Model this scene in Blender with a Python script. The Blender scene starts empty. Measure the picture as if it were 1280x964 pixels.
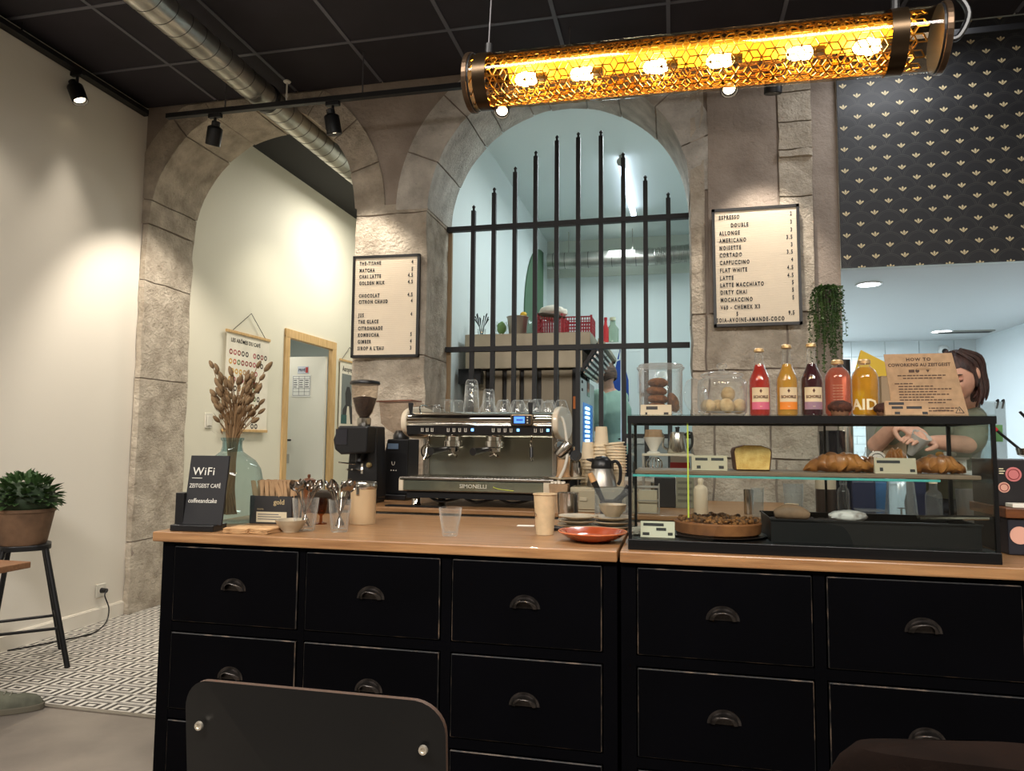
import bpy, bmesh, math, random
from math import sin, cos, pi, sqrt, radians as R
from mathutils import Matrix, Vector as V, noise
random.seed(7)
C = bpy.context.scene.collection
S = bpy.context.scene

# ------------------------------------------------------------------ camera
EYE = V((0, 0, 1.2)); FPX = 895.0
yaw, pit, rol = R(12.75), R(4.45), R(0.51)
fw = V((-sin(yaw)*cos(pit), cos(yaw)*cos(pit), sin(pit)))
rt0 = V((cos(yaw), sin(yaw), 0)); up0 = rt0.cross(fw)
rt = cos(rol)*rt0 + sin(rol)*up0; up = -sin(rol)*rt0 + cos(rol)*up0
cd = bpy.data.cameras.new('camera'); cam = bpy.data.objects.new('camera', cd); C.objects.link(cam)
cd.sensor_fit = 'HORIZONTAL'; cd.sensor_width = 36; cd.lens = FPX/1280*36; cd.clip_start = .05
mw = Matrix(((rt.x, up.x, -fw.x, EYE.x), (rt.y, up.y, -fw.y, EYE.y), (rt.z, up.z, -fw.z, EYE.z), (0, 0, 0, 1)))
cam.matrix_world = mw
S.camera = cam

def at(px, py, X=None, Y=None, Z=None):
    'real-world point seen at a photo pixel on a known plane (all sizes are metric)'
    d = rt*((px-640)/FPX) - up*((py-482)/FPX) + fw
    t = X/d.x if X is not None else (Y/d.y if Y is not None else (Z-EYE.z)/d.z)
    return EYE + d*t

# ------------------------------------------------------------------ world, lights, exposure
w = bpy.data.worlds.new('world'); S.world = w; w.use_nodes = True
w.node_tree.nodes['Background'].inputs[0].default_value = (.85, .9, 1, 1)
w.node_tree.nodes['Background'].inputs[1].default_value = .03
S.view_settings.view_transform = 'Standard'; S.view_settings.look = 'None'
S.cycles.transparent_max_bounces = 64; S.cycles.max_bounces = 10
S.view_settings.gamma = 1; S.view_settings.exposure = 0.0; S.view_settings.use_curve_mapping = False

def area(name, loc, tgt, sx, sy, watt, col, spread=180):
    l = bpy.data.lights.new(name, 'AREA'); l.shape = 'RECTANGLE'; l.size = sx; l.size_y = sy; l.energy = watt; l.color = col; l.spread = R(spread)
    o = bpy.data.objects.new(name, l); C.objects.link(o); o.location = loc
    o.rotation_euler = (V(tgt)-V(loc)).to_track_quat('-Z', 'Y').to_euler(); return o
def spot(name, loc, tgt, watt, ang, blend=.5, col=(1, .90, .77), rad=.03):
    l = bpy.data.lights.new(name, 'SPOT'); l.energy = watt; l.spot_size = R(ang); l.spot_blend = blend; l.color = col; l.shadow_soft_size = rad
    o = bpy.data.objects.new(name, l); C.objects.link(o); o.location = loc
    o.rotation_euler = (V(tgt)-V(loc)).to_track_quat('-Z', 'Y').to_euler(); return o
WARM = (1, .83, .62); COOL = (.84, .95, .97)
# unseen room fill added under the ceiling behind the camera, kitchen tubes, hallway spot
area('dining_fill_light', (-1.6, -.6, 3.4), (-1.6, 1.2, 0), 2.2, .6, 94, (1, .95, .89), 128)
area('dining_fill_light', (1.2, -.8, 3.4), (1.0, 1.2, 0), 2.2, .6, 86, (1, .95, .89), 128)
area('kitchen_tube_light', (-.2, 5.7, 3.55), (-.2, 5.7, 0), .3, 1.6, 36, COOL)
area('kitchen_back_light', (-.6, 8.0, 3.55), (-.6, 8.0, 0), .3, 1.2, 18, COOL)
area('prep_room_light', (1.9, 5.6, 2.17), (1.9, 5.6, 0), .6, .6, 34, (.86, .95, 1))
area('prep_room_light', (1.35, 6.9, 2.17), (1.35, 6.9, 0), .5, .5, 20, (.86, .95, 1))
area('staff_aisle_light', (1.25, 3.75, 3.45), (1.25, 3.6, 0), .4, .4, 12, (.95, .97, 1))
spot('hall_spot_light', (-2.85, 5.75, 3.6), (-3.62, 5.95, 1.0), 46, 80, .9, (1, .92, .76), .06)
area('hall_lamp_light', (-2.8, 6.8, 3.7), (-2.8, 6.8, 0), .5, .5, 46, (1, .95, .85))

area('back_room_fill', (-4.2, 6.6, 2.45), (-4.2, 6.6, 0), .4, .4, 7, (1, .95, .85))  # added fill, lightens the dark gap above the open door leaf

# ------------------------------------------------------------------ materials
def lin(c):
    return tuple((x/12.92 if x <= .04045 else ((x+.055)/1.055)**2.4) for x in c)
def rgb(r, g, b): return lin((r/255, g/255, b/255))
_m = {}
def mat(name, col=(128, 128, 128), rough=.5, metal=0, var=0, vs=6, st=(1, 1, 1), bump=0, bs=40, spec=.5, coat=0, trans=0, emit=0, ecol=None, col2=None, lo=.35, hi=.65, detail=6, dist=0, sheen=0, alpha=1):
    'procedural principled material; col / col2 in 0-255 sRGB'
    if name in _m: return _m[name]
    m = bpy.data.materials.new(name); m.use_nodes = True; n = m.node_tree.nodes; L = m.node_tree.links
    p = n['Principled BSDF']
    p.inputs['Base Color'].default_value = (*rgb(*col), 1); p.inputs['Roughness'].default_value = rough; p.inputs['Metallic'].default_value = metal
    p.inputs['Specular IOR Level'].default_value = spec; p.inputs['Coat Weight'].default_value = coat
    p.inputs['Transmission Weight'].default_value = trans
    if sheen: p.inputs['Sheen Weight'].default_value = sheen
    if emit:
        p.inputs['Emission Color'].default_value = (*rgb(*(ecol or col)), 1); p.inputs['Emission Strength'].default_value = emit
    if var or col2 or bump:
        tc = n.new('ShaderNodeTexCoord'); mp = n.new('ShaderNodeMapping'); mp.inputs['Scale'].default_value = st
        L.new(tc.outputs['Object'], mp.inputs['Vector'])
    if var or col2:
        nz = n.new('ShaderNodeTexNoise'); nz.inputs['Scale'].default_value = vs; nz.inputs['Detail'].default_value = detail; nz.inputs['Distortion'].default_value = dist
        L.new(mp.outputs[0], nz.inputs['Vector'])
        cr = n.new('ShaderNodeValToRGB'); e = cr.color_ramp.elements
        e[0].position = lo; e[1].position = hi
        c2 = col2 or tuple(min(255, c*(1+var)) for c in col); c1 = col if col2 else tuple(c*(1-var) for c in col)
        e[0].color = (*rgb(*c1), 1); e[1].color = (*rgb(*c2), 1)
        L.new(nz.outputs['Fac'], cr.inputs[0]); L.new(cr.outputs[0], p.inputs['Base Color'])
    if bump:
        nb = n.new('ShaderNodeTexNoise'); nb.inputs['Scale'].default_value = bs; nb.inputs['Detail'].default_value = 8; nb.inputs['Roughness'].default_value = .65
        L.new(mp.outputs[0], nb.inputs['Vector'])
        b = n.new('ShaderNodeBump'); b.inputs['Strength'].default_value = min(1, bump); b.inputs['Distance'].default_value = .02*max(1, bump)
        L.new(nb.outputs['Fac'], b.inputs['Height']); L.new(b.outputs[0], p.inputs['Normal'])
    _m[name] = m; return m
def glassy(name, tint=(255, 255, 255), rough=.02, gl=.5, body=None, bfac=0, edge=0, white=0):
    'thin glass: tinted transparency, gloss rising towards grazing angles, optionally a part diffuse / translucent body'
    if name in _m: return _m[name]
    m = bpy.data.materials.new(name); m.use_nodes = True; n = m.node_tree.nodes; L = m.node_tree.links
    n.remove(n['Principled BSDF']); out = n['Material Output']
    lw = n.new('ShaderNodeLayerWeight'); lw.inputs[0].default_value = .5
    def pw(e, k, c):
        a = n.new('ShaderNodeMath'); a.operation = 'POWER'; L.new(lw.outputs['Facing'], a.inputs[0]); a.inputs[1].default_value = e
        b = n.new('ShaderNodeMath'); b.operation = 'MULTIPLY_ADD'; L.new(a.outputs[0], b.inputs[0]); b.inputs[1].default_value = k; b.inputs[2].default_value = c; b.use_clamp = True
        return b.outputs[0]
    def mx(f, a, b):
        k = n.new('ShaderNodeMixShader')
        if isinstance(f, (int, float)): k.inputs[0].default_value = f
        else: L.new(f, k.inputs[0])
        L.new(a.outputs[0], k.inputs[1]); L.new(b.outputs[0], k.inputs[2]); return k
    t = n.new('ShaderNodeBsdfTransparent'); t.inputs[0].default_value = (*rgb(*tint), 1)
    g = n.new('ShaderNodeBsdfGlossy'); g.inputs['Roughness'].default_value = rough
    base = t
    if edge:
        t2 = n.new('ShaderNodeBsdfTransparent'); t2.inputs[0].default_value = (*[c*(1-edge) for c in rgb(*tint)], 1)
        base = mx(pw(3, 1, 0), t, t2)
    if bfac or white:
        c = (*rgb(*(body or (235, 238, 236))), 1)
        d = n.new('ShaderNodeBsdfDiffuse'); d.inputs[0].default_value = c
        tl = n.new('ShaderNodeBsdfTranslucent'); tl.inputs[0].default_value = c
        base = mx(pw(2.5, white, bfac), base, mx(.55, d, tl))  # white rises towards the rim, standing in for bright backlit outlines
    o = mx(pw(4, gl, .035), base, g)
    L.new(o.outputs[0], out.inputs[0]); _m[name] = m; return m
def emis(name, col, st):
    return mat(name, (20, 20, 20), emit=st, ecol=col)

GLASS = glassy('clear_glass', (253, 254, 254), edge=.16, body=(240, 242, 240), bfac=.035, white=.55)
PANE = glassy('showcase_glass', (246, 250, 249), rough=.01, gl=.35)
GREENGLASS = glassy('green_glass', (226, 238, 239), edge=.14, body=(150, 180, 184), bfac=.03, white=.28)
PLASTIC = glassy('clear_plastic', (244, 246, 246), rough=.15, body=(214, 218, 218), bfac=.10, white=.25)
BLACK = mat('black_paint', (3, 3, 5), .55, spec=.04, var=.2, vs=3)
BLKMET = mat('black_metal', (16, 16, 18), .45, spec=.4)
BLKPL = mat('black_plastic', (20, 20, 22), .35)
STEEL = mat('steel', (190, 186, 178), .22, 1)
BRUSH = mat('brushed_steel', (176, 172, 165), .38, 1, bump=.05, bs=30, st=(1, 1, 40))
CHROME = mat('chrome', (225, 222, 215), .07, 1)
WHITE = mat('white_wall_paint', (226, 220, 208), .75, bump=.05, bs=120)
WHITEK = mat('white_kitchen_paint', (222, 230, 228), .6, bump=.03, bs=80)
OAK = mat('oak_counter', (130, 92, 58), .42, col2=(168, 126, 84), vs=5, st=(1, 14, 14), lo=.3, hi=.7, bump=.06, bs=16, coat=.15)
PINE = mat('pale_pine', (196, 158, 104), .5, col2=(216, 182, 130), vs=6, st=(12, 12, 1))
STONE = mat('stone_block', (164, 152, 136), .92, col2=(212, 201, 184), vs=9, lo=.3, hi=.7, bump=1.2, bs=42, detail=9, spec=.2)
STONEB = mat('stone_block_dark', (166, 160, 151), .92, col2=(214, 208, 198), vs=8, lo=.3, hi=.7, bump=1.1, bs=46, detail=9, spec=.2)
PLASTER = mat('grey_render', (136, 124, 114), .9, col2=(172, 159, 147), vs=4, lo=.3, hi=.75, bump=.55, bs=30, detail=8, spec=.2)
MORTAR = mat('mortar', (84, 74, 64), .95, var=.2, vs=20, bump=.7, bs=50, spec=.1)
KRAFT = mat('kraft_card', (168, 138, 106), .8, var=.06, vs=40)
KRAFTL = mat('pale_kraft_cup', (192, 168, 132), .7, var=.04, vs=30)
CREAM = mat('cream_card', (180, 168, 144), .7, var=.03)
CERAM = mat('grey_stoneware', (166, 152, 128), .4, var=.1, vs=14, coat=.2)
INK = mat('black_ink', (18, 16, 16), .6)
WOODD = mat('dark_wood', (92, 52, 28), .4, col2=(128, 76, 40), vs=8, st=(1, 1, 6))

# ------------------------------------------------------------------ mesh builder
class B:
    def __init__(s): s.v = []; s.f = []; s.M = Matrix()
    def add(s, vs, fs):
        k = len(s.v); s.v += [tuple(s.M @ V(p)) for p in vs]; s.f += [tuple(i+k for i in f) for f in fs]; return s
    def box(s, c, d, rz=0, rx=0, ry=0):
        m = Matrix.Translation(c) @ Matrix.Rotation(rz, 4, 'Z') @ Matrix.Rotation(ry, 4, 'Y') @ Matrix.Rotation(rx, 4, 'X')
        x, y, z = d[0]/2, d[1]/2, d[2]/2
        vs = [m @ V(p) for p in ((-x, -y, -z), (x, -y, -z), (x, y, -z), (-x, y, -z), (-x, -y, z), (x, -y, z), (x, y, z), (-x, y, z))]
        return s.add(vs, [(3, 2, 1, 0), (4, 5, 6, 7), (0, 1, 5, 4), (1, 2, 6, 5), (2, 3, 7, 6), (3, 0, 4, 7)])
    def bx(s, a, b):
        return s.box([(p+q)/2 for p, q in zip(a, b)], [abs(q-p) for p, q in zip(a, b)])
    def lathe(s, prof, n=24, c=(0, 0, 0), mod=None, cap=True):
        vs = []; fs = []; c = V(c)
        for r, z in prof:
            for k in range(n):
                a = 2*pi*k/n; rr = r*(mod(a, z) if mod else 1)
                vs.append(c+V((rr*cos(a), rr*sin(a), z)))
        for i in range(len(prof)-1):
            for k in range(n):
                k2 = (k+1) % n
                fs.append((i*n+k, i*n+k2, (i+1)*n+k2, (i+1)*n+k))
        if cap:
            if prof[0][0] > 1e-6: fs.append(tuple(range(n-1, -1, -1)))
            if prof[-1][0] > 1e-6: fs.append(tuple((len(prof)-1)*n+k for k in range(n)))
        return s.add(vs, fs)
    def tube(s, pts, r, n=8, closed=False, cap=True, flat=None):
        pts = [V(p) for p in pts]; N = len(pts); vs = []; fs = []
        rs = r if isinstance(r, (list, tuple)) else [r]*N
        u = None
        for i, p in enumerate(pts):
            t = (pts[(i+1) % N]-pts[i-1]) if closed else (pts[min(i+1, N-1)]-pts[max(i-1, 0)])
            t = t.normalized() if t.length > 1e-9 else V((0, 0, 1))
            if u is None:
                u = t.cross(V((0, 0, 1)));
                if u.length < 1e-3: u = t.cross(V((1, 0, 0)))
            u = (u-t*u.dot(t)).normalized(); w_ = t.cross(u)
            for k in range(n):
                a = 2*pi*(k+.5)/n
                vs.append(p+(u*cos(a)+w_*sin(a)*(flat or 1))*rs[i])
        M_ = N if closed else N-1
        for i in range(M_):
            j = (i+1) % N
            for k in range(n):
                k2 = (k+1) % n; fs.append((i*n+k, i*n+k2, j*n+k2, j*n+k))
        if cap and not closed:
            fs.append(tuple(range(n-1, -1, -1))); fs.append(tuple((N-1)*n+k for k in range(n)))
        return s.add(vs, fs)
    def cyl(s, a, b, r0, r1=None, n=16): return s.tube([a, b], [r0, r0 if r1 is None else r1], n)
    def ball(s, c, r, nu=16, nv=10, f=None):
        if not isinstance(r, (tuple, list)): r = (r, r, r)
        c = V(c); vs = [c+V((0, 0, -r[2]))]; fs = []
        for j in range(1, nv):
            b = -pi/2+pi*j/nv
            for k in range(nu):
                a = 2*pi*k/nu; d = V((cos(a)*cos(b), sin(a)*cos(b), sin(b))); q = f(d) if f else 1
                vs.append(c+V((d.x*r[0]*q, d.y*r[1]*q, d.z*r[2]*q)))
        vs.append(c+V((0, 0, r[2]*(f(V((0, 0, 1))) if f else 1)))); T = len(vs)-1
        for k in range(nu):
            k2 = (k+1) % nu
            fs.append((0, 1+k2, 1+k)); fs.append((T, 1+(nv-2)*nu+k, 1+(nv-2)*nu+k2))
            for j in range(nv-2): fs.append((1+j*nu+k, 1+j*nu+k2, 1+(j+1)*nu+k2, 1+(j+1)*nu+k))
        return s.add(vs, fs)
    def prism(s, out, y0, y1, ax='Y'):
        'extrude a 2D outline (a,b) along an axis: Y -> (a,y,b), Z -> (a,b,z), X -> (x,a,b)'
        g = {'Y': lambda a, b, t: (a, t, b), 'Z': lambda a, b, t: (a, b, t), 'X': lambda a, b, t: (t, a, b)}[ax]
        n = len(out); vs = [g(a, b, y0) for a, b in out]+[g(a, b, y1) for a, b in out]
        fs = [tuple(range(n)), tuple(range(2*n-1, n-1, -1))]+[(i, i+n, (i+1) % n+n, (i+1) % n) for i in range(n)]
        return s.add(vs, fs)
    def grid(s, fn, nu, nv, closed_u=False):
        vs = [fn(i/(nu if closed_u else nu-1), j/(nv-1)) for j in range(nv) for i in range(nu)]
        fs = []
        for j in range(nv-1):
            for i in range(nu if closed_u else nu-1):
                i2 = (i+1) % nu; fs.append((j*nu+i, j*nu+i2, (j+1)*nu+i2, (j+1)*nu+i))
        return s.add(vs, fs)
def mesh(name, b, m, smooth=False, fix=True):
    me = bpy.data.meshes.new(name); me.from_pydata(b.v, [], b.f)
    if fix:
        bm = bmesh.new(); bm.from_mesh(me); bmesh.ops.recalc_face_normals(bm, faces=bm.faces); bm.to_mesh(me); bm.free()
    for x in (m if isinstance(m, (list, tuple)) else [m]): me.materials.append(x)
    if smooth:
        me.shade_smooth()
        try: me.set_sharp_from_angle(angle=R(42))
        except Exception: pass
    me.update(); return me
def obj(name, b, m, parent=None, loc=(0, 0, 0), rot=(0, 0, 0), smooth=False, bev=0, bseg=2, bmat=None, sub=0, fix=True):
    me = b if isinstance(b, bpy.types.Mesh) else mesh(name, b, m, smooth, fix)
    o = bpy.data.objects.new(name, me); C.objects.link(o); o.location = loc; o.rotation_euler = rot
    if parent: o.parent = parent
    if bev:
        k = o.modifiers.new('bevel', 'BEVEL'); k.width = bev; k.segments = bseg; k.limit_method = 'ANGLE'; k.angle_limit = R(40)
        if bmat is not None: k.material = bmat
    if sub:
        k = o.modifiers.new('sub', 'SUBSURF'); k.levels = sub; k.render_levels = sub
    return o
def tag(o, label, cat, group=None, kind=None):
    if label: o['label'] = label
    if cat: o['category'] = cat
    if group: o['group'] = group
    if kind: o['kind'] = kind
    return o
def thing(name, label, cat, loc=(0, 0, 0), rz=0, group=None, rot=None):
    o = bpy.data.objects.new(name, None); C.objects.link(o); o.empty_display_size = .05
    o.location = loc; o.rotation_euler = rot or (0, 0, rz); return tag(o, label, cat, group)
def struct(name, b, m, parent=None, **k):
    o = obj(name, b, m, parent, **k)
    if not parent: o['kind'] = 'structure'
    return o
def dup(root, loc=None, rz=None, label=None, group=None, sc=None):
    def cp(o, par):
        c = o.copy(); C.objects.link(c)
        if par: c.parent = par
        for ch in o.children: cp(ch, c)
        return c
    r = cp(root, root.parent)
    if loc is not None: r.location = loc
    if rz is not None: r.rotation_euler = (0, 0, rz)
    if label: r['label'] = label
    if group: r['group'] = group
    if sc: r.scale = sc if isinstance(sc, tuple) else (sc, sc, sc)
    return r
def text(body, size, parent, loc, rot=(pi/2, 0, 0), m=None, sx=1, al='LEFT', sp=1, name='lettering', ext=.0004, bold=0, shear=0):
    cu = bpy.data.curves.new(name, 'FONT'); cu.body = body; cu.size = size; cu.align_x = al; cu.space_character = sp; cu.extrude = ext; cu.offset = bold; cu.shear = shear
    cu.resolution_u = 2
    t = bpy.data.objects.new(name, cu); me = bpy.data.meshes.new_from_object(t); bpy.data.objects.remove(t)
    me.name = name; me.materials.clear(); me.materials.append(m or INK)
    o = bpy.data.objects.new(name, me); C.objects.link(o); o.location = loc; o.rotation_euler = rot; o.scale = (sx, 1, 1)
    if parent: o.parent = parent
    return o

# ================================================================== SETTING
YW = 4.28; YB = 4.78; ZC = 3.56; XL = -3.68
def math_tree(m):
    n = m.node_tree.nodes; L = m.node_tree.links
    def mth(op, a, b=None, c=None):
        k = n.new('ShaderNodeMath'); k.operation = op
        for i, x in enumerate((a, b, c)):
            if x is None: continue
            if isinstance(x, (int, float)): k.inputs[i].default_value = x
            else: L.new(x, k.inputs[i])
        return k.outputs[0]
    return n, L, mth
def mixc(n, L, f, a, b):
    k = n.new('ShaderNodeMix'); k.data_type = 'RGBA'
    L.new(f, k.inputs[0])
    for i, x in ((6, a), (7, b)):
        if isinstance(x, tuple): k.inputs[i].default_value = (*x, 1)
        else: L.new(x, k.inputs[i])
    return k.outputs[2]
def wallpaper_mat():
    m = mat('fan_wallpaper', (34, 35, 38), .55); n, L, mth = math_tree(m)
    tc = n.new('ShaderNodeTexCoord'); sp = n.new('ShaderNodeSeparateXYZ'); L.new(tc.outputs['Object'], sp.inputs[0])
    W_, H_ = .148, .0625; Rr = W_/2
    x, z = sp.outputs[0], sp.outputs[2]
    row = mth('FLOOR', mth('DIVIDE', z, H_))
    def cell(rw):
        off = mth('MULTIPLY', mth('FLOORED_MODULO', rw, 2), .5)
        u = mth('ADD', mth('DIVIDE', x, W_), off)
        dx = mth('MULTIPLY', mth('SUBTRACT', mth('FRACT', u), .5), W_)
        dz = mth('SUBTRACT', z, mth('MULTIPLY', rw, H_))
        d = mth('SQRT', mth('ADD', mth('MULTIPLY', dx, dx), mth('MULTIPLY', dz, dz)))
        return dx, dz, d
    dx, dz, d0 = cell(row)
    rm = mth('SUBTRACT', row, 1); _, _, d1 = cell(rm)
    low = mth('LESS_THAN', d1, Rr)                       # the lower fan lies over the upper one
    d = mth('ADD', mth('MULTIPLY', low, d1), mth('MULTIPLY', mth('SUBTRACT', 1, low), d0))
    def ring(r, wd): return mth('LESS_THAN', mth('ABSOLUTE', mth('SUBTRACT', d, r)), wd)
    arcs = mth('MAXIMUM', ring(Rr*.97, .0012), ring(Rr*.86, .0008))
    col = mixc(n, L, mth('MULTIPLY', arcs, .55), rgb(29, 30, 34), rgb(84, 82, 78))
    # petals of the gold flower at the foot of every fan
    rp = cell(mth('FLOOR', mth('DIVIDE', mth('ADD', z, .014), H_)))
    pz = mth('SUBTRACT', rp[1], .0); px_ = rp[0]
    ang = mth('ARCTAN2', px_, mth('ADD', pz, .014))
    rad = mth('SQRT', mth('ADD', mth('MULTIPLY', px_, px_), mth('MULTIPLY', mth('ADD', pz, .014), mth('ADD', pz, .014))))
    pet = mth('ADD', .0245, mth('MULTIPLY', mth('COSINE', mth('MULTIPLY', ang, 9)), .0045))
    fl = mth('MULTIPLY', mth('LESS_THAN', rad, pet), mth('LESS_THAN', mth('ABSOLUTE', ang), .88))
    vein = mth('GREATER_THAN', mth('COSINE', mth('MULTIPLY', ang, 9)), -.8)
    col = mixc(n, L, mth('MULTIPLY', fl, vein), col, rgb(206, 190, 150))
    L.new(col, n['Principled BSDF'].inputs['Base Color']); return m
def tile_mat():
    m = mat('cement_tile', (220, 214, 204), .55); n, L, mth = math_tree(m)
    tc = n.new('ShaderNodeTexCoord'); sp = n.new('ShaderNodeSeparateXYZ'); L.new(tc.outputs['Object'], sp.inputs[0])
    TX, TY = .172, .105                                   # two rows of nested bars on every tile, the rows in opposite colours
    u = mth('DIVIDE', sp.outputs[0], TX); v0 = mth('DIVIDE', sp.outputs[1], TY)
    v = mth('SUBTRACT', mth('FRACT', v0), .5); row = mth('GREATER_THAN', v0, 0)
    m2 = mth('MULTIPLY', mth('MAXIMUM', mth('ABSOLUTE', u), mth('ABSOLUTE', v)), 2.0)
    k = mth('FLOOR', mth('MULTIPLY', m2, 4.5))
    f = mth('GREATER_THAN', mth('FLOORED_MODULO', mth('ADD', k, row), 2.0), .5)
    col = mixc(n, L, f, rgb(204, 199, 189), rgb(48, 45, 43))
    nz = n.new('ShaderNodeTexNoise'); nz.inputs['Scale'].default_value = 30; L.new(tc.outputs['Object'], nz.inputs['Vector'])
    col = mixc(n, L, mth('MULTIPLY', nz.outputs['Fac'], .14), col, rgb(150, 140, 128))
    L.new(col, n['Principled BSDF'].inputs['Base Color']); return m
WALLP = wallpaper_mat(); TILE = tile_mat()

# ---- floor
CONC = mat('polished_concrete', (102, 94, 86), .55, col2=(128, 119, 108), vs=2.2, bump=.05, bs=60, detail=9)
b = B(); b.bx((-3.68, -2.5, -.1), (3.2, 2.77, 0)); b.bx((-3.68, 2.77, -.1), (3.2, 9.2, -.006))
fl = struct('floor', b, CONC)
tm = mesh('tile', B().box((0, 0, -.005), (.1714, .2094, .010)), TILE)
for i in range(11):
    for j in range(12):
        x = XL+.08+.172*i; y = 2.775+.105+.21*j
        if x > -1.72: continue
        obj('tile', tm, None, fl, (x, y, 0))
b = B().bx((-3.68, 2.752, 0), (-1.7, 2.782, .006)); struct('trim_1', b, mat('zinc_strip', (170, 165, 158), .4, 1))

# ---- ceiling: dark panels laid in a light grid
CEIL = mat('dark_ceiling_panel', (34, 30, 37), .85, var=.12, vs=3)
BAR = mat('ceiling_grid_bar', (96, 96, 104), .5, .3)
b = B().bx((-3.68, -2.5, ZC+.03), (3.2, 4.8, ZC+.13)); ce = struct('ceiling', b, CEIL)
G = .618; gx = [-2.483+G*k for k in range(-2, 10)]; gy = [3.775-G*k for k in range(-1, 11)]
pm = mesh('ceiling_panel', B().box((0, 0, .012), (G-.012, G-.012, .018)), CEIL)
for x in gx[:-1]:
    for y in gy[:-1]:
        cx, cy = x+G/2, y-G/2
        if cx < -3.7 or cx > 3.2: continue
        x0, x1, y0, y1 = max(x, XL), min(x+G, 3.2), y-G, min(y, YW)
        if abs((x1-x0)-G) < .01 and abs((y1-y0)-G) < .01: obj('ceiling_panel', pm, None, ce, (cx, cy, ZC))
        else: obj('ceiling_panel', B().bx((x0+.006, y0+.006, ZC+.003), (x1-.006, y1-.006, ZC+.021)), CEIL, ce)
for x in gx:
    if -3.66 < x < 3.2: obj('main_bar', B().box((x, .9, ZC+.004), (.022, 6.7, .012)), BAR, ce)
for y in gy:
    if y < YW: obj('cross_bar', B().box((-.24, y, ZC+.004), (6.85, .022, .011)), BAR, ce)

# ---- plain walls
b = B().bx((XL-.1, -2.5, 0), (XL, YW+.02, ZC+.1)); wl = struct('wall_left', b, WHITE)
b = B().bx((XL, -2.5, 0), (XL+.014, YW, .085)).bx((XL, -2.5, .085), (XL+.008, YW, .092)); struct('baseboard_left', b, mat('white_trim_paint', (228, 222, 210), .5))
struct('wall_right', B().bx((3.2, -2.5, 0), (3.3, YW, ZC+.1)), WHITE)
struct('wall_rear', B().bx((XL, -2.6, 0), (3.2, -2.5, ZC+.1)), mat('rear_wall_paint', (190, 180, 166), .8))

# ---- back stone wall: core of rendered masonry with two arches, dressed blocks as parts
AX, AZ, AR = -2.83, 2.72, .795      # left archway
WX, WZ, WR = -.715, 2.69, .82       # barred window arch
SILL = .98
def arcpts(cx, cz, r, n=28): return [(cx-r*cos(pi*k/n), cz+r*sin(pi*k/n)) for k in range(n+1)]
core = B(); y0, y1 = YW+.012, YB-.004; e = .012
core.bx((XL, y0, 0), (AX-AR-e, y1, ZC+.1))
def overarch(cx, cz, r, xa, xb):
    pts = arcpts(cx, cz, min(r+e, ZC+.03-cz), 28)
    core.prism([(xa, cz)]+pts+[(xb, cz), (xb, ZC+.1), (xa, ZC+.1)], y0, y1)
overarch(AX, AZ, AR, AX-AR-e-.001, AX+AR+e)
core.bx((AX+AR+e, y0, 0), (WX-WR-e, y1, ZC+.1))
overarch(WX, WZ, WR, WX-WR-e, WX+WR+e)
core.bx((WX-WR-e, y0, 0), (WX+WR+e, y1, SILL-.012))
core.bx((WX+WR+e, y0, 0), (.79, y1, ZC+.1))
core.bx((.78, YW+.05, 0), (.935, y1, ZC+.1))
wb = struct('wall_back', core, PLASTER)
def rough(p, a, s=9.0):
    p = V(p); return p + V((noise.noise(p*s), noise.noise(p*s+V((9, 3, 1))), noise.noise(p*s+V((4, 7, 5)))))*a
def stone(xa, xb, za, zb, ya=YW, yb=YB, nx=4, nz=4, ny=4, amp=.009, m=None, gap=.004, name='stone_block'):
    'a dressed block: box grid whose faces are nudged by noise, edges kept'
    xa += gap; xb -= gap; za += gap; zb -= gap
    q = B(); seen = {}; vs = []; fs = []
    def vid(i, j, k):
        if (i, j, k) not in seen:
            p = (xa+(xb-xa)*i/nx, ya+(yb-ya)*j/ny, za+(zb-za)*k/nz)
            vs.append(rough(p, amp)); seen[(i, j, k)] = len(vs)-1
        return seen[(i, j, k)]
    for i in range(nx):
        for k in range(nz):
            for j in (0, ny): fs.append((vid(i, j, k), vid(i+1, j, k), vid(i+1, j, k+1), vid(i, j, k+1)))
    for j in range(ny):
        for k in range(nz):
            for i in (0, nx): fs.append((vid(i, j, k), vid(i, j+1, k), vid(i, j+1, k+1), vid(i, j, k+1)))
        for i in range(nx):
            for k in (0, nz): fs.append((vid(i, j, k), vid(i+1, j, k), vid(i+1, j+1, k), vid(i, j+1, k)))
    q.v = [tuple(v) for v in vs]; q.f = fs
    return obj(name, q, m or STONE, wb, smooth=True)
def voussoirs(cx, cz, r, edges, dep=.26, m=None):
    for a0, a1 in zip(edges[:-1], edges[1:]):
        g = .004/r; n = 6; ny = 3; jr = random.uniform(-.006, .004)
        def fn(j, k):            # k along arc, j: 0 inner front .. ring around the section
            a = a0+g+(a1-a0-2*g)*k
            o = [(r+jr, YW), (r+jr, YW+.17), (r+jr, YW+.34), (r+jr, YB), (r+dep, YB), (r+dep, YW)][j]
            z = min(cz+o[0]*sin(a), ZC-.002); 
            return rough((cx-o[0]*cos(a), o[1], z), .007 if j < 4 else .001, 7)
        q = B(); ring = 6
        vs = [fn(j, k/n) for k in range(n+1) for j in range(ring)]; fs = []
        for k in range(n):
            for j in range(ring):
                j2 = (j+1) % ring; fs.append((k*ring+j, k*ring+j2, (k+1)*ring+j2, (k+1)*ring+j))
        fs += [tuple(range(ring)), tuple(n*ring+j for j in range(ring))]
        q.v = [tuple(v) for v in vs]; q.f = fs
        obj('arch_stone', q, m or STONEB, wb, smooth=True)
D = R
voussoirs(AX, AZ, AR, [D(a) for a in (0, 12, 50, 68, 88, 103, 122, 142, 162, 180)], .20, STONE)
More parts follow.
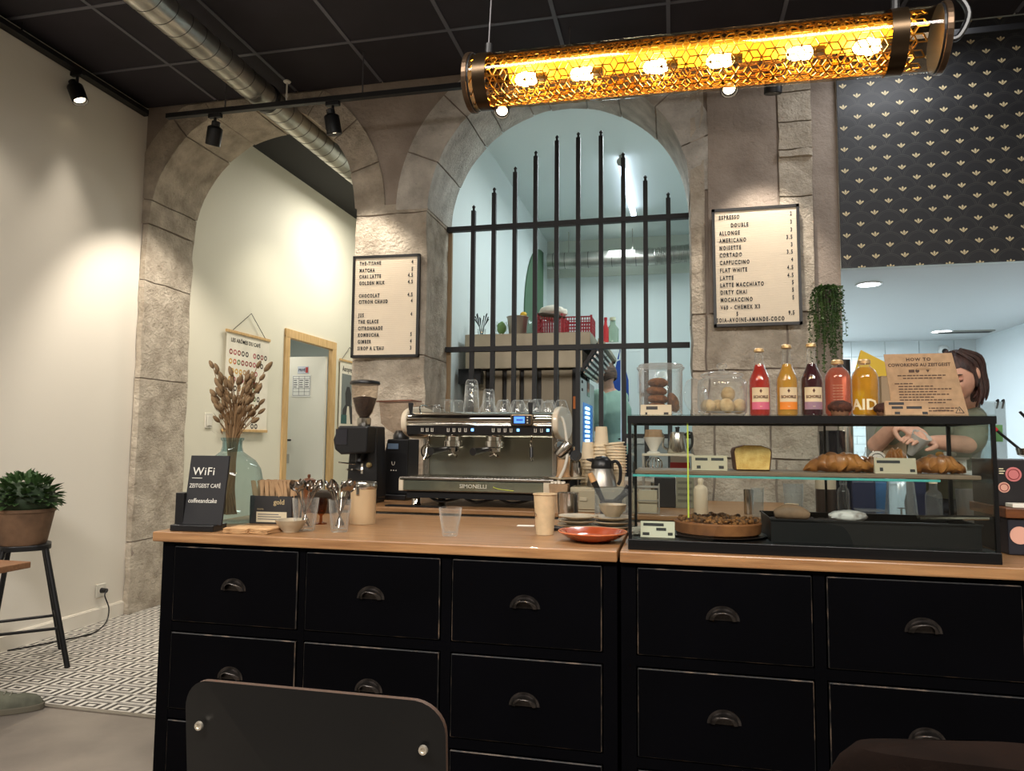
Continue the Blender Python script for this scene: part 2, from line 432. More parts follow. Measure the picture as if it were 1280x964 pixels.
voussoirs(WX, WZ, WR, [D(a) for a in (0, 22, 46, 57, 74, 83, 101, 118, 139, 160, 180)], .22)
# jamb of the left archway
for za, zb in ((0, .49), (.49, 1.62), (1.62, 2.31), (2.31, 2.72)):
    stone(XL+.003, AX-AR, za, zb, nx=2, nz=6, ny=5, amp=.012)
# pier between the archway and the window
stone(AX+AR, WX-WR, 2.67, 2.74, amp=.006)
for za, zb in ((0, .86), (.86, 1.74), (1.74, 2.67)): stone(AX+AR, WX-WR, za, zb, nx=5, nz=7, amp=.014)
# sill under the bars
for k in range(3): stone(WX-WR+.547*k, WX-WR+.547*(k+1), SILL-.14, SILL, amp=.005, nz=2)
# pier right of the window: dressed strips above, coursed blocks below
x0 = WX+WR
stone(x0, .192, 1.95, 3.55, nz=9, nx=2, amp=.007); stone(.205, .60, 1.95, 3.55, YW-.004, nz=10, nx=4, amp=.006, m=PLASTER)
for za, zb in ((1.95, 2.62), (2.62, 2.90), (2.90, 3.06), (3.06, 3.24), (3.24, 3.55)): stone(.602, .79, za, zb, YW-.008, nx=3, nz=3, amp=.007)
stone(.605, .79, 2.84, 2.90, YW-.03, nx=5, nz=2, amp=.02, gap=.008, m=STONE)
for za, zb, xs in ((.0, .42, (x0, .5, .79)), (.42, .80, (x0, .36, .79)), (.80, 1.115, (x0, .22, .56, .79)), (1.115, 1.31, (x0, .235, .53, .79)), (1.31, 1.62, (x0, .2, .46, .79)), (1.62, 1.95, (x0, .19, .63, .79))):
    for xa, xb in zip(xs[:-1], xs[1:]): stone(xa, xb, za, zb, YW-random.uniform(0, .012), amp=.013, gap=.006)
obj('render_strip', B().bx((.795, YW+.035, 0), (.932, YW+.07, ZC)), PLASTER, wb)
# bulkhead over the opening to the preparation room, papered
bu = struct('wall_kitchen', B().bx((.932, YW+.012, 2.192), (3.2, YW+.06, ZC+.1)), WHITEK)
obj('wallpaper', B().bx((.93, YW+.004, 2.19), (3.2, YW+.013, ZC)), WALLP, bu)

# ---- hallway behind the archway
HX = -3.64
DY0, DY1, DZ = 6.23, 7.16, 2.2
HALLW = mat('hall_wall_paint', (226, 222, 204), .7, bump=.04, bs=90)
b = B(); b.bx((HX-.03, YB, 0), (HX, DY0, 3.9)).bx((HX-.03, DY1, 0), (HX, 8.5, 3.9)).bx((HX-.03, DY0, DZ), (HX, DY1, 3.9))
struct('wall_hall_left', b, HALLW)
struct('wall_hall_end', B().bx((HX-.1, 8.5, 0), (-1.58, 8.6, 3.9)), HALLW)
struct('floor_kitchen', B().bx((-1.58, YB+.02, 0), (.70, 9.0, .2)), mat('grey_floor', (140, 140, 136), .6))
struct('wall_hall_right', B().bx((-1.72, YB, 0), (-1.58, 9.1, 3.9)), WHITEK)
struct('ceiling_hall', B().bx((HX-.1, YB, 3.8), (-1.6, 8.5, 3.9)), mat('dark_hall_ceiling', (38, 38, 38), .85))
b = B().bx((-4.9, 5.9, 0), (-4.8, 7.9, 2.6)).bx((-4.9, 5.8, 2.5), (HX-.03, 8.0, 2.6)).bx((-4.8, 7.9, 0), (HX-.03, 8.0, 2.5)).bx((-4.8, 5.8, 0), (HX-.03, 5.9, 2.5)); struct('wall_back_room', b, WHITEK)
dr = thing('door_1', None, None, (HX, DY1-.02, 0)); dr['kind'] = 'structure'
fr = B(); t = .085
for yy in (DY0-t+.02, DY1-.02): fr.bx((-.034, yy-DY1+.02, 0), (.02, yy-DY1+.02+t, DZ+.0))
fr.bx((-.034, DY0-t-DY1+.04, DZ-.02), (.022, t, DZ-.02+t))
obj('door_frame', fr, PINE, dr, bev=.004)
lf = obj('door_leaf', B().bx((-.02, -.66, .01), (.02, 0, 2.1)), mat('white_door', (222, 220, 208), .45), dr, (-.038, -.03, 0), (0, 0, -R(90)))
h = B().cyl((.02, -.46, 1.19), (.06, -.46, 1.19), .010).cyl((.055, -.47, 1.19), (.055, -.37, 1.19), .011)
obj('handle', h, BLKMET, lf); obj('lock_plate', B().bx((.02, -.47, .94), (.024, -.40, 1.04)), mat('grey_plate', (170, 168, 160), .5), lf)
SIGNW = mat('sign_white', (226, 226, 222), .5)
sg = obj('door_sign', B().bx((.021, -.33, 1.915), (.024, -.20, 1.995)), mat('sign_blue_grey', (186, 192, 202), .5), lf)
s2 = obj('notice', B().bx((.021, -.39, 1.66), (.024, -.17, 1.90)), SIGNW, lf)

def vtext(s, size, par, loc, **k): return text(s, size, par, loc, rot=(pi/2, 0, pi/2), **k)
vtext('PRIVÉ', .042, lf, (.0245, -.32, 1.94), m=mat('navy_ink', (40, 44, 70), .6), bold=.001, sx=.8)
obj('sign_pictogram', B().bx((.0242, -.235, 1.925), (.0248, -.205, 1.985)), mat('red_print', (170, 50, 46), .6), lf)
q = B()
for z in (1.675, 1.715, 1.75, 1.86, 1.885): q.bx((.0242, -.382, z), (.0246, -.178, z+.004))
for y in (-.382, -.312, -.245, -.181): q.bx((.0242, y, 1.675), (.0246, y+.004, 1.885))
for k in range(3):
    for j in range(4): q.bx((.0242, -.372+.068*k, 1.765+.024*j), (.0246, -.372+.068*k+random.uniform(.03, .05), 1.775+.024*j))
obj('printed_table', q, mat('grey_print', (90, 92, 98), .6), lf)

# ================================================================== HALL PRINTS, SWITCH, SOCKET
px0 = HX+.022
p1 = thing('wall_poster', 'cream coffee aroma chart of coloured rings on wooden rails, hung in the hallway', 'poster', (px0, 5.22, 0))
Wp = .66; zt, zb_ = 2.10, 1.27
PAPER = mat('poster_paper', (232, 226, 210), .75, var=.03)
obj('paper', B().bx((0, .01, zb_), (.002, Wp-.01, zt)), PAPER, p1)
for z in (zt, zb_): obj('rail', B().bx((-.008, 0, z-.012), (.012, Wp, z+.012)), PINE, p1, bev=.003)
obj('hanging_cord', B().tube([(.002, .09, zt+.012), (-.004, .36, zt+.20), (.002, .58, zt+.012)], .003, 5), BLKMET, p1)
vtext('LES ARÔMES DU CAFÉ', .046, p1, (.003, .07, zt-.085), bold=.0008, sx=.92, sp=1.05)
ringc = {'r': (140, 44, 40), 'd': (52, 36, 36), 'p': (178, 80, 90), 'y': (206, 160, 60), 'o': (196, 92, 50), 'g': (96, 120, 64), 'b': (120, 84, 56), 'c': (170, 130, 80)}
rows = [(.17, 'rprdd pdrd', .0), (.25, 'yogrrrprd', .0), (.33, 'yyyc cp', .03), (.40, 'ypppopr', .0), (.475, 'gdcygdgd', .02), (.55, 'gbdgb gd', .02), (.62, 'dbbd dcd', .0), (.70, 'cbcd yc', .0), (.79, 'ddbdd dd', .0)]
rmesh = {}
for dz, sq, off in rows:
    for k, ch in enumerate(sq):
        if ch == ' ': continue
        if ch not in rmesh:
            q = B(); n = 16
            for r0, r1, x in ((.012, .0235, .0026),):
                vs = [(x, r*cos(2*pi*i/n), r*sin(2*pi*i/n)) for r in (r0, r1) for i in range(n)]
                q.add(vs, [(i, (i+1) % n, n+(i+1) % n, n+i) for i in range(n)])
            rmesh[ch] = mesh('ring_print', q, mat('ring_'+ch, ringc[ch], .6))
        obj('ring_print', rmesh[ch], None, p1, (0, .075+off+.058*k, zt-dz))
p2 = thing('wall_poster', 'small teal portrait print on wooden rails beside the hallway door', 'poster', (px0, 7.30, 0))
obj('paper', B().bx((0, .01, 1.32), (.002, .49, 2.09)), PAPER, p2)
for z in (2.09, 1.32): obj('rail', B().bx((-.008, 0, z-.012), (.012, .5, z+.012)), PINE, p2, bev=.003)
obj('hanging_cord', B().tube([(.002, .05, 2.1), (-.004, .25, 2.26), (.002, .45, 2.1)], .003, 5), BLKMET, p2)
vtext('Aeropress', .085, p2, (.003, .07, 1.97), bold=.001, sx=.8)
obj('picture_panel', B().bx((.002, .06, 1.38), (.003, .45, 1.94)), mat('print_slate', (120, 128, 128), .6), p2)
obj('figure_print', B().prism([(.08, 1.38), (.40, 1.38), (.38, 1.52), (.30, 1.60), (.31, 1.72), (.26, 1.80), (.19, 1.80), (.15, 1.72), (.17, 1.60), (.10, 1.54)], .0031, .0036, 'X'), mat('print_dark', (44, 46, 52), .6), p2)
obj('figure_shirt', B().prism([(.17, 1.38), (.30, 1.38), (.25, 1.58), (.21, 1.58)], .0037, .0041, 'X'), PAPER, p2)
obj('colour_band', B().bx((.0037, .06, 1.38), (.0042, .2, 1.48)), mat('print_teal', (44, 92, 92), .6), p2)
sw = thing('light_switch', 'white square light switch on the hallway wall behind the dried grass', 'switch', (HX, at(260, 526, X=HX).y, at(260, 526, X=HX).z))
obj('plate', B().bx((0, -.045, -.06), (.01, .045, .06)), mat('switch_white', (212, 208, 196), .4), sw, bev=.003); obj('rocker', B().bx((.01, -.028, -.04), (.016, .028, .04)), mat('switch_white2', (224, 220, 208), .4), sw, bev=.002)
so_ = at(125, 738, X=XL+.004)
so = thing('power_socket', 'white square wall socket low on the left wall', 'socket', so_)
obj('plate', B().bx((0, -.04, -.042), (.01, .04, .042)), mat('switch_white'), so, bev=.003)
obj('socket_well', B().tube([(.008, 0, 0), (.0115, 0, 0)], .026, 20), mat('switch_white2'), so)
pl = thing('power_cable', 'black plug and cable running from the wall socket along the baseboard', 'cable', so_)
obj('plug', B().tube([(.0115, 0, 0), (.05, .002, 0)], [.017, .014], 14), BLKPL, pl)
pts = [(.05, .002, 0)]
e0 = V(so_)
for px, py, zz in ((131, 745, .21), (136, 760, .16), (134, 775, .11), (126, 785, .03), (112, 793, .005), (80, 800, .005), (40, 808, .005), (4, 813, .005)):
    p = at(px, py, X=XL+.055) if zz > .05 else at(px, py, Z=.006)
    p.x = max(p.x, XL+.03); pts.append(tuple(p-e0))
def smooth_path(P, k=5):
    P = [V(p) for p in P]; out = []
    for i in range(len(P)-1):
        p0, p1_, p2_, p3 = P[max(i-1, 0)], P[i], P[i+1], P[min(i+2, len(P)-1)]
        for j in range(k):
            t = j/k; out.append(.5*((2*p1_)+(p2_-p0)*t+(2*p0-5*p1_+4*p2_-p3)*t*t+(3*p1_-p0-3*p2_+p3)*t**3))
    return out+[P[-1]]
obj('cord', B().tube(smooth_path(pts), .0042, 6), BLKPL, pl, smooth=True)

# ================================================================== CEILING FIXTURES
GALV = mat('galvanised_steel', (178, 176, 168), .33, .9, var=.12, vs=5, bump=.05, bs=12)
dz_ = at(187, 0, Z=3.39); DX = dz_.x
du = thing('spiral_duct', 'galvanised spiral air duct crossing the dark ceiling into the archway', 'duct', (DX, 0, 3.39))
obj('pipe', B().cyl((0, .4, 0), (0, 7.6, 0), .085, n=40), GALV, du, smooth=True)
q = B(); n = 26; y = .4; pts = []
while y < 7.55:
    for k in range(n): a = 2*pi*k/n; pts.append((.0855*cos(a), y+.115*k/n, .0855*sin(a)))
    y += .115
obj('spiral_seam', q.tube(pts, .0022, 4), mat('duct_seam', (104, 102, 98), .4, .8), du, smooth=True)
for yy in (4.0, 2.62): obj('duct_collar', B().lathe([(.087, -.02), (.093, -.016), (.093, .016), (.087, .02)], 40).add([], []), BLKPL, du, (0, yy, 0), (pi/2, 0, 0), smooth=True)
RY, RZ = 3.89, 3.28
rl = thing('lighting_track', 'black lighting track hung on rods across the stone wall', 'light track', (0, RY, RZ))
obj('rail', B().bx((at(206, 144, Z=RZ).x, -.017, -.016), (2.4, .017, .016)), BLKMET, rl, bev=.002)
for px in (282, 453, 712): obj('rod', B().cyl((at(px, 120, Y=RY).x, 0, .016), (at(px, 120, Y=RY).x, 0, ZC-RZ), .005, n=8), mat('rod_grey', (96, 94, 96), .5, .5), rl)
rx = at(358, 128, Y=RY).x
obj('rod', B().cyl((rx, 0, .016), (rx, 0, .15), .005, n=8), mat('rod_white', (200, 196, 186), .5), rl); obj('rod_cap', B().lathe([(.02, 0), (.024, .006), (.004, .02)], 16, (rx, 0, .14)), mat('rod_white'), rl)
rl2 = thing('lighting_track', 'black lighting track along the top of the white left wall', 'light track', (XL+.07, 0, 3.49))
obj('rail', B().bx((-.017, -1.5, -.016), (.017, 4.2, .016)), BLKMET, rl2, bev=.002)
obj('cable_duct', B().bx((-.066, -1.5, .0), (-.03, 4.25, .045)), BLKMET, rl2)
for yy in (.6, 1.9, 3.2): obj('rod', B().cyl((0, yy, .016), (0, yy, .07), .005, n=8), BLKMET, rl2)
LENS = emis('lamp_lens', (255, 234, 200), 8)
def track_spot(loc, tgt, label, lit=True, watt=40, ang=60, blend=.6):
    t = thing('track_spotlight', label, 'spotlight', loc, group='track spotlights')
    obj('adapter', B().bx((-.045, -.014, -.026), (.045, .014, 0)), BLKMET, t, bev=.003)
    obj('stem', B().cyl((0, 0, -.026), (0, 0, -.10), .009, n=12), BLKMET, t, smooth=True)
    d = (V(tgt)-V(loc)-V((0, 0, -.13))).normalized(); q_ = d.to_track_quat('Z', 'Y').to_euler()
    hd = obj('lamp_head', B().lathe([(.018, -.075), (.026, -.07), (.026, -.045), (.042, -.035), (.046, -.03), (.046, .075), (.042, .078), (.038, .06), (0, .058)], 24), BLKMET, t, (0, 0, -.125), q_, smooth=True)
    obj('lens', B().lathe([(.032, .061), (0, .063)], 20, cap=False), LENS if lit else mat('lens_grey', (120, 120, 120), .2), hd)
    p0 = V(loc)+V((0, 0, -.125))+d*.085
    if watt: spot('spot_light', p0, tgt, watt, ang, blend)
    return t
for (px, py), tgt, lab, wt, an in (
    ((281, 148), (-3.66, 4.58, .7), 'black track spotlight under the archway crown, left of the duct', 112, 88),
    ((423, 131), (-1.83, 4.28, 1.5), 'black track spotlight right of the duct, above the left menu board', 80, 66),
    ((637, 118), (-.9, 2.3, .9), 'black track spotlight showing below the pendant lamp, left one of two', 34, 60),
    ((907, 90), (.45, 2.3, .9), 'black track spotlight showing below the pendant lamp, right one of two', 34, 60),
    ((962, 84), (.46, 4.28, 1.55), 'black track spotlight hidden behind the right part of the pendant lamp', 62, 66)):
    x = at(px, py, Z=RZ).x
    track_spot((x, RY, RZ-.016), tgt, lab, True, wt, an)
p = at(97, 92, X=XL+.07)
track_spot((XL+.07, p.y, 3.474), (XL+1.55, p.y+.15, 0.0), 'black track spotlight near the top of the white left wall', True, 80, 80)
spot('wall_wash_light', (XL+.32, 1.95, 3.42), (XL+.05, 2.05, 1.3), 120, 128, .3)

# pendant tube lamp
GOLD = mat('gold_mesh', (168, 130, 60), .36, 1); GOLDP = mat('gold_reflector', (236, 184, 52), .45, .35)
lc = V(((-.447+.508)/2, 1.5, 1.2+.806)); a0 = at(594, 104, Y=1.53); a1 = at(1172, 49, Y=1.47)
mid = (a0+a1)/2; Lh = (a1-a0).length/2
ax = (a1-a0).normalized(); RL = .060
pe = thing('pendant_lamp', 'long amber tube lamp with gold mesh hanging before the stone wall', 'pendant lamp', mid, rot=ax.to_track_quat('X', 'Z').to_euler())
LG = glassy('lamp_glass', (255, 238, 214), rough=.03)
obj('glass_tube', B().tube([(-Lh, 0, 0), (Lh, 0, 0)], RL, 40, cap=False), LG, pe, smooth=True)
# cube-lattice metal sleeve, rolled round the tube
q = B(); nr = 12; rr = RL-.006; hw = 2*pi/nr            # hexagon pitch round the tube
hexr = rr*hw/sqrt(3); step = 1.5*hexr; nrow = int((2*Lh-.03)/step)
def hp(u, v): return V((u, rr*sin(v), rr*cos(v)))
def bar3(u0, v0, u1, v1, wd=.0013):
    A, Bp = hp(u0, v0), hp(u1, v1); t = (Bp-A).normalized(); nn = hp(0, (v0+v1)/2).normalized(); sd = t.cross(nn)*wd; nn = nn*.0008
    k = [A-sd-nn, A+sd-nn, A+sd+nn, A-sd+nn, Bp-sd-nn, Bp+sd-nn, Bp+sd+nn, Bp-sd+nn]
    q.add(k, [(0, 4, 5, 1), (1, 5, 6, 2), (2, 6, 7, 3), (3, 7, 4, 0)])
for i in range(nrow):
    u = -Lh+.018+step*i
    for k in range(nr):
        v = hw*(k+.5*(i % 2)); cs = [(u+hexr*cos(pi/3*j), v+hexr*sin(pi/3*j)/rr) for j in range(6)]
        for j in (0, 1, 2): bar3(*cs[j], *cs[(j+1) % 6])
        for j in (0, 2, 4): bar3(u, v, *cs[j])
o = obj('mesh_sleeve', q, GOLD, pe, fix=False); o['kind'] = 'stuff'
q = B(); na = 14
for i in range(na):
    b0, b1 = pi*(.62+i*.98/na)-pi*.62+pi*.0, 0
q = B().grid(lambda s, t: ((-Lh+.07)+(2*Lh-.14)*t, .040*cos(pi*(.02+.96*s)), .010+.030*sin(pi*(.02+.96*s))), 14, 3)
obj('reflector', q, GOLDP, pe, smooth=True)
BULB = emis('bulb_glow', (255, 226, 160), 90)
bulb_x = [at(x, y, Y=1.5) for x, y in ((655, 102), (727, 93), (820, 83), (900, 75), (1000, 65), (1082, 55))]
inv = pe.rotation_euler.to_matrix().inverted()
for bp in bulb_x:
    lx = (inv @ (bp-mid)).x
    bu_ = obj('bulb', B().ball((lx, 0, -.002), (.028, .016, .016), 14, 8), BULB, pe, smooth=True)
    l = bpy.data.lights.new('bulb_light', 'POINT'); l.energy = 1.1; l.color = (1, .78, .46); l.shadow_soft_size = .02
    lo = bpy.data.objects.new('bulb_light', l); C.objects.link(lo); lo.location = mid+ax*lx+V((0, -.0, -.028))
    obj('bulb_socket', B().tube([(lx+.021, 0, 0), (lx+.045, 0, 0)], .010, 12), BLKMET, pe)
for sx in (-1, 1):
    obj('end_cap', B().tube([(sx*Lh, 0, 0), (sx*(Lh+.012), 0, 0)], RL+.006, 40), mat('bronze_cap', (92, 74, 58), .35, .8), pe, bev=.002)
    obj('end_cap_rim', B().tube([(sx*(Lh-.004), 0, 0), (sx*(Lh+.001), 0, 0)], RL+.003, 40), BLKMET, pe)
    xs = sx*(Lh-.075) if sx > 0 else -(Lh-.028)
    obj('band', B().tube([(xs-.015, 0, 0), (xs+.015, 0, 0)], RL+.002, 40, cap=False), mat('bronze_band', (70, 56, 40), .3, .85), pe, smooth=True)
    obj('hanger', B().tube([(xs, 0, RL), (xs, 0, RL+.03)], .008, 10), BLKMET, pe)
    obj('suspension_wire', B().tube([(xs, 0, RL+.03), (xs+(-.0)*sx, 0, ZC-mid.z-.03*sx)], .0018, 6), mat('rod_grey'), pe)
obj('power_cord', B().tube(smooth_path([(Lh+.008, 0, .0), (Lh+.035, 0, .0), (Lh+.052, 0, .045), (Lh+.03, .0, .085), (Lh-.0, 0, .10), (Lh-.09, 0, .2), (Lh-.16, 0, .6), (Lh-.2, 0, ZC-mid.z-.05)]), .006, 8), BLKPL, pe, smooth=True)

# ================================================================== MENU BOARDS
FRAME = mat('black_frame', (14, 13, 13), .4); FELT = mat('letter_board_face', (226, 212, 190), .75, var=.02)
def menu(label, cx, cz, w_, h_, y, lines, dyaw=0, roll=0, cap=.036, marg=.045):
    t = thing('menu_board', label, 'menu board', (cx, y, cz), rot=(0, roll, dyaw))
    q = B()
    for s in (-1, 1):
        q.bx((s*(w_/2-.008)-.008, -.014, -h_/2), (s*(w_/2-.008)+.008, .014, h_/2)); q.bx((-w_/2, -.014, s*(h_/2-.008)-.008), (w_/2, .014, s*(h_/2-.008)+.008))
    obj('frame', q, FRAME, t); obj('face', B().bx((-w_/2+.012, -.006, -h_/2+.012), (w_/2-.012, .012, h_/2-.012)), FELT, t)
    q = B(); k = -h_/2+.02
    while k < h_/2-.02: q.bx((-w_/2+.016, -.0075, k), (w_/2-.016, -.006, k+.004)); k += .0085
    obj('felt_groove', q, mat('letter_board_rib', (234, 222, 202), .8), t)['kind'] = 'stuff'
    for s, zf, al, xo in lines:
        x = -w_/2+marg+xo if al == 'LEFT' else w_/2-marg-xo
        text(s, cap, t, (x, -.0085, h_/2-zf*h_-cap*.35), m=INK, sx=.60, al=al, sp=1.42, bold=.0011, ext=.0012)
    return t
L1 = [(n, z, 'LEFT', 0) for n, z in (('THE-TISANE', .075), ('MATCHA', .145), ('CHAI LATTE', .205), ('GOLDEN MILK', .27), ('CHOCOLAT', .395), ('CITRON CHAUD', .455), ('JUS', .585), ('THE GLACE', .65), ('CITRONNADE', .715), ('KOMBUCHA', .78), ('GIMBER', .845), ('SIROP A L\'EAU', .91))]
L1 += [(n, z, 'RIGHT', 0) for n, z in (('4', .075), ('5', .145), ('4.5', .205), ('4.5', .27), ('4.5', .395), ('4', .455), ('4', .585), ('5', .78), ('4', .845), ('3', .91))]
menu('black framed letter board listing THE-TISANE to SIROP, on the left pier', -1.797, 2.057, .452, .663, YW-.03, L1, R(2), 0, .033)
L2 = [(n, z, 'LEFT', o) for n, z, o in (('ESPRESSO', .075, 0), ('DOUBLE', .145, .065), ('ALLONGE', .21, 0), ('AMERICANO', .272, 0), ('NOISETTE', .335, 0), ('CORTADO', .395, 0), ('CAPPUCCINO', .46, 0), ('FLAT WHITE', .525, 0), ('LATTE', .59, 0), ('LATTE MACCHIATO', .65, 0), ('DIRTY CHAI', .712, 0), ('MOCHACCINO', .775, 0), ('V60 - CHEMEX X3', .838, 0), ('5', .895, .085), ('SOIA-AVOINE-AMANDE-COCO', .945, -.025))]
L2 += [(n, z, 'RIGHT', 0) for n, z in (('2', .075), ('3', .145), ('3', .21), ('3.5', .272), ('3', .335), ('3.5', .395), ('4', .46), ('4.5', .525), ('4.5', .59), ('5', .65), ('5', .712), ('5', .775), ('9.5', .90))]
menu('black framed letter board listing ESPRESSO to MOCHACCINO, on the right pier', .466, 2.21, .478, .69, YW-.045, L2, 0, -R(.4), .033, .04)

# ================================================================== WINDOW BARS
IRON = mat('black_iron', (16, 15, 17), .55, bump=.1, bs=30)
YG = 4.70
gr = thing('window_grille', 'black iron bar grille standing in the arched window', 'grille', (0, YG, 0))
for px, py in ((592.2, 257.8), (618, 235.6), (644.3, 209.7), (669.9, 189.8), (696.4, 170.5), (723, 166.5), (751.2, 164.4), (779, 192), (806.6, 220.6), (835.2, 242)):
    t = at(px, py+6, Y=YG)
    obj('bar', B().bx((t.x-.0145, -.0145, SILL), (t.x+.0145, .0145, t.z)).lathe([(.009, 0), (.009, .02), (.013, .028), (.004, .04)], 8, (t.x, 0, t.z)), IRON, gr)
for (ya, yb_) in ((289.3, 268.4), (437.2, 431.4)):
    za, zb2 = at(566, ya, Y=YG).z, at(860, yb_, Y=YG).z; z = (za+zb2)/2
    obj('cross_rail', B().bx((WX-WR-.0, -.019, z-.017), (WX+WR-.0, .019, z+.017)), IRON, gr)
xx = at(779, 545, Y=YG)
obj('cross_rail', B().bx((xx.x, -.016, xx.z-.014), (WX+WR, .016, xx.z+.014)), IRON, gr)
obj('window_trim', B().bx((WX-WR-.01, YG+.03, SILL), (WX-WR+.022, YG+.055, 2.66)), mat('raw_wood_trim', (150, 126, 96), .7), None)['kind'] = 'structure'
bpy.data.objects['window_trim'].name = 'trim_2'

# ================================================================== SERVICE COUNTER
CT = .877; YC = 2.18; YF = 2.20
WEAR = mat('worn_edge', (6, 6, 7), .6, col2=(96, 80, 66), vs=14, lo=.50, hi=.66, detail=10)
HANDLE = mat('aged_pewter', (66, 62, 60), .34, .9, var=.25, vs=40)
def cup_pull():
    q = B(); nu, nv = 14, 7
    def f(s, t):
        a = pi*s; b_ = pi/2*t
        return (.040*cos(a)*cos(b_*.0+0)*(cos(b_)*.0+1)*(1-.0*t) * (1-.35*t*t), -.026*sin(b_)*(.35+.65*sin(a)), .034*sin(a)*(1-.25*t)*1.0)
    q.grid(f, nu, nv)
    q2 = [(.040*cos(pi*i/16)*1.18, .034*sin(pi*i/16)*1.2) for i in range(17)]
    q.prism(q2+[(-.047, -.004), (.047, -.004)][:0], -.0015, .0005)
    return mesh('handle', q, HANDLE, True)
PULL = cup_pull()
pv = B()
for i in range(2): pass
def cabinet(label, xa, xb, cols):
    t = thing('drawer_cabinet', label, 'cabinet', (xa, YF, 0)); W_ = xb-xa
    q = B().bx((0, .022, 0), (W_, .75, CT-.036))
    obj('carcass', q, BLACK, t)
    rows = [(.832, .572), (.542, .282), (.252, .02)]
    fr = B(); edges = [0]+[v-xa for c in cols for v in c]+[W_]
    for k in range(0, len(edges), 2): fr.bx((edges[k], 0, 0), (edges[k+1], .024, CT-.036))
    zz = [CT-.036]+[v for r_ in rows for v in r_]+[0]
    for k in range(0, len(zz), 2):
        for c in cols: fr.bx((c[0]-xa-.001, 0.0008, zz[k+1]), (c[1]-xa+.001, .024, zz[k]))
    obj('face_frame', fr, BLACK, t)
    for r_ in rows:
        for c in cols:
            g = .004; x0, x1 = c[0]-xa+g, c[1]-xa-g; z1, z0 = r_[0]-g, r_[1]+g
            d = obj('drawer', mesh('drawer', B().bx((x0, -.006, z0), (x1, .05, z1)), [BLACK, WEAR]), None, t, bev=.0028, bseg=1, bmat=1)
            obj('handle', PULL, None, d, ((x0+x1)/2, -.0065, (z0+z1)/2-.012))
    return t
cabinet('black worn drawer cabinet under the chalk sign and the coffee cups, left of the seam', -1.738, -.170, [(-1.691, -1.214), (-1.192, -.720), (-.688, -.211)])
cabinet('black worn drawer cabinet under the glass showcase, right of the seam', -.158, 1.50, [(-.114, .380), (.411, .905), (.936, 1.43)])
for a, b_, lab in ((-1.767, -.168, 'oak worktop of the left counter carrying the chalk sign and orange plate'), (-.160, 1.55, 'oak worktop of the right counter under the glass showcase')):
    t = obj('worktop', B().bx((a, YC, CT-.034), (b_, 2.98, CT)), OAK, bev=.004)
    tag(t, lab, 'worktop')
# back counter: steel cooler with wooden top
BT = .875; BY = 3.30
bc = thing('back_counter', 'steel back counter with a wooden top under the espresso machine', 'counter', (-1.76, BY, 0))
obj('worktop', B().bx((0, 0, BT-.022), (2.36, .93, BT)), OAK, bc, bev=.003)
obj('body', B().bx((.01, .02, 0), (2.35, .93, BT-.023)), BRUSH, bc)
b2 = thing('pass_counter', 'narrow steel counter with a wooden top behind the right half of the showcase', 'counter', (.605, BY, 0))
obj('worktop', B().bx((0, 0, BT-.022), (1.2, .36, BT)), OAK, b2, bev=.003); obj('body', B().bx((.01, .02, 0), (1.19, .35, BT-.023)), BRUSH, b2); obj('handle_rail', B().bx((.03, -.012, BT-.085), (1.17, .015, BT-.065)), CHROME, b2)
for k in range(4): obj('drawer_front', B().bx((.03+.585*k, -.0, .12), (.585*(k+1), .021, BT-.10)), BRUSH, bc, bev=.003)
obj('handle_rail', B().bx((.03, -.012, BT-.085), (2.33, .015, BT-.065)), CHROME, bc)

# ================================================================== SEATS, STOOL, PLANT, TABLE, SHOE
PLY = mat('black_stained_plywood', (12, 12, 12), .4, var=.15, vs=3, spec=.35); PLYE = mat('plywood_edge', (70, 52, 42), .6)
def rrect(w_, h_, r, n=8, cx=0, cz=0, rb=None):
    out = []
    for (sx, sz, a0) in ((1, 1, 0), (-1, 1, pi/2), (-1, -1, pi), (1, -1, 1.5*pi)):
        q = r if sz > 0 or rb is None else rb
        for k in range(n+1):
            a = a0+pi/2*k/n; out.append((cx+sx*(w_/2-q)+q*cos(a), cz+sz*(h_/2-q)+q*sin(a)))
    return out
ch = thing('cafe_chair', 'black plywood cafe chair seen from behind in front of the counter', 'chair', (-.575, 1.1, 0))
def curved_panel(w_, z0, z1, r, th, bend, lean):
    n = 24; q = B(); front = []; out = rrect(w_, z1-z0, r, 8, 0, (z0+z1)/2)
    m_ = len(out); C0 = (0, (z0+z1)/2)
    def P(x, z, o): return (x, o+bend*(x/(w_/2))**2+lean*(z-z0), z)
    rings = [0, .35, .7, 1]; vs = []; fs = []
    for o in (-th/2, th/2):
        for k in rings:
            for (x, z) in out: vs.append(P(C0[0]+(x-C0[0])*max(k, .001), C0[1]+(z-C0[1])*max(k, .001), o))
    nr_ = len(rings)
    for s in range(2):
        for j in range(nr_-1):
            for i in range(m_):
                i2 = (i+1) % m_; a = (s*nr_+j)*m_; b2 = a+m_
                fs.append((a+i, a+i2, b2+i2, b2+i))
    main = len(fs)
    for i in range(m_):
        i2 = (i+1) % m_; fs.append(((nr_-1)*m_+i, (nr_-1)*m_+i2, (2*nr_-1)*m_+i2, (2*nr_-1)*m_+i))
    q.add(vs, fs); me = mesh('backrest', q, [PLY, PLYE], True)
    for i, p_ in enumerate(me.polygons):
        if i >= main: p_.material_index = 1
    return me
bk = obj('backrest', curved_panel(.457, .42, .802, .055, .010, .028, -.10), None, ch)
SCR = mat('screw_steel', (214, 206, 190), .3, .8)
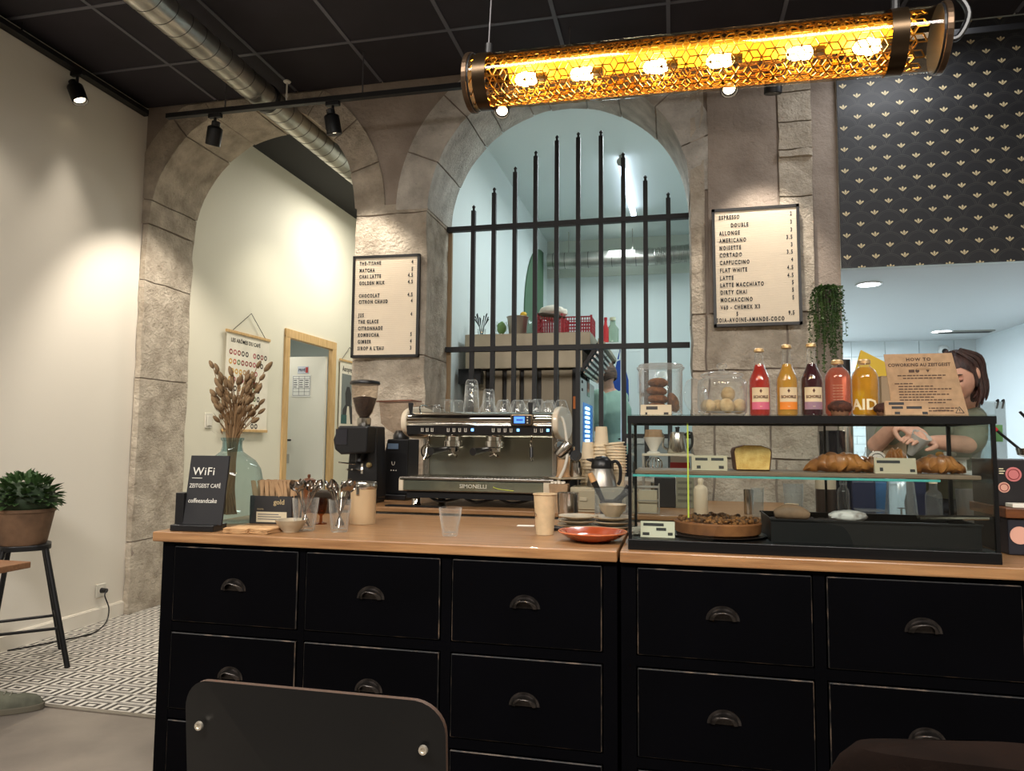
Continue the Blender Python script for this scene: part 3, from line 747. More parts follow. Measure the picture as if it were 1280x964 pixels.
for sx in (-.192, .197):
    o = obj('screw', B().lathe([(0, .002), (.0035, .002), (.004, .004), (.0068, .004), (.0075, 0)], 14), SCR, bk, (sx, -.011+.028*(sx/.2285)**2-.10*(.73-.42), .728), (pi/2, 0, 0), smooth=True)
obj('seat', B().prism(rrect(.42, .40, .07), .435, .447, 'Z').add([], []), PLY, ch, (0, .20, 0), bev=.003)
for sx in (-1, 1):
    obj('leg', B().tube(smooth_path([(sx*.19, -.02, .60), (sx*.185, .0, .46), (sx*.19, -.03, .2), (sx*.20, -.06, .0)]), .011, 10), BLKMET, ch, smooth=True)
    obj('leg', B().tube([(sx*.17, .38, .43), (sx*.20, .42, .0)], .011, 10), BLKMET, ch, smooth=True)
    obj('seat_rail', B().tube([(sx*.17, .0, .428), (sx*.17, .38, .428)], .009, 8), BLKMET, ch)
# brown upholstered chair, bottom right
BROWN = mat('brown_upholstery', (22, 15, 12), .95, var=.2, vs=9, bump=.15, bs=60, spec=.05)
bz = at(1160, 912, Y=1.0)
c2 = thing('upholstered_chair', 'brown fabric chair with a rounded back, before the right drawer cabinet', 'chair', (.47, 1.0, 0))
q = B()
def fb(s, t):
    a = 2*pi*s; w_ = .30
    z = .42+(bz.z-.42)*t; k = 1-.16*max(0, (t-.72)/.28)**2.2; th = .035*(1-.0*t)
    tt = 1.0 if t < .999 else .0
    x = w_*k*(abs(cos(a))**.5)*(1 if cos(a) >= 0 else -1); y = th*(abs(sin(a))**.7)*(1 if sin(a) >= 0 else -1)
    k2 = sqrt(max(0, 1-max(0, (t-.94)/.06)**2)); 
    return (x*(.55+.45*k2 if t > .94 else 1), y*k2+.05*(x/.3)**2-.08*t, z+.018*(1-(x/.3)**2)*t+.004*sin(9*x+3*t))
obj('backrest', q.grid(fb, 36, 26, True), BROWN, c2, smooth=True)
obj('seat', B().prism(rrect(.48, .44, .09), .38, .46, 'Z'), BROWN, c2, (0, .22, 0), bev=.02, bseg=3)
for sx in (-1, 1):
    for yy in (.03, .40): obj('leg', B().tube([(sx*.2, yy, .39), (sx*.23, yy+(.03 if yy > .1 else -.03), 0)], [.016, .010], 10), WOODD, c2, smooth=True)
# metal stool, standing with a corner towards the room
sz = .632
st = thing('bar_stool', 'black metal stool against the white wall carrying the potted plant', 'stool', (-3.39, 3.22, 0))
obj('seat', B().prism(rrect(.235, .235, .08), sz-.03, sz, 'Z'), BLKMET, st, rot=(0, 0, pi/4), bev=.006)
feet = [(.29, .02), (-.02, -.29), (-.02, .29), (-.23, .03)]; order = [0, 1, 3, 2]
def legp(i, z):
    lx, ly = feet[i]; k = max(0, min(1, z/(sz-.03))); f = V((lx, ly)); t = f.normalized()*.125
    q_ = f+(t-f)*k; return (q_.x, q_.y, z)
for i in range(4): obj('leg', B().tube(smooth_path([tuple(V(legp(i, sz-.018))*1), legp(i, sz-.06), legp(i, .3), legp(i, 0)]), .0135, 10), BLKMET, st, smooth=True)
for k in range(4): obj('foot_rail', B().cyl(legp(order[k], .20+.03*(k % 2)), legp(order[(k+1) % 4], .20+.03*(k % 2)), .008, n=8), BLKMET, st)
# plant pot
POT = mat('rust_brown_pot', (96, 72, 52), .8, col2=(124, 94, 70), vs=9, bump=.15, bs=40)
LEAF = mat('leaf_green', (46, 72, 38), .5, col2=(84, 112, 62), vs=12, spec=.4)
pp = thing('potted_plant', 'round bushy green plant in a brown pot on the metal stool', 'plant', (-3.39, 3.2, sz))
obj('pot', B().lathe([(.0, .0), (.105, 0), (.112, .01), (.140, .17), (.146, .172), (.146, .188), (.134, .188), (.13, .17), (0, .165)], 32), POT, pp, smooth=True)
q = B(); L_ = .062
q.add([(0, 0, 0), (-.017, .018, .004), (.017, .018, .004), (0, .020, -.004), (-.019, .038, .002), (.019, .038, .002), (0, .040, -.006), (0, L_, -.010)],
      [(0, 3, 1), (0, 2, 3), (1, 3, 6, 4), (3, 2, 5, 6), (4, 6, 7), (6, 5, 7)])
lm = mesh('leaf', q, LEAF, True, fix=False)
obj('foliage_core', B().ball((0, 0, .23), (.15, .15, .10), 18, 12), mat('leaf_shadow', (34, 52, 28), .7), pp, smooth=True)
for k in range(290):
    a = random.uniform(0, 2*pi); t = random.uniform(-.25, 1); r_ = sqrt(1-min(1, abs(t))**2)
    d = V((r_*cos(a), r_*sin(a), t)); p = V((0, 0, .235))+V((d.x*.15, d.y*.15, d.z*.115))*random.uniform(.86, 1.02)
    e_ = (d+V((random.uniform(-.5, .5), random.uniform(-.5, .5), random.uniform(-.2, .6)))).normalized()
    o = obj('leaf', lm, None, pp, p, e_.to_track_quat('Y', 'Z').to_euler()); s_ = random.uniform(.65, 1.0); o.scale = (s_, s_, s_)
# low table corner
c_ = at(39, 702, Y=2.72)
tb = thing('side_table', 'brown wooden table corner in front of the stool, mostly cut off', 'table', (c_.x-.3, c_.y-.25, 0))
obj('tabletop', B().bx((-.42, -.25, c_.z-.028), (.3, .25, c_.z)), mat('brown_tabletop', (120, 84, 56), .5, col2=(142, 100, 68), vs=6, st=(1, 12, 12)), tb, bev=.003)
for x in (-.40, -.2):
    for y in (-.22, .22): obj('leg', B().bx((x-.02, y-.02, 0), (x+.02, y+.02, c_.z-.028)), BLKMET, tb, bev=.003)
# sneaker
SUEDE = mat('grey_green_suede', (88, 88, 74), .9, var=.15, vs=12, bump=.1, bs=90); SOLE = mat('shoe_sole', (92, 86, 72), .8)
sh = thing('sneaker', 'grey-green suede sneaker on the concrete floor, mostly cut off at the edge', 'shoe', (-2.745, 2.745, 0), R(35))
def shoe(s, t):
    u = t; L = .29; x = -L*(1-u); a = pi*s
    hw = .046*sqrt(max(0, 1-((u-.35)/.66)**4))*(1 if u < .9 else 1); hw = max(hw, .002)
    hh = .105-.055*min(1, u/.62) if u < .62 else .050*sqrt(max(0, 1-((u-.62)/.385)**2.6))
    return (x, hw*cos(a)*(1.0), .024+.0+max(hh, .001)*sin(a)**.8)
obj('upper', B().grid(shoe, 16, 22), SUEDE, sh, smooth=True)
so2 = [(-.29+.0, -.03), (-.29, .03)]
out = []
for k in range(25):
    u = k/24; hw = .049*sqrt(max(0, 1-((u-.35)/.67)**4)); out.append((-.29*(1-u)+.006, hw))
obj('sole', B().prism(out+[(x, -y) for x, y in out[::-1]], 0, .027, 'Z'), SOLE, sh, bev=.004)
for k in range(4):
    x = -.145+.022*k; z = .073-.009*k
    obj('lace', B().tube([(x, -.022, z+.008), (x+.004, 0, z+.018), (x, .022, z+.008)], .003, 6), mat('lace_grey', (120, 118, 104), .9), sh)
# hanging plant on the pier edge
FERN = mat('fern_green', (48, 74, 38), .6, col2=(84, 112, 58), vs=20)
hp0 = at(1034, 365, Y=YW-.03)
hpn = thing('hanging_plant', 'trailing green fern hanging on the pier right of the espresso menu board', 'plant', hp0)
obj('wall_pot', B().lathe([(.0, -.07), (.035, -.07), (.05, 0), (.046, 0), (0, -.01)], 20), mat('dark_pot', (60, 52, 44), .8), hpn, (0, 0, .0), smooth=True)
q = B(); lv = []
for k in range(46):
    a = random.uniform(0, 2*pi); r_ = random.uniform(.01, .075); ln = random.uniform(.2, .52)
    x0, y0 = .3*r_*cos(a), -abs(.3*r_*sin(a)); pts = []
    for i in range(8):
        t = i/7; pts.append((x0+r_*cos(a)*min(1, 2.2*t)+.008*sin(9*t+k), y0-abs(r_*sin(a))*min(1, 2*t)*.8, .015+.05*sin(pi*min(1, t*1.5))*.6-ln*t*t*.9))
    q.tube(pts, .0013, 4); lv.append(pts)
q2 = B()
for pts in lv:
    P = smooth_path(pts, 4)
    for p in P[2:]:
        for s in (-1, 1):
            d = V((random.uniform(-1, 1), random.uniform(-1, .5), random.uniform(-.7, .5))).normalized(); l_ = random.uniform(.009, .017); n_ = d.cross(V((.3, .5, .8))).normalized()*l_*.4
            q2.add([p, p+d*l_*.5+n_, p+d*l_, p+d*l_*.5-n_], [(0, 1, 2, 3)])
obj('stems', q, FERN, hpn)['kind'] = 'stuff'; obj('foliage', q2, FERN, hpn, fix=False)['kind'] = 'stuff'

# ================================================================== SHOWCASE
SX0, SX1, SY0, SY1, SZ = -.138, .866, 2.215, 2.56, 1.283
FRM = mat('showcase_frame', (7, 7, 8), .42, spec=.3)
sc = thing('glass_showcase', 'black framed glass pastry showcase on the right worktop', 'showcase', (SX0, SY0, CT)); SW, SD, SH = SX1-SX0, SY1-SY0, SZ-CT
obj('base', B().bx((0, 0, 0), (SW, SD, .032)), FRM, sc, bev=.002)
q = B(); t = .014
for y in (0, SD-t): q.bx((0, y, SH-.024), (SW, y+t, SH-.002))
for x in (0, SW-t): q.bx((x, t, SH-.024), (x+t, SD-t, SH-.002))
obj('top_frame', q, FRM, sc)
for x, y in ((0, 0), (SW-t, 0), (0, SD-t), (SW-t, SD-t)): obj('post', B().bx((x+.001, y+.001, .03), (x+t*.8, y+t*.8, SH-.02)), FRM, sc)
obj('rear_mullion', B().bx((SW*.62, SD-.01, .03), (SW*.62+.007, SD-.004, SH-.02)), FRM, sc)
obj('front_pane', B().bx((t, .003, .032), (SW-t, .007, SH-.024)), PANE, sc)
for x in (.003, SW-.007): obj('side_pane', B().bx((x, t, .032), (x+.004, SD-t, SH-.024)), PANE, sc)
obj('top_pane', B().bx((.002, .002, SH-.002), (SW-.002, SD-.002, SH+.002)), PANE, sc)
ZS = 1.103
obj('shelf', B().bx((t, .02, ZS-CT-.006), (SW-t, SD-.02, ZS-CT)), PANE, sc)
obj('shelf_edge', B().bx((t, .014, ZS-CT-.0065), (SW*.86, .0195, ZS-CT)), mat('turquoise_glass_edge', (86, 170, 164), .15), sc)
lx = at(860, 585, Y=SY0+.01).x-SX0
obj('edge_strip', B().bx((lx-.0022, .008, .10), (lx+.0022, .013, SH-.024)), mat('lime_edge', (196, 206, 84), .3), sc)
sv = obj('serving_board', B().bx((SX0+.02, SY0+.035, ZS+.0005), (SX1-.03, SY0+.28, ZS+.012)), mat('grey_brown_board', (112, 92, 74), .6, var=.1, vs=6), None, bev=.002)
tag(sv, 'grey-brown serving board on the glass shelf under the croissants and loaf', 'board')

def on(px, py, z): return at(px, py, Z=z)
ZT = SZ+.0025
# ---- bottles on top
def liquid(name, c, f=.5): return glassy(name, tuple(int(255*(x/255)**.6) for x in c), rough=.05, gl=.1, body=c, bfac=f)
def curved_text(s, size, par, r, z, m, sx=1, x0=0, **k):
    o = text(s, size, None, (0, 0, 0), m=m, al='CENTER', **k)
    for v in o.data.vertices:
        a = (v.co.x*sx+x0)/r; y = v.co.y; d = v.co.z
        v.co = V(((r+.0006+d)*sin(a), -(r+.0006+d)*cos(a), z+y))
    o.rotation_euler = (0, 0, 0); o.parent = par; return o
def band(r, z0, z1, a0, a1, n=18):
    q = B(); vs = []
    for k in range(n+1):
        a = a0+(a1-a0)*k/n
        vs += [(r*sin(a), -r*cos(a), z0), (r*sin(a), -r*cos(a), z1)]
    return q.add(vs, [(2*i, 2*i+2, 2*i+3, 2*i+1) for i in range(n)])
LABEL = mat('bottle_label', (222, 204, 170), .7)
def tall_bottle(px, label, liq, foot, h_=.222, lower=None):
    p = on(px, 516, ZT); p.y = 2.42; p.x = at(px, 516, Y=2.42).x; p.z = ZT
    t = thing('juice_bottle', label, 'bottle', p, group='bottles on the showcase'); r = .0335
    prof = [(.0, .002), (r-.004, 0), (r, .006), (r, .105), (r*.96, .122), (r*.62, .148), (.0145, .168), (.0125, .19), (.0125, h_-.01)]
    ins = [(a*.90 if a > .02 else a*.84, z+(.003 if z < .01 else 0)) for a, z in prof if z < .178]
    obj('liquid', B().lathe(ins, 24), liq, t, smooth=True)
    obj('glass_body', B().lathe(prof, 24), GLASS, t, smooth=True)
    obj('cap', B().lathe([(.0125, h_-.014), (.0158, h_-.012), (.0155, h_-.004), (.011, h_), (0, h_)], 21, mod=lambda a, z: 1+.03*cos(21*a)*(z < h_-.006)), mat('crown_cap', (206, 176, 128), .35, .6), t, smooth=True)
    obj('front_label', band(r+.0005, .022, .092, -.85, .85), LABEL, t)
    obj('label_foot', band(r+.0009, .022, .046, -.85, .85), mat('label_'+foot[0], foot[1], .6), t)
    obj('emblem', B().add([((r+.0012)*sin(a), -(r+.0012)*cos(a), z) for a, z in ((0, .088), (.12, .081), (0, .074), (-.12, .081))], [(0, 1, 2, 3)]), mat('label_brown', (92, 52, 36), .6), t)
    curved_text('SCHORLE', .0125, t, r+.0006, .058, mat('label_brown'), sx=.86, bold=.0004)
    curved_text('bio', .006, t, r+.001, .030, LABEL, sx=1)
    return t
tall_bottle(950, 'tall glass bottle of pink-red juice with cream label, leftmost on the showcase', liquid('red_juice', (226, 84, 70)), ('pink', (206, 100, 128)))
tall_bottle(984.5, 'tall glass bottle of yellow-orange juice with cream label, between red and purple bottles', liquid('yellow_juice', (248, 204, 96)), ('orange', (226, 132, 44)), .232)
tall_bottle(1015.5, 'tall glass bottle of dark purple juice with cream label', liquid('purple_juice', (94, 22, 42), .6), ('mauve', (150, 118, 136)), .235)
def lemon_bottle(px, label, liq, txt, big):
    p = at(px, 516, Y=2.43); p.z = ZT
    t = thing('lemonade_bottle', label, 'bottle', p, group='bottles on the showcase'); r = .0395
    prof = [(0, .003), (r-.006, 0), (r, .008), (r, .115), (r*.97, .128), (r*.78, .145), (r*.5, .155), (.016, .160), (.0155, .176)]
    obj('liquid', B().lathe([(a*.92, z+(.004 if z < .01 else 0)) for a, z in prof if z < .156], 24), liq, t, smooth=True)
    obj('glass_body', B().lathe(prof, 24), GLASS, t, smooth=True)
    obj('cap', B().lathe([(.016, .166), (.0185, .167), (.018, .177), (.013, .181), (0, .181)], 21), mat('crown_cap'), t, smooth=True)
    PR = mat('white_print', (236, 226, 190), .5)
    if big:
        curved_text('AID', .046, t, r+.0006, .022, PR, sx=1.0, x0=-.012, bold=.0012)
    else:
        for k in range(6): curved_text('ChariTea'[:6] if False else '— — —', .010, t, r+.0006, .095-.009*k, PR, sx=.8, x0=-.008)
    return t
lemon_bottle(1048, 'short glass bottle of salmon-pink lemonade behind the dark muffin', liquid('pink_lemonade', (232, 140, 112)), '', False)
lemon_bottle(1082, 'short glass bottle of golden yellow lemonade with AID printed white', liquid('gold_lemonade', (238, 188, 40), .6), 'AID', True)
# ---- jars
def jar1():
    p = at(826, 517, Y=2.42); p.z = ZT
    t = thing('cookie_jar', 'straight clear glass jar holding stacked brown cookies, leftmost on the showcase', 'jar', p)
    obj('glass_body', B().lathe([(.0, .003), (.066, .003), (.070, .006), (.071, .150), (.074, .154), (.078, .158), (.078, .163), (.072, .163), (.0685, .156), (.067, .012), (0, .009)], 36), GLASS, t, smooth=True)
    obj('lid', B().lathe([(.070, .1635), (.074, .168), (.070, .172), (0, .172)], 36), GLASS, t, smooth=True)
    return p
p = jar1(); COOK = mat('brown_cookie', (88, 50, 26), .85, col2=(142, 88, 46), vs=60, bump=.4, bs=160)
def cookie_mesh(r, h): 
    return mesh('cookie', B().ball((0, 0, 0), (r, r, h), 18, 8, lambda d: 1+.09*noise.noise(d*3.1+V((r*99, 0, 0)))), COOK, True)
cm = cookie_mesh(.034, .017)
for k, lab in enumerate(('bottom', 'second', 'third', 'top')):
    o = obj('cookie', cm, None, None, (p.x-.012+random.uniform(-.004, .004), p.y-.012, p.z+.03+.027*k), (random.uniform(-.1, .1), random.uniform(-.1, .1), k)); tag(o, f'brown cookie in the straight jar, {lab} of the upright stack' if k else 'brown cookie in the straight jar, lowest of the upright stack', 'cookie', 'cookies in the straight jar')
for k, (dx, dz, ry) in enumerate(((.042, .045, 1.25), (.046, .048, 1.9))[:1]):
    o = obj('cookie', cm, None, None, (p.x+.040, p.y+.002, p.z+.046), (0, 1.28, .3)); tag(o, 'brown cookie standing on edge right of the stack in the straight jar', 'cookie', 'cookies in the straight jar')
p = at(903, 517, Y=2.43); p.z = ZT
t = thing('cookie_jar', 'round glass jar with a knobbed lid holding pale round cookies', 'jar', p)
obj('glass_body', B().lathe([(0, .003), (.066, .003), (.076, .014), (.078, .03), (.078, .105), (.074, .118), (.062, .126), (.062, .130), (.059, .130), (.059, .124), (.070, .115), (.0745, .104), (.0745, .03), (.072, .016), (0, .010)], 36), GLASS, t, smooth=True)
obj('lid', B().lathe([(.066, .131), (.069, .135), (.066, .139), (.045, .146), (.012, .150), (.008, .154), (.014, .160), (.017, .167), (.012, .175), (0, .177)], 36), GLASS, t, smooth=True)
PALE = mat('pale_cookie', (186, 158, 112), .85, col2=(214, 190, 146), vs=40, bump=.3, bs=120)
bm_ = mesh('cookie_ball', B().ball((0, 0, 0), (.0255, .0255, .022), 16, 10, lambda d: 1+.07*noise.noise(d*2.7)), PALE, True)
for k, (dx, dy, dz, lab) in enumerate(((-.045, -.02, .034, 'left front'), (.012, -.040, .034, 'centre front'), (.052, .0, .034, 'right end'), (-.016, .03, .034, 'at the back'), (-.028, -.012, .071, 'upper left, lying on top'), (.018, -.004, .073, 'upper right, lying on top'))[:6]):
    if k == 4: continue
    o = obj('round_cookie', bm_, None, None, (p.x+dx, p.y+dy, p.z+dz), (k, .3*k, k)); tag(o, f'pale round cookie in the knobbed glass jar, {lab}', 'cookie', 'round cookies in the knobbed jar')
p = at(871, 517, Y=2.36); p.z = ZT
t = thing('jar_cover', 'round glass jar lid leaning upright between the two cookie jars', 'lid', p, rot=(R(-8), 0, R(52)))
obj('disc', B().lathe([(.0, 0), (.056, 0), (.060, .004), (.060, .009), (.056, .012), (0, .016)], 36, (0, 0, 0)), GLASS, t, (0, .0, .0608), (pi/2, 0, 0), smooth=True)
# ---- price tags: folded kraft cards, wording too small to read becomes bars
def price(name_lab, x, y, z, w_, h_, bars, lean=12, rz=0, m=None):
    t = thing('price_tag', name_lab, 'tag', (x, y, z), rot=(R(-lean), 0, rz))
    obj('card', B().bx((-w_/2, 0, 0), (w_/2, .0012, h_)), m or CREAM, t)
    obj('card_back', B().box((0, .0012+h_*.16, h_*.47), (w_, .0012, h_*.94), rx=R(lean+9)), m or CREAM, t)
    q = B()
    for a, b_, c, d in bars: q.bx((-w_/2+a*w_, -.0006, c*h_), (-w_/2+b_*w_, .0, d*h_))
    obj('print', q, INK, t)['kind'] = 'stuff'; return t
def ptag(lab, px, py, y, z, wpx, hpx, bars, m=None, rz=0):
    p = at(px, py, Y=y); sc_ = (rt.x*0+1)*(fw.dot(p-EYE))/FPX
    return price(lab, p.x, y, z, wpx*sc_, hpx*sc_, bars, m=m, rz=rz)
ptag('cream price tag in front of the straight cookie jar', 820, 517, 2.325, ZT, 38, 14, [(.18, .55, .55, .85), (.15, .22, .08, .3), (.75, .9, .08, .3)])
ptag('kraft price tag before the coworking notice, on top of the showcase', 1134, 517, 2.30, ZT, 50, 19, [(.1, .45, .72, .9), (.16, .42, .45, .62), (.5, .85, .45, .62), (.22, .34, .08, .25), (.85, .97, .08, .25)], KRAFT)
ptag('cream price tag left of the loaf slice on the middle shelf', 887, 587, 2.30, ZS+.0125, 43, 19, [(.1, .45, .66, .84), (.55, .9, .66, .84), (.14, .25, .12, .32), (.76, .9, .12, .32)])
ptag('cream price tag standing between the croissants on the middle shelf', 1120, 590, 2.29, ZS+.0125, 48, 20, [(.06, .62, .66, .84), (.12, .2, .15, .38), (.84, .96, .12, .3)])
ptag('cream price tag before the round tart at the bottom of the showcase', 822, 672, 2.27, .9095, 42, 20, [(.08, .68, .7, .88), (.46, .75, .42, .6), (.06, .26, .12, .3), (.8, .94, .14, .32)], mat('tag_grey_cream', (204, 198, 176), .7))
# coworking notice
p = at(1158, 518, Y=2.42)
nt = thing('coworking_notice', 'kraft notice reading HOW TO, COWORKING AU ZEITGEIST, upright on the showcase', 'notice', (p.x, 2.40, ZT), rot=(R(-14), 0, R(-3)))
w_, h_ = .205, .205
obj('card', B().add([(-w_/2+.006, 0, 0), (w_/2+.006, 0, 0), (w_/2-.02, 0, h_), (-w_/2-.006, 0, h_), (-w_/2+.006, .002, 0), (w_/2+.006, .002, 0), (w_/2-.02, .002, h_), (-w_/2-.006, .002, h_)], [(0, 1, 2, 3), (7, 6, 5, 4), (0, 4, 5, 1), (1, 5, 6, 2), (2, 6, 7, 3), (3, 7, 4, 0)]), KRAFT, nt)
obj('support_leg', B().box((0, .035, .08), (.04, .002, .17), rx=R(26)), KRAFT, nt)
BRN = mat('brown_print', (70, 48, 34), .7)
text('HOW TO', .0145, nt, (-.012, -.0006, h_-.024), m=BRN, al='CENTER', sp=1.2, bold=.0004)
text('COWORKING AU ZEITGEIST', .0145, nt, (-.012, -.0006, h_-.042), m=BRN, al='CENTER', sx=.86, sp=1.1, bold=.0004)
q = B()
q.bx((-.042, -.0008, h_-.062), (-.026, 0, h_-.053)).lathe([(0, -.0004), (.006, -.0004), (.006, .0004), (0, .0004)], 12, (0, 0, 0)) if False else q.bx((-.042, -.0008, h_-.062), (-.026, 0, h_-.053))
q.prism([(.0-.018+.006*cos(a), h_-.057+.006*sin(a)) for a in [2*pi*i/10 for i in range(10)]], -.0008, 0); q.prism([(.006, h_-.054), (.011, h_-.051), (.016, h_-.054), (.011, h_-.063)], -.0008, 0)
for k, (x0_, x1_) in enumerate([(-.07, .055), (-.055, .045), None, (-.08, -.03), (-.07, .025), (-.07, .068), (-.07, .03), (-.07, .065), (-.07, .02), (-.07, .066), (-.055, .045)] if True else []) if False else []: pass
zz = h_-.074
for seg in ((-.075, .06), (-.06, .05), None, (-.085, -.03), (-.075, .028), (-.075, .07), (-.075, .035), (-.075, .066), (-.075, .02), (-.075, .074), (-.06, .05), None, (.0, .082), (.0, .07)):
    if seg:
        x = seg[0]
        while x < seg[1]-.006:
            l_ = random.uniform(.006, .014); q.bx((x, -.0007, zz), (min(x+l_, seg[1]), 0, zz+.0032)); x += l_+.0025
    zz -= .0088
obj('print', q, BRN, nt)['kind'] = 'stuff'
q = B(); c0 = (.085, .018)
for k in range(3):
    a0_, a1_ = pi/2+2*pi*k/3, pi/2+2*pi*(k+1)/3; A_, B_ = V((c0[0]+.013*cos(a0_), -.0006, c0[1]+.013*sin(a0_))), V((c0[0]+.013*cos(a1_), -.0006, c0[1]+.013*sin(a1_))); q.tube([A_, B_], .001, 4)
q.bx((c0[0]-.0008, -.001, c0[1]-.001), (c0[0]+.0008, 0, c0[1]+.006)); q.bx((c0[0]-.0008, -.001, c0[1]-.004), (c0[0]+.0008, 0, c0[1]-.0025))
obj('warning_triangle', q, INK, nt)
text('ATTENTION', .0075, nt, (.02, -.0006, .017), m=BRN, sx=.9); 
# muffins
MUF = mat('dark_muffin', (52, 28, 20), .85, col2=(92, 50, 34), vs=30, bump=.5, bs=90)
def muffin(px, y, lab, s=1, case=True):
    p = at(px, 517, Y=y); t = thing('muffin', lab, 'muffin', (p.x, y, ZT))
    obj('paper_case', B().lathe([(0, 0), (.022*s, 0), (.029*s, .022*s)], 28, mod=lambda a, z: 1+.03*cos(14*a)), mat('muffin_case', (120, 84, 60), .8), t, smooth=True)
    obj('crumb', B().ball((0, 0, .026*s), (.034*s, .034*s, .021*s), 22, 12, lambda d: 1+.16*noise.noise(d*3.2)), MUF, t, smooth=True); return t
muffin(1050, 2.34, 'dark chocolate muffin in front of the pink lemonade bottle', 1.0)
muffin(1106, 2.38, 'dark chocolate muffin right of the yellow lemonade bottle, half behind the tag', .9)
# ---- pastries
CRUST = mat('croissant_crust', (118, 66, 28), .45, col2=(190, 126, 60), vs=14, lo=.3, hi=.72, bump=.2, bs=50, coat=.25)
def croissant(px0, px1, py, y, z, lab, hh=.046, rz=0, flip=1, bendy=.03):
    a, b_ = at(px0, py, Y=y), at(px1, py, Y=y); L_ = (b_-a).length/2; c = (a+b_)/2
    t = thing('croissant', lab, 'croissant', (c.x, y, z), rz, group='croissants on the middle shelf')
    nseg = 7
    for k in range(nseg):
        u0 = -1+2*k/nseg; u1 = -1+2*(k+1)/nseg
        def f(s, tt, u0=u0, u1=u1, k=k):
            u = u0-.06+(u1-u0+.12)*tt; u = max(-.999, min(.999, u)); rad = (1-abs(u)**2.2)**.62
            puff = .88+.19*sin(pi*tt)
            a_ = 2*pi*s; r_ = max(.05, rad)*puff
            p_ = V((u*L_, bendy*(u*u)*flip+ .036*r_*cos(a_), .001+hh*.5*r_*(1+sin(a_)*1.0)+.0))
            p_ += V((.004*sin(3*a_+k), .006*noise.noise(V((u*5+k, a_, 3)))*rad, .016*noise.noise(V((u*4+2*k, 1.3*a_, 1)))*rad))
            p_.z = max(.0008, p_.z); return p_
        obj('layer', B().grid(f, 18, 7, True), CRUST, t, smooth=True)
    return t
ZB = ZS+.0125
croissant(1007, 1097, 588, 2.34, ZB, 'big golden croissant left of the middle shelf price tag', .056)
croissant(1140, 1211, 591, 2.35, ZB, 'darker golden croissant right of the middle shelf price tag', .052, 0, 1)
croissant(1062, 1112, 588, 2.40, ZB, 'croissant tucked behind the price tag, left side', .044, R(8))
croissant(1104, 1137, 570, 2.44, ZB, 'small raised croissant end showing above the price tag', .07, R(-14), bendy=.0)
CRUMB = mat('cake_crumb', (206, 160, 84), .85, col2=(232, 194, 118), vs=40, bump=.4, bs=150); CAKEC = mat('cake_crust', (92, 52, 28), .7)
p0, p1_ = at(916, 586, Y=2.36), at(964, 586, Y=2.36); W_ = p1_.x-p0.x
lf_ = thing('loaf_cake', 'yellow loaf cake with a dark crust showing its cut face', 'cake', ((p0.x+p1_.x)/2, 2.33, ZB))
prof = [(-W_/2+.006, .0), (W_/2-.006, .0), (W_/2, .058), (W_/2-.004, .068), (W_*.22, .078), (-W_*.2, .079), (-W_/2+.004, .07), (-W_/2, .058)]
obj('crust', B().prism(prof, .002, .12), CAKEC, lf_, bev=.004)
obj('crumb_face', B().prism([(x*.93, .004+z*.93) for x, z in prof], -.001, .004), CRUMB, lf_)
# tart
p = at(897, 676, Y=2.385); TX, TY = p.x, 2.385
tr_ = thing('round_tart', 'round brown tart with a crumbled topping on a black plate in the showcase', 'tart', (TX, TY, .9095))
obj('plate', B().lathe([(0, 0), (.142, .0), (.150, .006), (.146, .007), (.12, .004), (0, .004)], 40), BLKPL, tr_, smooth=True)
obj('pastry', B().lathe([(0, .0045), (.120, .0045), (.130, .012), (.134, .042), (.130, .047), (.124, .043), (0, .043)], 48, mod=lambda a, z: 1+.012*noise.noise(V((3*cos(a), 3*sin(a), z*20)))), mat('tart_crust', (112, 66, 36), .7, col2=(146, 92, 50), vs=20), tr_, smooth=True)
q = B()
for k in range(240):
    a, r_ = random.uniform(0, 2*pi), .122*sqrt(random.random()); s_ = random.uniform(.004, .010)
    q.ball((r_*cos(a), r_*sin(a), .045+random.uniform(0, .011)), (s_, s_, s_*.8), 6, 4)
obj('crumble', q, mat('dark_crumble', (60, 40, 26), .85, col2=(150, 96, 44), vs=60), tr_)['kind'] = 'stuff'
sl = obj('chocolate_slice', B().prism([(0, 0), (.10, .02), (.085, .10), (.0, .07)], 0, .022, 'Z'), mat('slice_dark', (60, 44, 36), .6), None, (at(812, 655, Y=2.44).x, 2.44, .9095), bev=.006); tag(sl, 'dark wrapped slice behind the tart price tag in the showcase', 'cake')
# pan
a, b_ = at(965, 688, Y=2.25), at(1243, 700, Y=2.25); PW = min(b_.x, SX1-.03)-a.x
pn = thing('baking_pan', 'long black baking pan filled with dark cake at the bottom of the showcase', 'pan', (a.x, 2.265, .9095))
q = B(); D_ = .25
q.bx((0, 0, 0), (PW, D_, .003))
for (x0_, y0_, x1_, y1_) in ((0, 0, PW, .003), (0, D_-.003, PW, D_), (0, .003, .003, D_-.003), (PW-.003, .003, PW, D_-.003)): q.bx((x0_, y0_, .003), (x1_, y1_, .068))
PAN = mat('pan_black', (16, 14, 14), .5, .2); obj('tray', q, PAN, pn); q = B()
for y in (-.004, D_-.003): q.bx((-.004, y, .064), (PW+.004, y+.007, .069))
obj('rim', q, PAN, pn)
ck = obj('brownie_slab', B().grid(lambda s, t: (.02+(PW-.30)*s, .01+(D_-.02)*t, .052+.006*noise.noise(V((s*20, t*9, 0)))), 40, 14), mat('brownie', (50, 32, 24), .85, bump=.4, bs=80), pn, smooth=True)
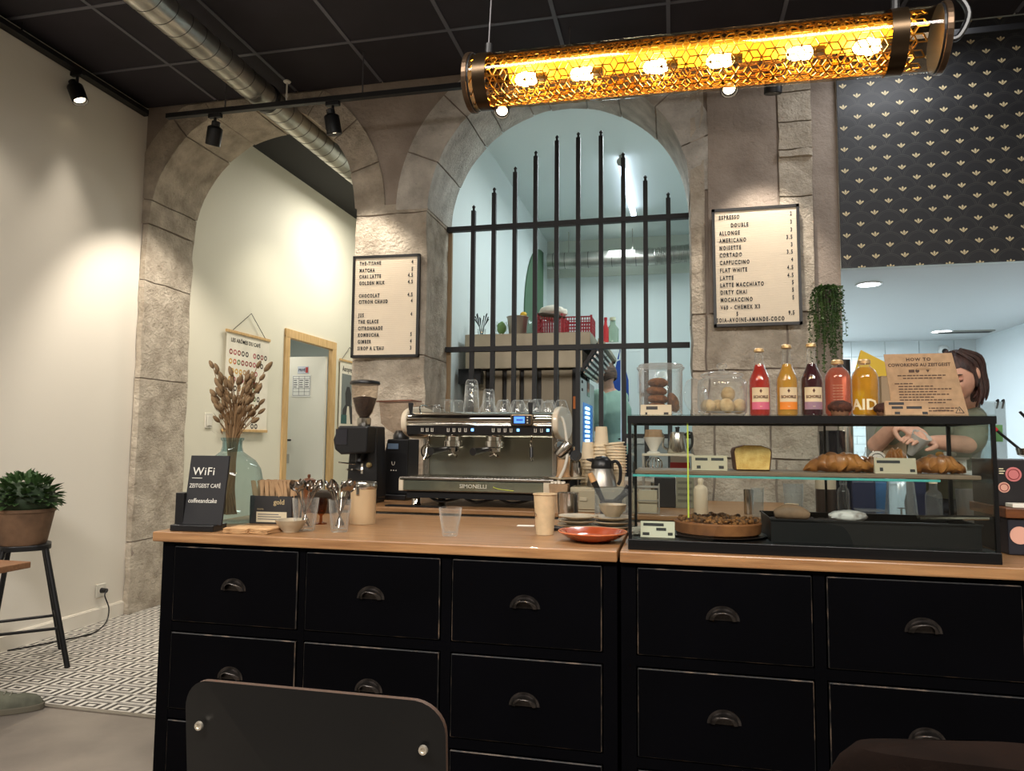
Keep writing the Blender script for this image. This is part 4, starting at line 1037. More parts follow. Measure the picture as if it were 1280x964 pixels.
o = obj('sugared_cake', B().ball((0, 0, .012), (.055, .045, .018), 26, 12, lambda d: 1+.15*noise.noise(d*4)), mat('icing_sugar', (210, 204, 198), .9, col2=(90, 66, 52), vs=24, lo=.5, hi=.7), None, (at(1060, 660, Y=2.36).x, 2.36, .9095+.062), smooth=True); tag(o, 'icing-sugar dusted cake mound in the long black pan', 'cake')
o = obj('paper_roll', B().tube(smooth_path([(-.05, 0, .016), (0, .0, .024), (.05, .0, .014)]), [.012, .016, .019, .022, .024, .024, .023, .021, .018, .014, .009], 14), mat('brown_paper_wrap', (128, 100, 76), .7, var=.15, vs=20), None, (at(990, 655, Y=2.33).x, 2.33, .9095+.06), smooth=True); tag(o, 'brown paper-wrapped pastry at the left end of the black pan', 'pastry')
tg = thing('serving_tongs', 'steel tongs lying across the right end of the black pan', 'tongs', (at(1190, 662, Y=2.40).x, 2.40, .9095+.072))
for s in (-1, 1): obj('arm', B().tube([(-.10, s*.012-.03, .002), (.03, s*.012, .003), (.10, 0, .004)], .003, 6, flat=2.0), STEEL, tg)
for px, py, s_, lab in ((812, 678, .05, 'crumpled grey napkin left of the tart tag'),):
    o = obj('crumpled_napkin', B().ball((0, 0, .010), (.028, .03, .014), 14, 8, lambda d: 1+.25*noise.noise(d*4)), mat('grey_tissue', (150, 142, 130), .9), None, (at(796, 672, Y=2.33).x+.0, 2.33, .9095)); tag(o, 'crumpled grey tissue in the lower left corner of the showcase', 'napkin')

# ================================================================== THINGS ON THE LEFT WORKTOP
def scale_at(p): return fw.dot(V(p)-EYE)/FPX
def place(px, py, Z=None, Y=None, wpx=10, hpx=10):
    p = at(px, py, Z=Z) if Y is None else at(px, py, Y=Y)
    if Y is not None and Z is not None: p.z = Z
    k = scale_at(p); return p, wpx*k, hpx*k
CZ = CT+.0008
CHALK = mat('chalk_white', (214, 210, 200), .9)
p, w_, h_ = place(243, 664, Z=CZ, wpx=52, hpx=88)
cs_ = thing('chalk_sign', 'black chalk sign with WiFi code at the left end of the worktop', 'sign', (p.x+.005, p.y+.02, CZ), R(6))
SLATE = mat('chalkboard', (22, 21, 24), .7, var=.1, vs=5)
obj('stand_base', B().bx((-.090, -.035, 0), (.070, .06, .022)), BLKPL, cs_, bev=.003)
bd = obj('board', B().bx((-w_/2, -.005, 0), (w_/2, .005, h_)), SLATE, cs_, (.008, .004, .018), (R(-9), 0, 0), bev=.0015)
obj('side_holder', B().bx((-w_/2-.022, .0, .018), (-w_/2+.01, .045, .13)), BLKPL, cs_, bev=.002)
text('WiFi', .040, bd, (-.058, -.0055, h_-.070), m=CHALK, sp=1.1)
obj('chalk_line', B().bx((-.058, -.0056, h_-.082), (-.020, -.005, h_-.080)), CHALK, bd)
text('ZEITGEIST CAFÉ', .0205, bd, (-.064, -.0055, h_-.115), m=CHALK, sx=.80)
text('coffeeandcake', .0225, bd, (-.062, -.0055, h_-.168), m=CHALK, sx=.84, shear=.12)
# demijohn and dried grass
vx, vy = at(288, 620, Y=2.50).x, 2.50
dj = thing('glass_vase', 'pale green glass demijohn holding dried grass behind the chalk sign', 'vase', (vx, vy, CZ))
prof = [(0, .004), (.085, 0), (.10, .01), (.112, .05), (.118, .11), (.118, .165), (.110, .205), (.088, .238), (.060, .258), (.042, .272), (.037, .29), (.037, .312), (.043, .318), (.043, .326), (.036, .326), (.033, .318), (.033, .29), (.037, .272)]
obj('glass_body', B().lathe(prof, 40, cap=False), GREENGLASS, dj, smooth=True)
DRY = mat('dry_grass_head', (104, 82, 56), .9, col2=(140, 114, 82), vs=30, bump=.3, bs=150); DRYS = mat('dry_stem', (138, 108, 74), .8)
bq = thing('dried_grass_bunch', 'bunch of brown dried bunny-tail grass standing in the green glass vase', 'dried flowers', (vx, vy, CZ))
hm = mesh('seed_head', B().lathe([(0, 0), (.004, .002), (.0075, .009), (.0082, .017), (.0066, .026), (.003, .033), (0, .035)], 10), DRY, True)
random.seed(11)
for k in range(88):
    a = random.uniform(0, 2*pi); r_ = random.uniform(.1, 1)**.6; tz = random.uniform(.44, .60)-.06*r_
    if k < 6: a, r_, tz = [(pi, 1.25, .60), (pi*.95, 1.12, .575), (.1, 1.25, .585), (.0, 1.1, .55), (pi*1.05, .9, .585), (.2, .85, .6)][k]
    top = V((.088*r_*cos(a)+.012, .088*r_*sin(a)*.8, tz)); neck = V((.02*r_*cos(a), .02*r_*sin(a), .31)); bot = V((-.025*r_*cos(a)+.0, .03*r_*sin(a), .03))
    P = smooth_path([bot, neck*.5+bot*.5+V((.01*cos(a), 0, 0)), neck, neck*.45+top*.55-V((.012*cos(a), .012*sin(a), 0)), top], 3)
    obj('stem', B().tube(P, .0016, 5), DRYS, bq)
    d = (P[-1]-P[-2]).normalized(); e_ = (d+V((.2*cos(a), .2*sin(a), random.uniform(-.15, .1)))).to_track_quat('Z', 'Y').to_euler()
    o = obj('seed_head', hm, None, bq, top, e_); s_ = random.uniform(.8, 1.25); o.scale = (s_, s_, s_*random.uniform(.9, 1.2))
q = B()
for k in range(60):
    a = random.uniform(0, 2*pi); z = random.uniform(.33, .46); r_ = random.uniform(.02, .05)
    p = V((r_*cos(a)*1.1-.01, r_*sin(a), z)); d = V((cos(a)*.6, sin(a)*.6, random.uniform(.2, 1))).normalized(); n_ = d.cross(V((0, 0, 1))).normalized()*.004
    q.add([p, p+d*.012+n_, p+d*.028, p+d*.012-n_], [(0, 1, 2, 3)])
obj('dry_leaf', q, DRY, bq, fix=False)['kind'] = 'stuff'
# stirrer box
p, w_, h_ = place(332, 656, Z=CZ, wpx=56, hpx=40); p.y += .03
bx_ = thing('stirrer_box', 'dark card box of kraft stirrers with a pale note on its front', 'box', (p.x, p.y, CZ), R(4))
CARD = mat('charcoal_card', (44, 42, 42), .6, var=.08)
q = B(); h_ = .105
q.bx((-w_/2, 0, 0), (w_/2, .002, h_)).bx((-w_/2, .088, 0), (w_/2, .09, h_+.012)).bx((-w_/2, .002, 0), (-w_/2+.002, .088, h_)).bx((w_/2-.002, .002, 0), (w_/2, .088, h_)).bx((-w_/2+.002, .002, 0), (w_/2-.002, .088, .002))
obj('carton', q, CARD, bx_)
obj('front_note', B().bx((-w_/2+.028, -.0008, .006), (w_/2-.018, 0, .045)), mat('note_cream', (206, 192, 162), .8), bx_)
q = B()
for k in range(3): q.bx((-w_/2+.034, -.0014, .034-.009*k), (w_/2-.05+.01*(k % 2), -.0009, .037-.009*k))
obj('note_print', q, mat('grey_print'), bx_); text('gold', .026, bx_, (.012, -.0008, .074), m=mat('pale_gold_print', (176, 156, 116), .6), bold=.0005)
text('sucre', .012, bx_, (-w_/2+.03, -.0008, .052), m=mat('pale_gold_print'))
stk = mesh('stirrer', B().bx((-.0072, -.001, 0), (.0072, .001, .158)), mat('kraft_stirrer', (150, 118, 84), .8, col2=(180, 146, 108), vs=8))
random.seed(5)
for k in range(44):
    x = -w_/2+.008+(w_-.016)*((k % 22)/21); yy = .022+.045*(k//22)+random.uniform(-.006, .006)
    o = obj('stirrer', stk, None, None, (p.x+x+.0, p.y+yy, CZ+.006), (random.uniform(-.06, .06), random.uniform(-.15, .15) if k % 4 else random.uniform(-.38, .2), random.uniform(-.5, .5))); tag(o, 'flat kraft stirrer standing in the dark card box', 'stirrer', 'stirrers in the card box')
# napkins
p, w_, h_ = place(305, 667, Z=CZ, wpx=62, hpx=16)
NAPK = mat('kraft_napkin', (178, 136, 92), .9, col2=(206, 166, 120), vs=20, bump=.2, bs=80)
for k, (ox, oy, rz, nn) in enumerate(((-.035, .045, .05, 7), (.048, .052, -.12, 7))):
    for j in range(nn):
        o = obj('paper_napkin', B().grid(lambda s, t: (-.045+.09*s, -.05+.10*t, .0022*j+.0026*noise.noise(V((s*3+j, t*3, k*5)))+.0025), 6, 6), NAPK, None, (p.x+ox+random.uniform(-.003, .003), p.y+oy, CZ), (0, 0, rz+random.uniform(-.06, .06)))
        m_ = o.modifiers.new('solid', 'SOLIDIFY'); m_.thickness = .0018
        tag(o, f'brown paper napkin, {["lowest", "second", "third", "fourth", "fifth", "sixth", "topmost"][j]} in the {"left" if k == 0 else "right"} pile by the chalk sign', 'napkin', f'napkins in the {"left" if k == 0 else "right"} pile')
# bowl
p, w_, h_ = place(358, 666, Z=CZ, wpx=40, hpx=16); r = w_/2
o = obj('ceramic_bowl', B().lathe([(0, .002), (r*.5, 0), (r*.52, .004), (r*.8, .02), (r*.97, .038), (r, .042), (r*.95, .042), (r*.76, .022), (r*.45, .008), (0, .007)], 36), CERAM, None, (p.x, p.y+.03, CZ), smooth=True); tag(o, 'small grey-beige stoneware bowl between the napkins and the spoons', 'bowl')
# glasses of spoons
SP = mat('cutlery_steel', (150, 142, 134), .2, 1)
q = B(); q.tube([(0, 0, 0), (.0, 0, .05), (0, .001, .10), (0, .003, .128)], [.0035, .0028, .0022, .0032], 8, flat=.5)
q.grid(lambda s, t: (.0145*sin(pi*t)**.6*cos(pi*s)*(1 if t < .999 else .1), .006-.008*sin(pi*t)*sin(pi*s), .126+.045*t), 9, 8)
spm = mesh('spoon', q, SP, True)
def tumbler(px, py, wpx, hpx, lab, Z=CZ, Y=None, ribs=9, inv=False, name='drinking_glass', taper=.72, grp=None):
    p, w_, h_ = place(px, py, Z=Z, Y=Y, wpx=wpx, hpx=hpx); r = w_/2
    t = obj(name, B().lathe([(0, .006), (r*taper*.9, .0), (r*taper, .003), (r*(taper+.1), h_*.35), (r*.94, h_*.72), (r, h_), (r*.95, h_), (r*.88, h_*.72), (r*taper*.95, h_*.3), (r*taper*.85, .012), (0, .012)], 36, mod=(lambda a, z: 1+.022*cos(ribs*a)*(1 if .01 < z < h_*.72 else 0)) if ribs else None), GLASS, None, (p.x, p.y+r*.0, Z if Y is None or Z is not None else p.z), smooth=True)
    if inv: t.rotation_euler = (pi, 0, 0); t.location.z += h_
    tag(t, lab, 'glass', grp); return t, p, r, h_
random.seed(21)
for px, py, wpx, lab, ns in ((381, 663, 33, 'ribbed glass of teaspoons behind the small bowl', 10), (424, 665, 28, 'ribbed glass of teaspoons in front of the cream canister', 10)):
    t, p, r, h_ = tumbler(px, py, wpx, 40, lab)
    for k in range(ns):
        a = 2*pi*k/ns+random.uniform(-.2, .2); b0 = V((-.35*r*cos(a), -.35*r*sin(a), .014)); tp = V((.62*r*cos(a), .62*r*sin(a), h_))
        d = (tp-b0).normalized(); e_ = d.to_track_quat('Z', 'Y').to_matrix() @ Matrix.Rotation(random.uniform(0, 6), 3, 'Z')
        o = obj('teaspoon', spm, None, None, p+b0+V((0, 0, random.uniform(0, .012))), e_.to_euler())
        tag(o, 'steel teaspoon standing in the glass '+('behind the small bowl' if px < 400 else 'before the cream canister'), 'spoon', 'teaspoons in the '+('left' if px < 400 else 'right')+' glass')
# pepper mill, canister, small things behind
p, w_, h_ = place(385, 640, Z=CZ, wpx=19, hpx=54); r = w_/2
pm_ = thing('pepper_mill', 'turned brown wooden pepper mill behind the spoons', 'pepper mill', (p.x, p.y, CZ))
obj('body', B().lathe([(0, 0), (r, 0), (r, .02), (r*.8, .05), (r*.72, .075), (r*.85, .10), (r*.9, .104)], 28), WOODD, pm_, smooth=True)
obj('head', B().lathe([(r*.8, .104), (r*.95, .112), (r*1.0, .128), (r*.85, .143), (r*.4, .150), (0, .151)], 28), WOODD, pm_, smooth=True)
obj('knob', B().lathe([(.004, .15), (.0075, .157), (.006, .166), (0, .168)], 16), WOODD, pm_, smooth=True)
p, w_, h_ = place(450, 655, Z=CZ, wpx=32, hpx=52); r = w_/2; p.y += r*.5
cn = thing('metal_canister', 'cream metal canister with a silver lid right of the spoons', 'canister', (p.x, p.y, CZ))
obj('body', B().lathe([(0, 0), (r, 0), (r, h_*.84)], 36), mat('cream_enamel', (206, 178, 140), .32, .35), cn, smooth=True)
obj('lid', B().lathe([(r*1.02, h_*.83), (r*1.05, h_*.85), (r*1.05, h_*.97), (r*1.0, h_), (0, h_)], 36), STEEL, cn, smooth=True)
obj('clasp', B().bx((-.006, -r-.006, h_*.70), (.006, -r, h_*.93)), STEEL, cn, bev=.002)
p, w_, h_ = place(407, 638, Z=CZ, Y=2.95, wpx=26, hpx=34)
nd = thing('napkin_dispenser', 'dark steel napkin dispenser behind the spoon glasses', 'dispenser', (p.x, 2.90, CZ))
obj('case', B().bx((-w_/2, 0, 0), (w_/2, .07, .10)), mat('dark_steel', (92, 84, 78), .3, .9), nd, bev=.006)
for k in range(3): obj('plate', B().bx((-w_/2-.004, -.006, .018+.028*k), (w_/2+.004, .0, .036+.028*k)), mat('dark_steel'), nd, bev=.002)
p, w_, h_ = place(401, 655, Z=CZ, wpx=15, hpx=36); r = w_/2
t = obj('stemmed_glass', B().lathe([(0, .002), (r, 0), (r, .003), (.006, .008), (.005, .03), (r*.8, .045), (r, .075), (r*.95, .098), (r*.9, .098), (r*.93, .075), (r*.7, .048), (0, .04)], 28), glassy('amber_glass', (214, 170, 130), edge=.1), None, (p.x, p.y, CZ), smooth=True); tag(t, 'small amber-tinted stemmed glass between the two spoon glasses', 'glass')
# drinking glass, cup, slip, plates
tumbler(562.5, 670, 29, 35, 'empty ribbed drinking glass alone in the middle of the worktop', ribs=9, taper=.66)
p, w_, h_ = place(681, 668, Z=CZ, wpx=29, hpx=51); r = w_/2
pc = thing('paper_cup', 'tall kraft paper cup standing alone beside the orange plate', 'cup', (p.x, p.y, CZ))
obj('body', B().lathe([(0, .006), (r*.74, .006), (r*.74, 0), (r*.76, 0), (r*.98, h_*.97), (r*.95, h_*.97), (r*.70, .008), (0, .008)], 40), KRAFTL, pc, smooth=True)
obj('rolled_rim', B().tube([(r*cos(2*pi*k/32), r*sin(2*pi*k/32), h_*.975) for k in range(32)], .0026, 8, True), KRAFTL, pc, smooth=True)
text('b', .022, pc, (-r*.75, -r*.80, h_*.45), rot=(pi/2, 0, -.55), m=mat('brown_print', (70, 48, 34), .7))
p = at(658, 657.5, Z=CZ)
o = obj('paper_slip', B().bx((-.035, -.02, 0), (.03, .02, .0012)), mat('white_paper', (232, 226, 214), .8), None, (p.x, p.y, CZ), (0, 0, .1)); tag(o, 'small white paper slip lying left of the tall paper cup', 'paper')
p = at(737, 681, Z=CZ); r = .113; ORG = mat('orange_glaze', (156, 62, 26), .14, col2=(176, 74, 32), vs=3, coat=.6)
op = thing('terracotta_dish', 'glossy orange terracotta dish at the front of the worktop by the seam', 'plate', (p.x, p.y+.085, CZ))
obj('dish', B().lathe([(0, .003), (.055, 0), (.062, .004), (.085, .012), (r, .030), (r-.001, .033), (r-.006, .032), (.084, .017), (.055, .009), (0, .008)], 56), ORG, op, smooth=True)
obj('bare_rim', B().tube([((r-.002)*cos(2*pi*k/56), (r-.002)*sin(2*pi*k/56), .0322) for k in range(56)], .0016, 6, True), mat('bare_terracotta', (196, 120, 76), .6), op, smooth=True)
def plate_mesh(r): return mesh('stoneware_plate', B().lathe([(0, .002), (r*.55, 0), (r*.6, .003), (r*.88, .008), (r, .0125), (r, .0155), (r*.94, .0145), (r*.6, .008), (0, .006)], 40, mod=lambda a, z: 1+.012*noise.noise(V((2*cos(a), 2*sin(a), 0)))), CERAM, True)
sm = plate_mesh(.074); sm2 = plate_mesh(.08)
p = at(719, 662, Z=CZ); q1 = V((p.x, p.y+.05, CZ)); p = at(764, 664, Z=CZ); q2_ = V((p.x+.0, p.y+.065, CZ))
for k, lab in enumerate(('lowest', 'second from below', 'top')):
    o = obj('stoneware_plate', sm, None, None, q1+V((.002*k, 0, .0158*k)), (0, 0, k)); tag(o, f'grey stoneware plate in the left pile behind the orange dish, {lab}', 'plate', 'stoneware plates in the left pile')
for k, lab in enumerate(('lowest', 'second from below', 'top')):
    o = obj('stoneware_plate', sm2, None, None, q2_+V((.003*(k % 2), 0, .0158*k)), (0, 0, k*2)); tag(o, f'grey stoneware plate in the right pile under the scalloped bowl, {lab}', 'plate', 'stoneware plates in the right pile')
r = .052
o = obj('scalloped_bowl', B().lathe([(0, .002), (r*.5, 0), (r*.55, .004), (r*.85, .022), (r, .046), (r*.96, .046), (r*.8, .024), (r*.45, .009), (0, .008)], 48, mod=lambda a, z: 1+.025*cos(16*a)*(z > .01)), CERAM, None, q2_+V((0, .0, .0158*3-.002)), smooth=True); tag(o, 'grey scalloped bowl on top of the right pile of plates', 'bowl')
p, w_, h_ = place(711, 648, Z=CZ, Y=2.92, wpx=27, hpx=36); r = w_/2
o = obj('steel_cup', B().lathe([(0, .002), (r*.82, 0), (r*.86, .003), (r*.97, h_*.6), (r, h_), (r*.96, h_), (r*.9, h_*.6), (0, .006)], 36), STEEL, None, (p.x, 2.90, CZ), smooth=True); tag(o, 'polished steel cup behind the left pile of plates', 'cup')
p = at(690, 664, Z=CZ)
o = obj('bottle_opener', B().tube([(-.03, 0, .008), (.0, .0, .010), (.045, .01, .006)], [.009, .010, .004], 10), BLKPL, None, (p.x+.01, p.y+.01, CZ), smooth=True); tag(o, 'small dark bottle opener between the paper cup and the orange dish', 'opener')

# ================================================================== ESPRESSO MACHINE 
BZ = BT+.0008
MY = 3.36
xa_, xb_ = at(499, 600, Y=MY).x, at(692, 600, Y=MY).x; MW = xb_-xa_
em = thing('espresso_machine', 'chrome two-group espresso machine with cream side discs on the back counter', 'coffee machine', (xa_, MY, BZ))
def mz(y, Y=MY): return at(600, y, Y=Y).z-BZ
zt0, zt1 = mz(616), mz(598)            # drip tray bottom / top
zb0, zb1 = mz(546, MY+.06), mz(515, MY+.10)   # head underside / top
MIR = mat('mirror_backsplash', (150, 152, 140), .16, .72)
TRAYF = mat('tray_glass_front', (150, 156, 138), .14, .75)
CREAMD = mat('cream_side_panel', (216, 202, 178), .35, coat=.3)
for x in (.07, MW-.07):
    for y in (.06, .46): obj('foot', B().lathe([(.024, 0), (.026, .004), (.020, .012), (.018, zt0)], 18, (x, y, 0)), CHROME, em, smooth=True)
obj('undertray', B().bx((.03, .03, zt0-.035), (MW-.03, .50, zt0)), BLKMET, em)
obj('drip_tray', B().bx((0, 0, zt1-.016), (MW, .30, zt1)), STEEL, em, bev=.004)
obj('tray_body', B().bx((.012, .012, zt0), (MW-.012, .52, zt1-.016)), STEEL, em, bev=.003)
obj('tray_front', B().bx((.02, .006, zt0+.004), (MW-.05, .014, zt1-.018)), TRAYF, em, bev=.002)
text('SIMONELLI', .026, em, (MW*.40, .0045, zt0+.020), m=mat('faded_print', (196, 192, 176), .4), sx=1.1, bold=.0004)
obj('tray_corner', B().bx((MW-.05, .002, zt0), (MW+.004, .10, zt1-.006)), CREAMD, em, bev=.004)
obj('tray_corner', B().bx((-.004, .002, zt0), (.02, .10, zt1-.006)), CREAMD, em, bev=.004)
q = B()
for k in range(40): q.bx((.04+(MW-.08)*k/40, .05, zt1), (.04+(MW-.08)*(k+.45)/40, .27, zt1+.003))
obj('drip_grid', q, STEEL, em)['kind'] = 'stuff'
obj('backsplash', B().bx((.045, .30, zt1), (MW-.045, .31, zb0)), MIR, em)
for x in (.03, MW-.055): obj('column', B().bx((x, .28, zt1-.01), (x+.025, .52, zb0)), STEEL, em, bev=.003)
obj('rear_body', B().bx((.05, .315, zt1), (MW-.05, .52, zb0+.02)), STEEL, em)
hd = [(.10, zb1-.0), (.055, zb1-.012), (.035, zb1-.032), (.034, zb1-.052), (.046, zb1-.062), (.040, zb1-.066), (.046, zb0+.012), (.07, zb0), (.50, zb0), (.52, zb0+.02), (.52, zb1)]
obj('head_casing', B().prism(hd, .016, MW-.016, 'X'), CHROME, em, smooth=True, bev=.003)
zs = zb1-.068
q = B().add([(.018, .0395, zs-.002), (MW-.018, .0395, zs-.002), (MW-.018, .0455, zb0+.010), (.018, .0455, zb0+.010), (.018, .05, zs-.002), (MW-.018, .05, zs-.002), (MW-.018, .056, zb0+.010), (.018, .056, zb0+.010)], [(0, 1, 2, 3), (7, 6, 5, 4), (0, 4, 5, 1), (1, 5, 6, 2), (2, 6, 7, 3), (3, 7, 4, 0)])
obj('button_strip', q, BLKPL, em)
BTN = mat('button_icon', (214, 208, 196), .4); BLU = emis('blue_button', (120, 190, 255), 3)
bp = [.075, .094, .113, .175, .197, .219, .241, .345, .367, .389, .411, .48+.02, .522]
for x in [v*MW/.56*.98 for v in bp]:
    q = B(); zc = (zs+zb0+.01)/2
    for dx in (-.0045, .0045): q.bx((x+dx-.0012, .0375, zc-.010), (x+dx+.0012, .044, zc+.008))
    q.bx((x-.0045, .0375, zc-.0105), (x+.0045, .044, zc-.008)); obj('button', q, BTN, em)
for x in (.267, .437, .545): obj('button', B().box((x*MW/.56*.98, .040, (zs+zb0+.01)/2), (.012, .006, .013)), BLU, em)
for x in (0, MW-.0):
    q = B(); s = -1 if x == 0 else 1
    o_ = [(.28+.255*abs(cos(a))**.75*(1 if cos(a) > 0 else -1), (zb1+zb0)/2+.01+((zb1-zb0)/2+.022)*abs(sin(a))**.75*(1 if sin(a) > 0 else -1)) for a in [2*pi*i/40 for i in range(40)]]
    obj('side_disc', q.prism(o_, x-.010 if s < 0 else x-.014, x+.018 if s < 0 else x+.014, 'X'), CREAMD, em, bev=.006, smooth=True)
sx_ = at(652, 525, Y=MY+.03).x-xa_; szc = mz(525, MY+.03)
scn = obj('display', B().bx((sx_-.055, .018, szc-.028), (sx_+.055, .06, szc+.028)), mat('display_bezel', (120, 104, 84), .25, .8), em, bev=.008, bseg=3)
obj('display_glass', B().bx((sx_-.047, .0155, szc-.022), (sx_+.047, .0185, szc+.022)), BLKPL, scn)
obj('screen', B().bx((sx_-.034, .0145, szc-.016), (sx_+.018, .0165, szc+.016)), emis('blue_screen', (70, 130, 255), 2.2), scn)
q = B()
for k in range(4): q.bx((sx_-.022+.008*k, .0138, szc-.005), (sx_-.016+.008*k, .0148, szc+.004))
obj('screen_text', q, mat('screen_ink', (20, 30, 60), .5), scn)
for k in range(3): obj('key', B().box((sx_+.032, .015, szc-.014+.013*k), (.006, .003, .006)), BTN, scn)
for px in (515, 664):
    x = at(px, 518, Y=MY+.10).x-xa_
    obj('steam_lever', B().prism([(x-.008, zb1-.006), (x+.008, zb1-.006), (x+.013, zb1+.046), (x-.013, zb1+.046)], .075, .088), BLKPL, em, bev=.003)
obj('cup_rail', B().tube(smooth_path([(.06, .50, zb1), (.06, .50, zb1+.035), (.06, .14, zb1+.035), (.06, .12, zb1+.0)]), .004, 8), CHROME, em, smooth=True)
for px in (567, 618):
    gx_ = at(px, 560, Y=MY+.17).x-xa_
    gp = obj('group_head', B().lathe([(.042, zb0+.002), (.042, zb0-.020), (.050, zb0-.022), (.050, zb0-.050), (.045, zb0-.054), (.038, zb0-.056), (.038, zb0-.074), (0, zb0-.078)], 28, (gx_, .17, 0)), CHROME, em, smooth=True)
    pf = obj('portafilter_handle', B().tube([(gx_-.02, .14, zb0-.060), (gx_-.045, .06, zb0-.068), (gx_-.062, -.01, zb0-.074)], [.011, .015, .019], 14), BLKPL, gp, smooth=True)
    obj('spout', B().tube(smooth_path([(gx_, .17, zb0-.07), (gx_, .165, zb0-.085), (gx_-.022, .15, zb0-.098)]), .008, 10).tube(smooth_path([(gx_, .17, zb0-.07), (gx_, .165, zb0-.085), (gx_+.022, .15, zb0-.098)]), .008, 10), CHROME, gp, smooth=True)
for px, sg in ((535, -1), (664, 1)):
    wx = at(px, 560, Y=MY+.08).x-xa_
    wd = obj('steam_wand', B().tube(smooth_path([(wx, .10, zb0), (wx, .08, zb0-.03), (wx+sg*.004, .06, zb0-.09), (wx+sg*.012, .05, zb1-.24)]), .0055, 10), CHROME, em, smooth=True)
    if sg > 0: obj('wand_grip', B().cyl((wx+.003, .066, zb0-.05), (wx+.006, .057, zb0-.10), .009), BLKPL, wd, smooth=True)
    else: obj('wand_loop', B().tube([(wx+.026*cos(a), .058, zb0-.075+.034*sin(a)) for a in [2*pi*i/20 for i in range(20)]], .004, 8, True), CHROME, wd, smooth=True)
hp_ = [(MW+.0, .12, zb1-.02), (MW+.035, .08, zb1-.05), (MW+.058, .05, zb0-.06), (MW+.05, .02, zt1+.06), (MW+.026, .0, zt1+.0), (MW+.012, -.012, zt0-.01), (MW+.01, -.006, .004)]
obj('hose', B().tube(smooth_path(hp_), .0075, 10), mat('pale_hose', (196, 190, 176), .5), em, smooth=True)
obj('yellow_hose', B().tube(smooth_path([(MW*.62, .0, zt0+.028), (MW*.66, .003, zt0+.018), (MW*.75, .002, zt0+.012)]), .002, 6), mat('lime_edge'), em)
for k in range(3): obj('underside_hose', B().tube(smooth_path([(.12+.18*k, .10, zt0-.03), (.20+.18*k, .06, zt0-.052), (.30+.18*k, .10, zt0-.03)]), .007, 8), BLKPL, em, smooth=True)
obj('shot_mat', B().bx((-.06, -.03, 0), (.24, .02, .006)), BLKPL, em)
# glasses on the cup warmer
MZ = BZ+zb1+.001
nth_ = ['first', 'second', 'third', 'fourth', 'fifth']
gl = [(546, .028, .042, 9, 'tiny clear glass'), (561, .036, .072, 10, 'upturned ribbed tumbler'), (573, .036, .068, 10, 'upturned ribbed tumbler')]
def warm_x(px): return at(px, 510, Y=MY+.20).x
names = ['tiny clear glass at the left end of the machine top', 'upturned ribbed tumbler second from the left on the machine top', 'upturned ribbed tumbler third from the left on the machine top']
def inv_glass(x, y, z, r, h_, lab, ribs=10, grp='glasses on the espresso machine', rt_=.74):
    o = obj('drinking_glass', B().lathe([(r, 0), (r*.98, .004), (r*.95, h_*.3), (r*(rt_+.13), h_*.75), (r*(rt_+.02), h_*.93), (r*rt_*.8, h_), (r*rt_*.6, h_-.003), (0, h_-.005)], 28, mod=lambda a, zz: 1+.03*cos(ribs*a), cap=False), GLASS, None, (x, y, z), smooth=True); tag(o, lab, 'glass', grp); return o
for (px, r, h_, rb, _), lab in zip(gl, names): inv_glass(warm_x(px), MY+.20, MZ, r*.78, h_*.95, lab, rb)
xs_ = warm_x(590)
for k, lab in enumerate(('lowest of the tall stack', 'second in the tall stack', 'third in the tall stack', 'top of the tall stack')): inv_glass(xs_, MY+.19, MZ+.028*k, .042-.0015*k, .085, f'upturned ribbed tumbler, {lab} on the machine', 12)
xs_ = warm_x(604)
for k, lab in enumerate(('lowest', 'middle', 'top')): inv_glass(xs_+.008, MY+.28, MZ+.024*k, .034, .078, f'upturned tumbler, {lab} of the short stack behind the tall stack', 12)
for j, (px, r, h_, yy) in enumerate(((614, .044, .058, .14), (633, .042, .062, .15), (651, .046, .060, .13), (655, .042, .070, .27), (672, .046, .068, .20), (686, .044, .052, .15))):
    inv_glass(warm_x(px), MY+yy, MZ, r, h_, 'upturned round clear cup, ' + ('first', 'second', 'third', 'fourth, set further back,', 'fifth', 'sixth')[j] + ' from the tall stack to the right', 14, rt_=.55)

for j, px in enumerate((617, 637, 657, 677, 693)):
    inv_glass(warm_x(px)+.012, MY+.34+.03*(j % 2), MZ, .043, .072, 'upturned round clear cup in the back row, ' + nth_[j] + ' from the left on the machine', 14, rt_=.55)

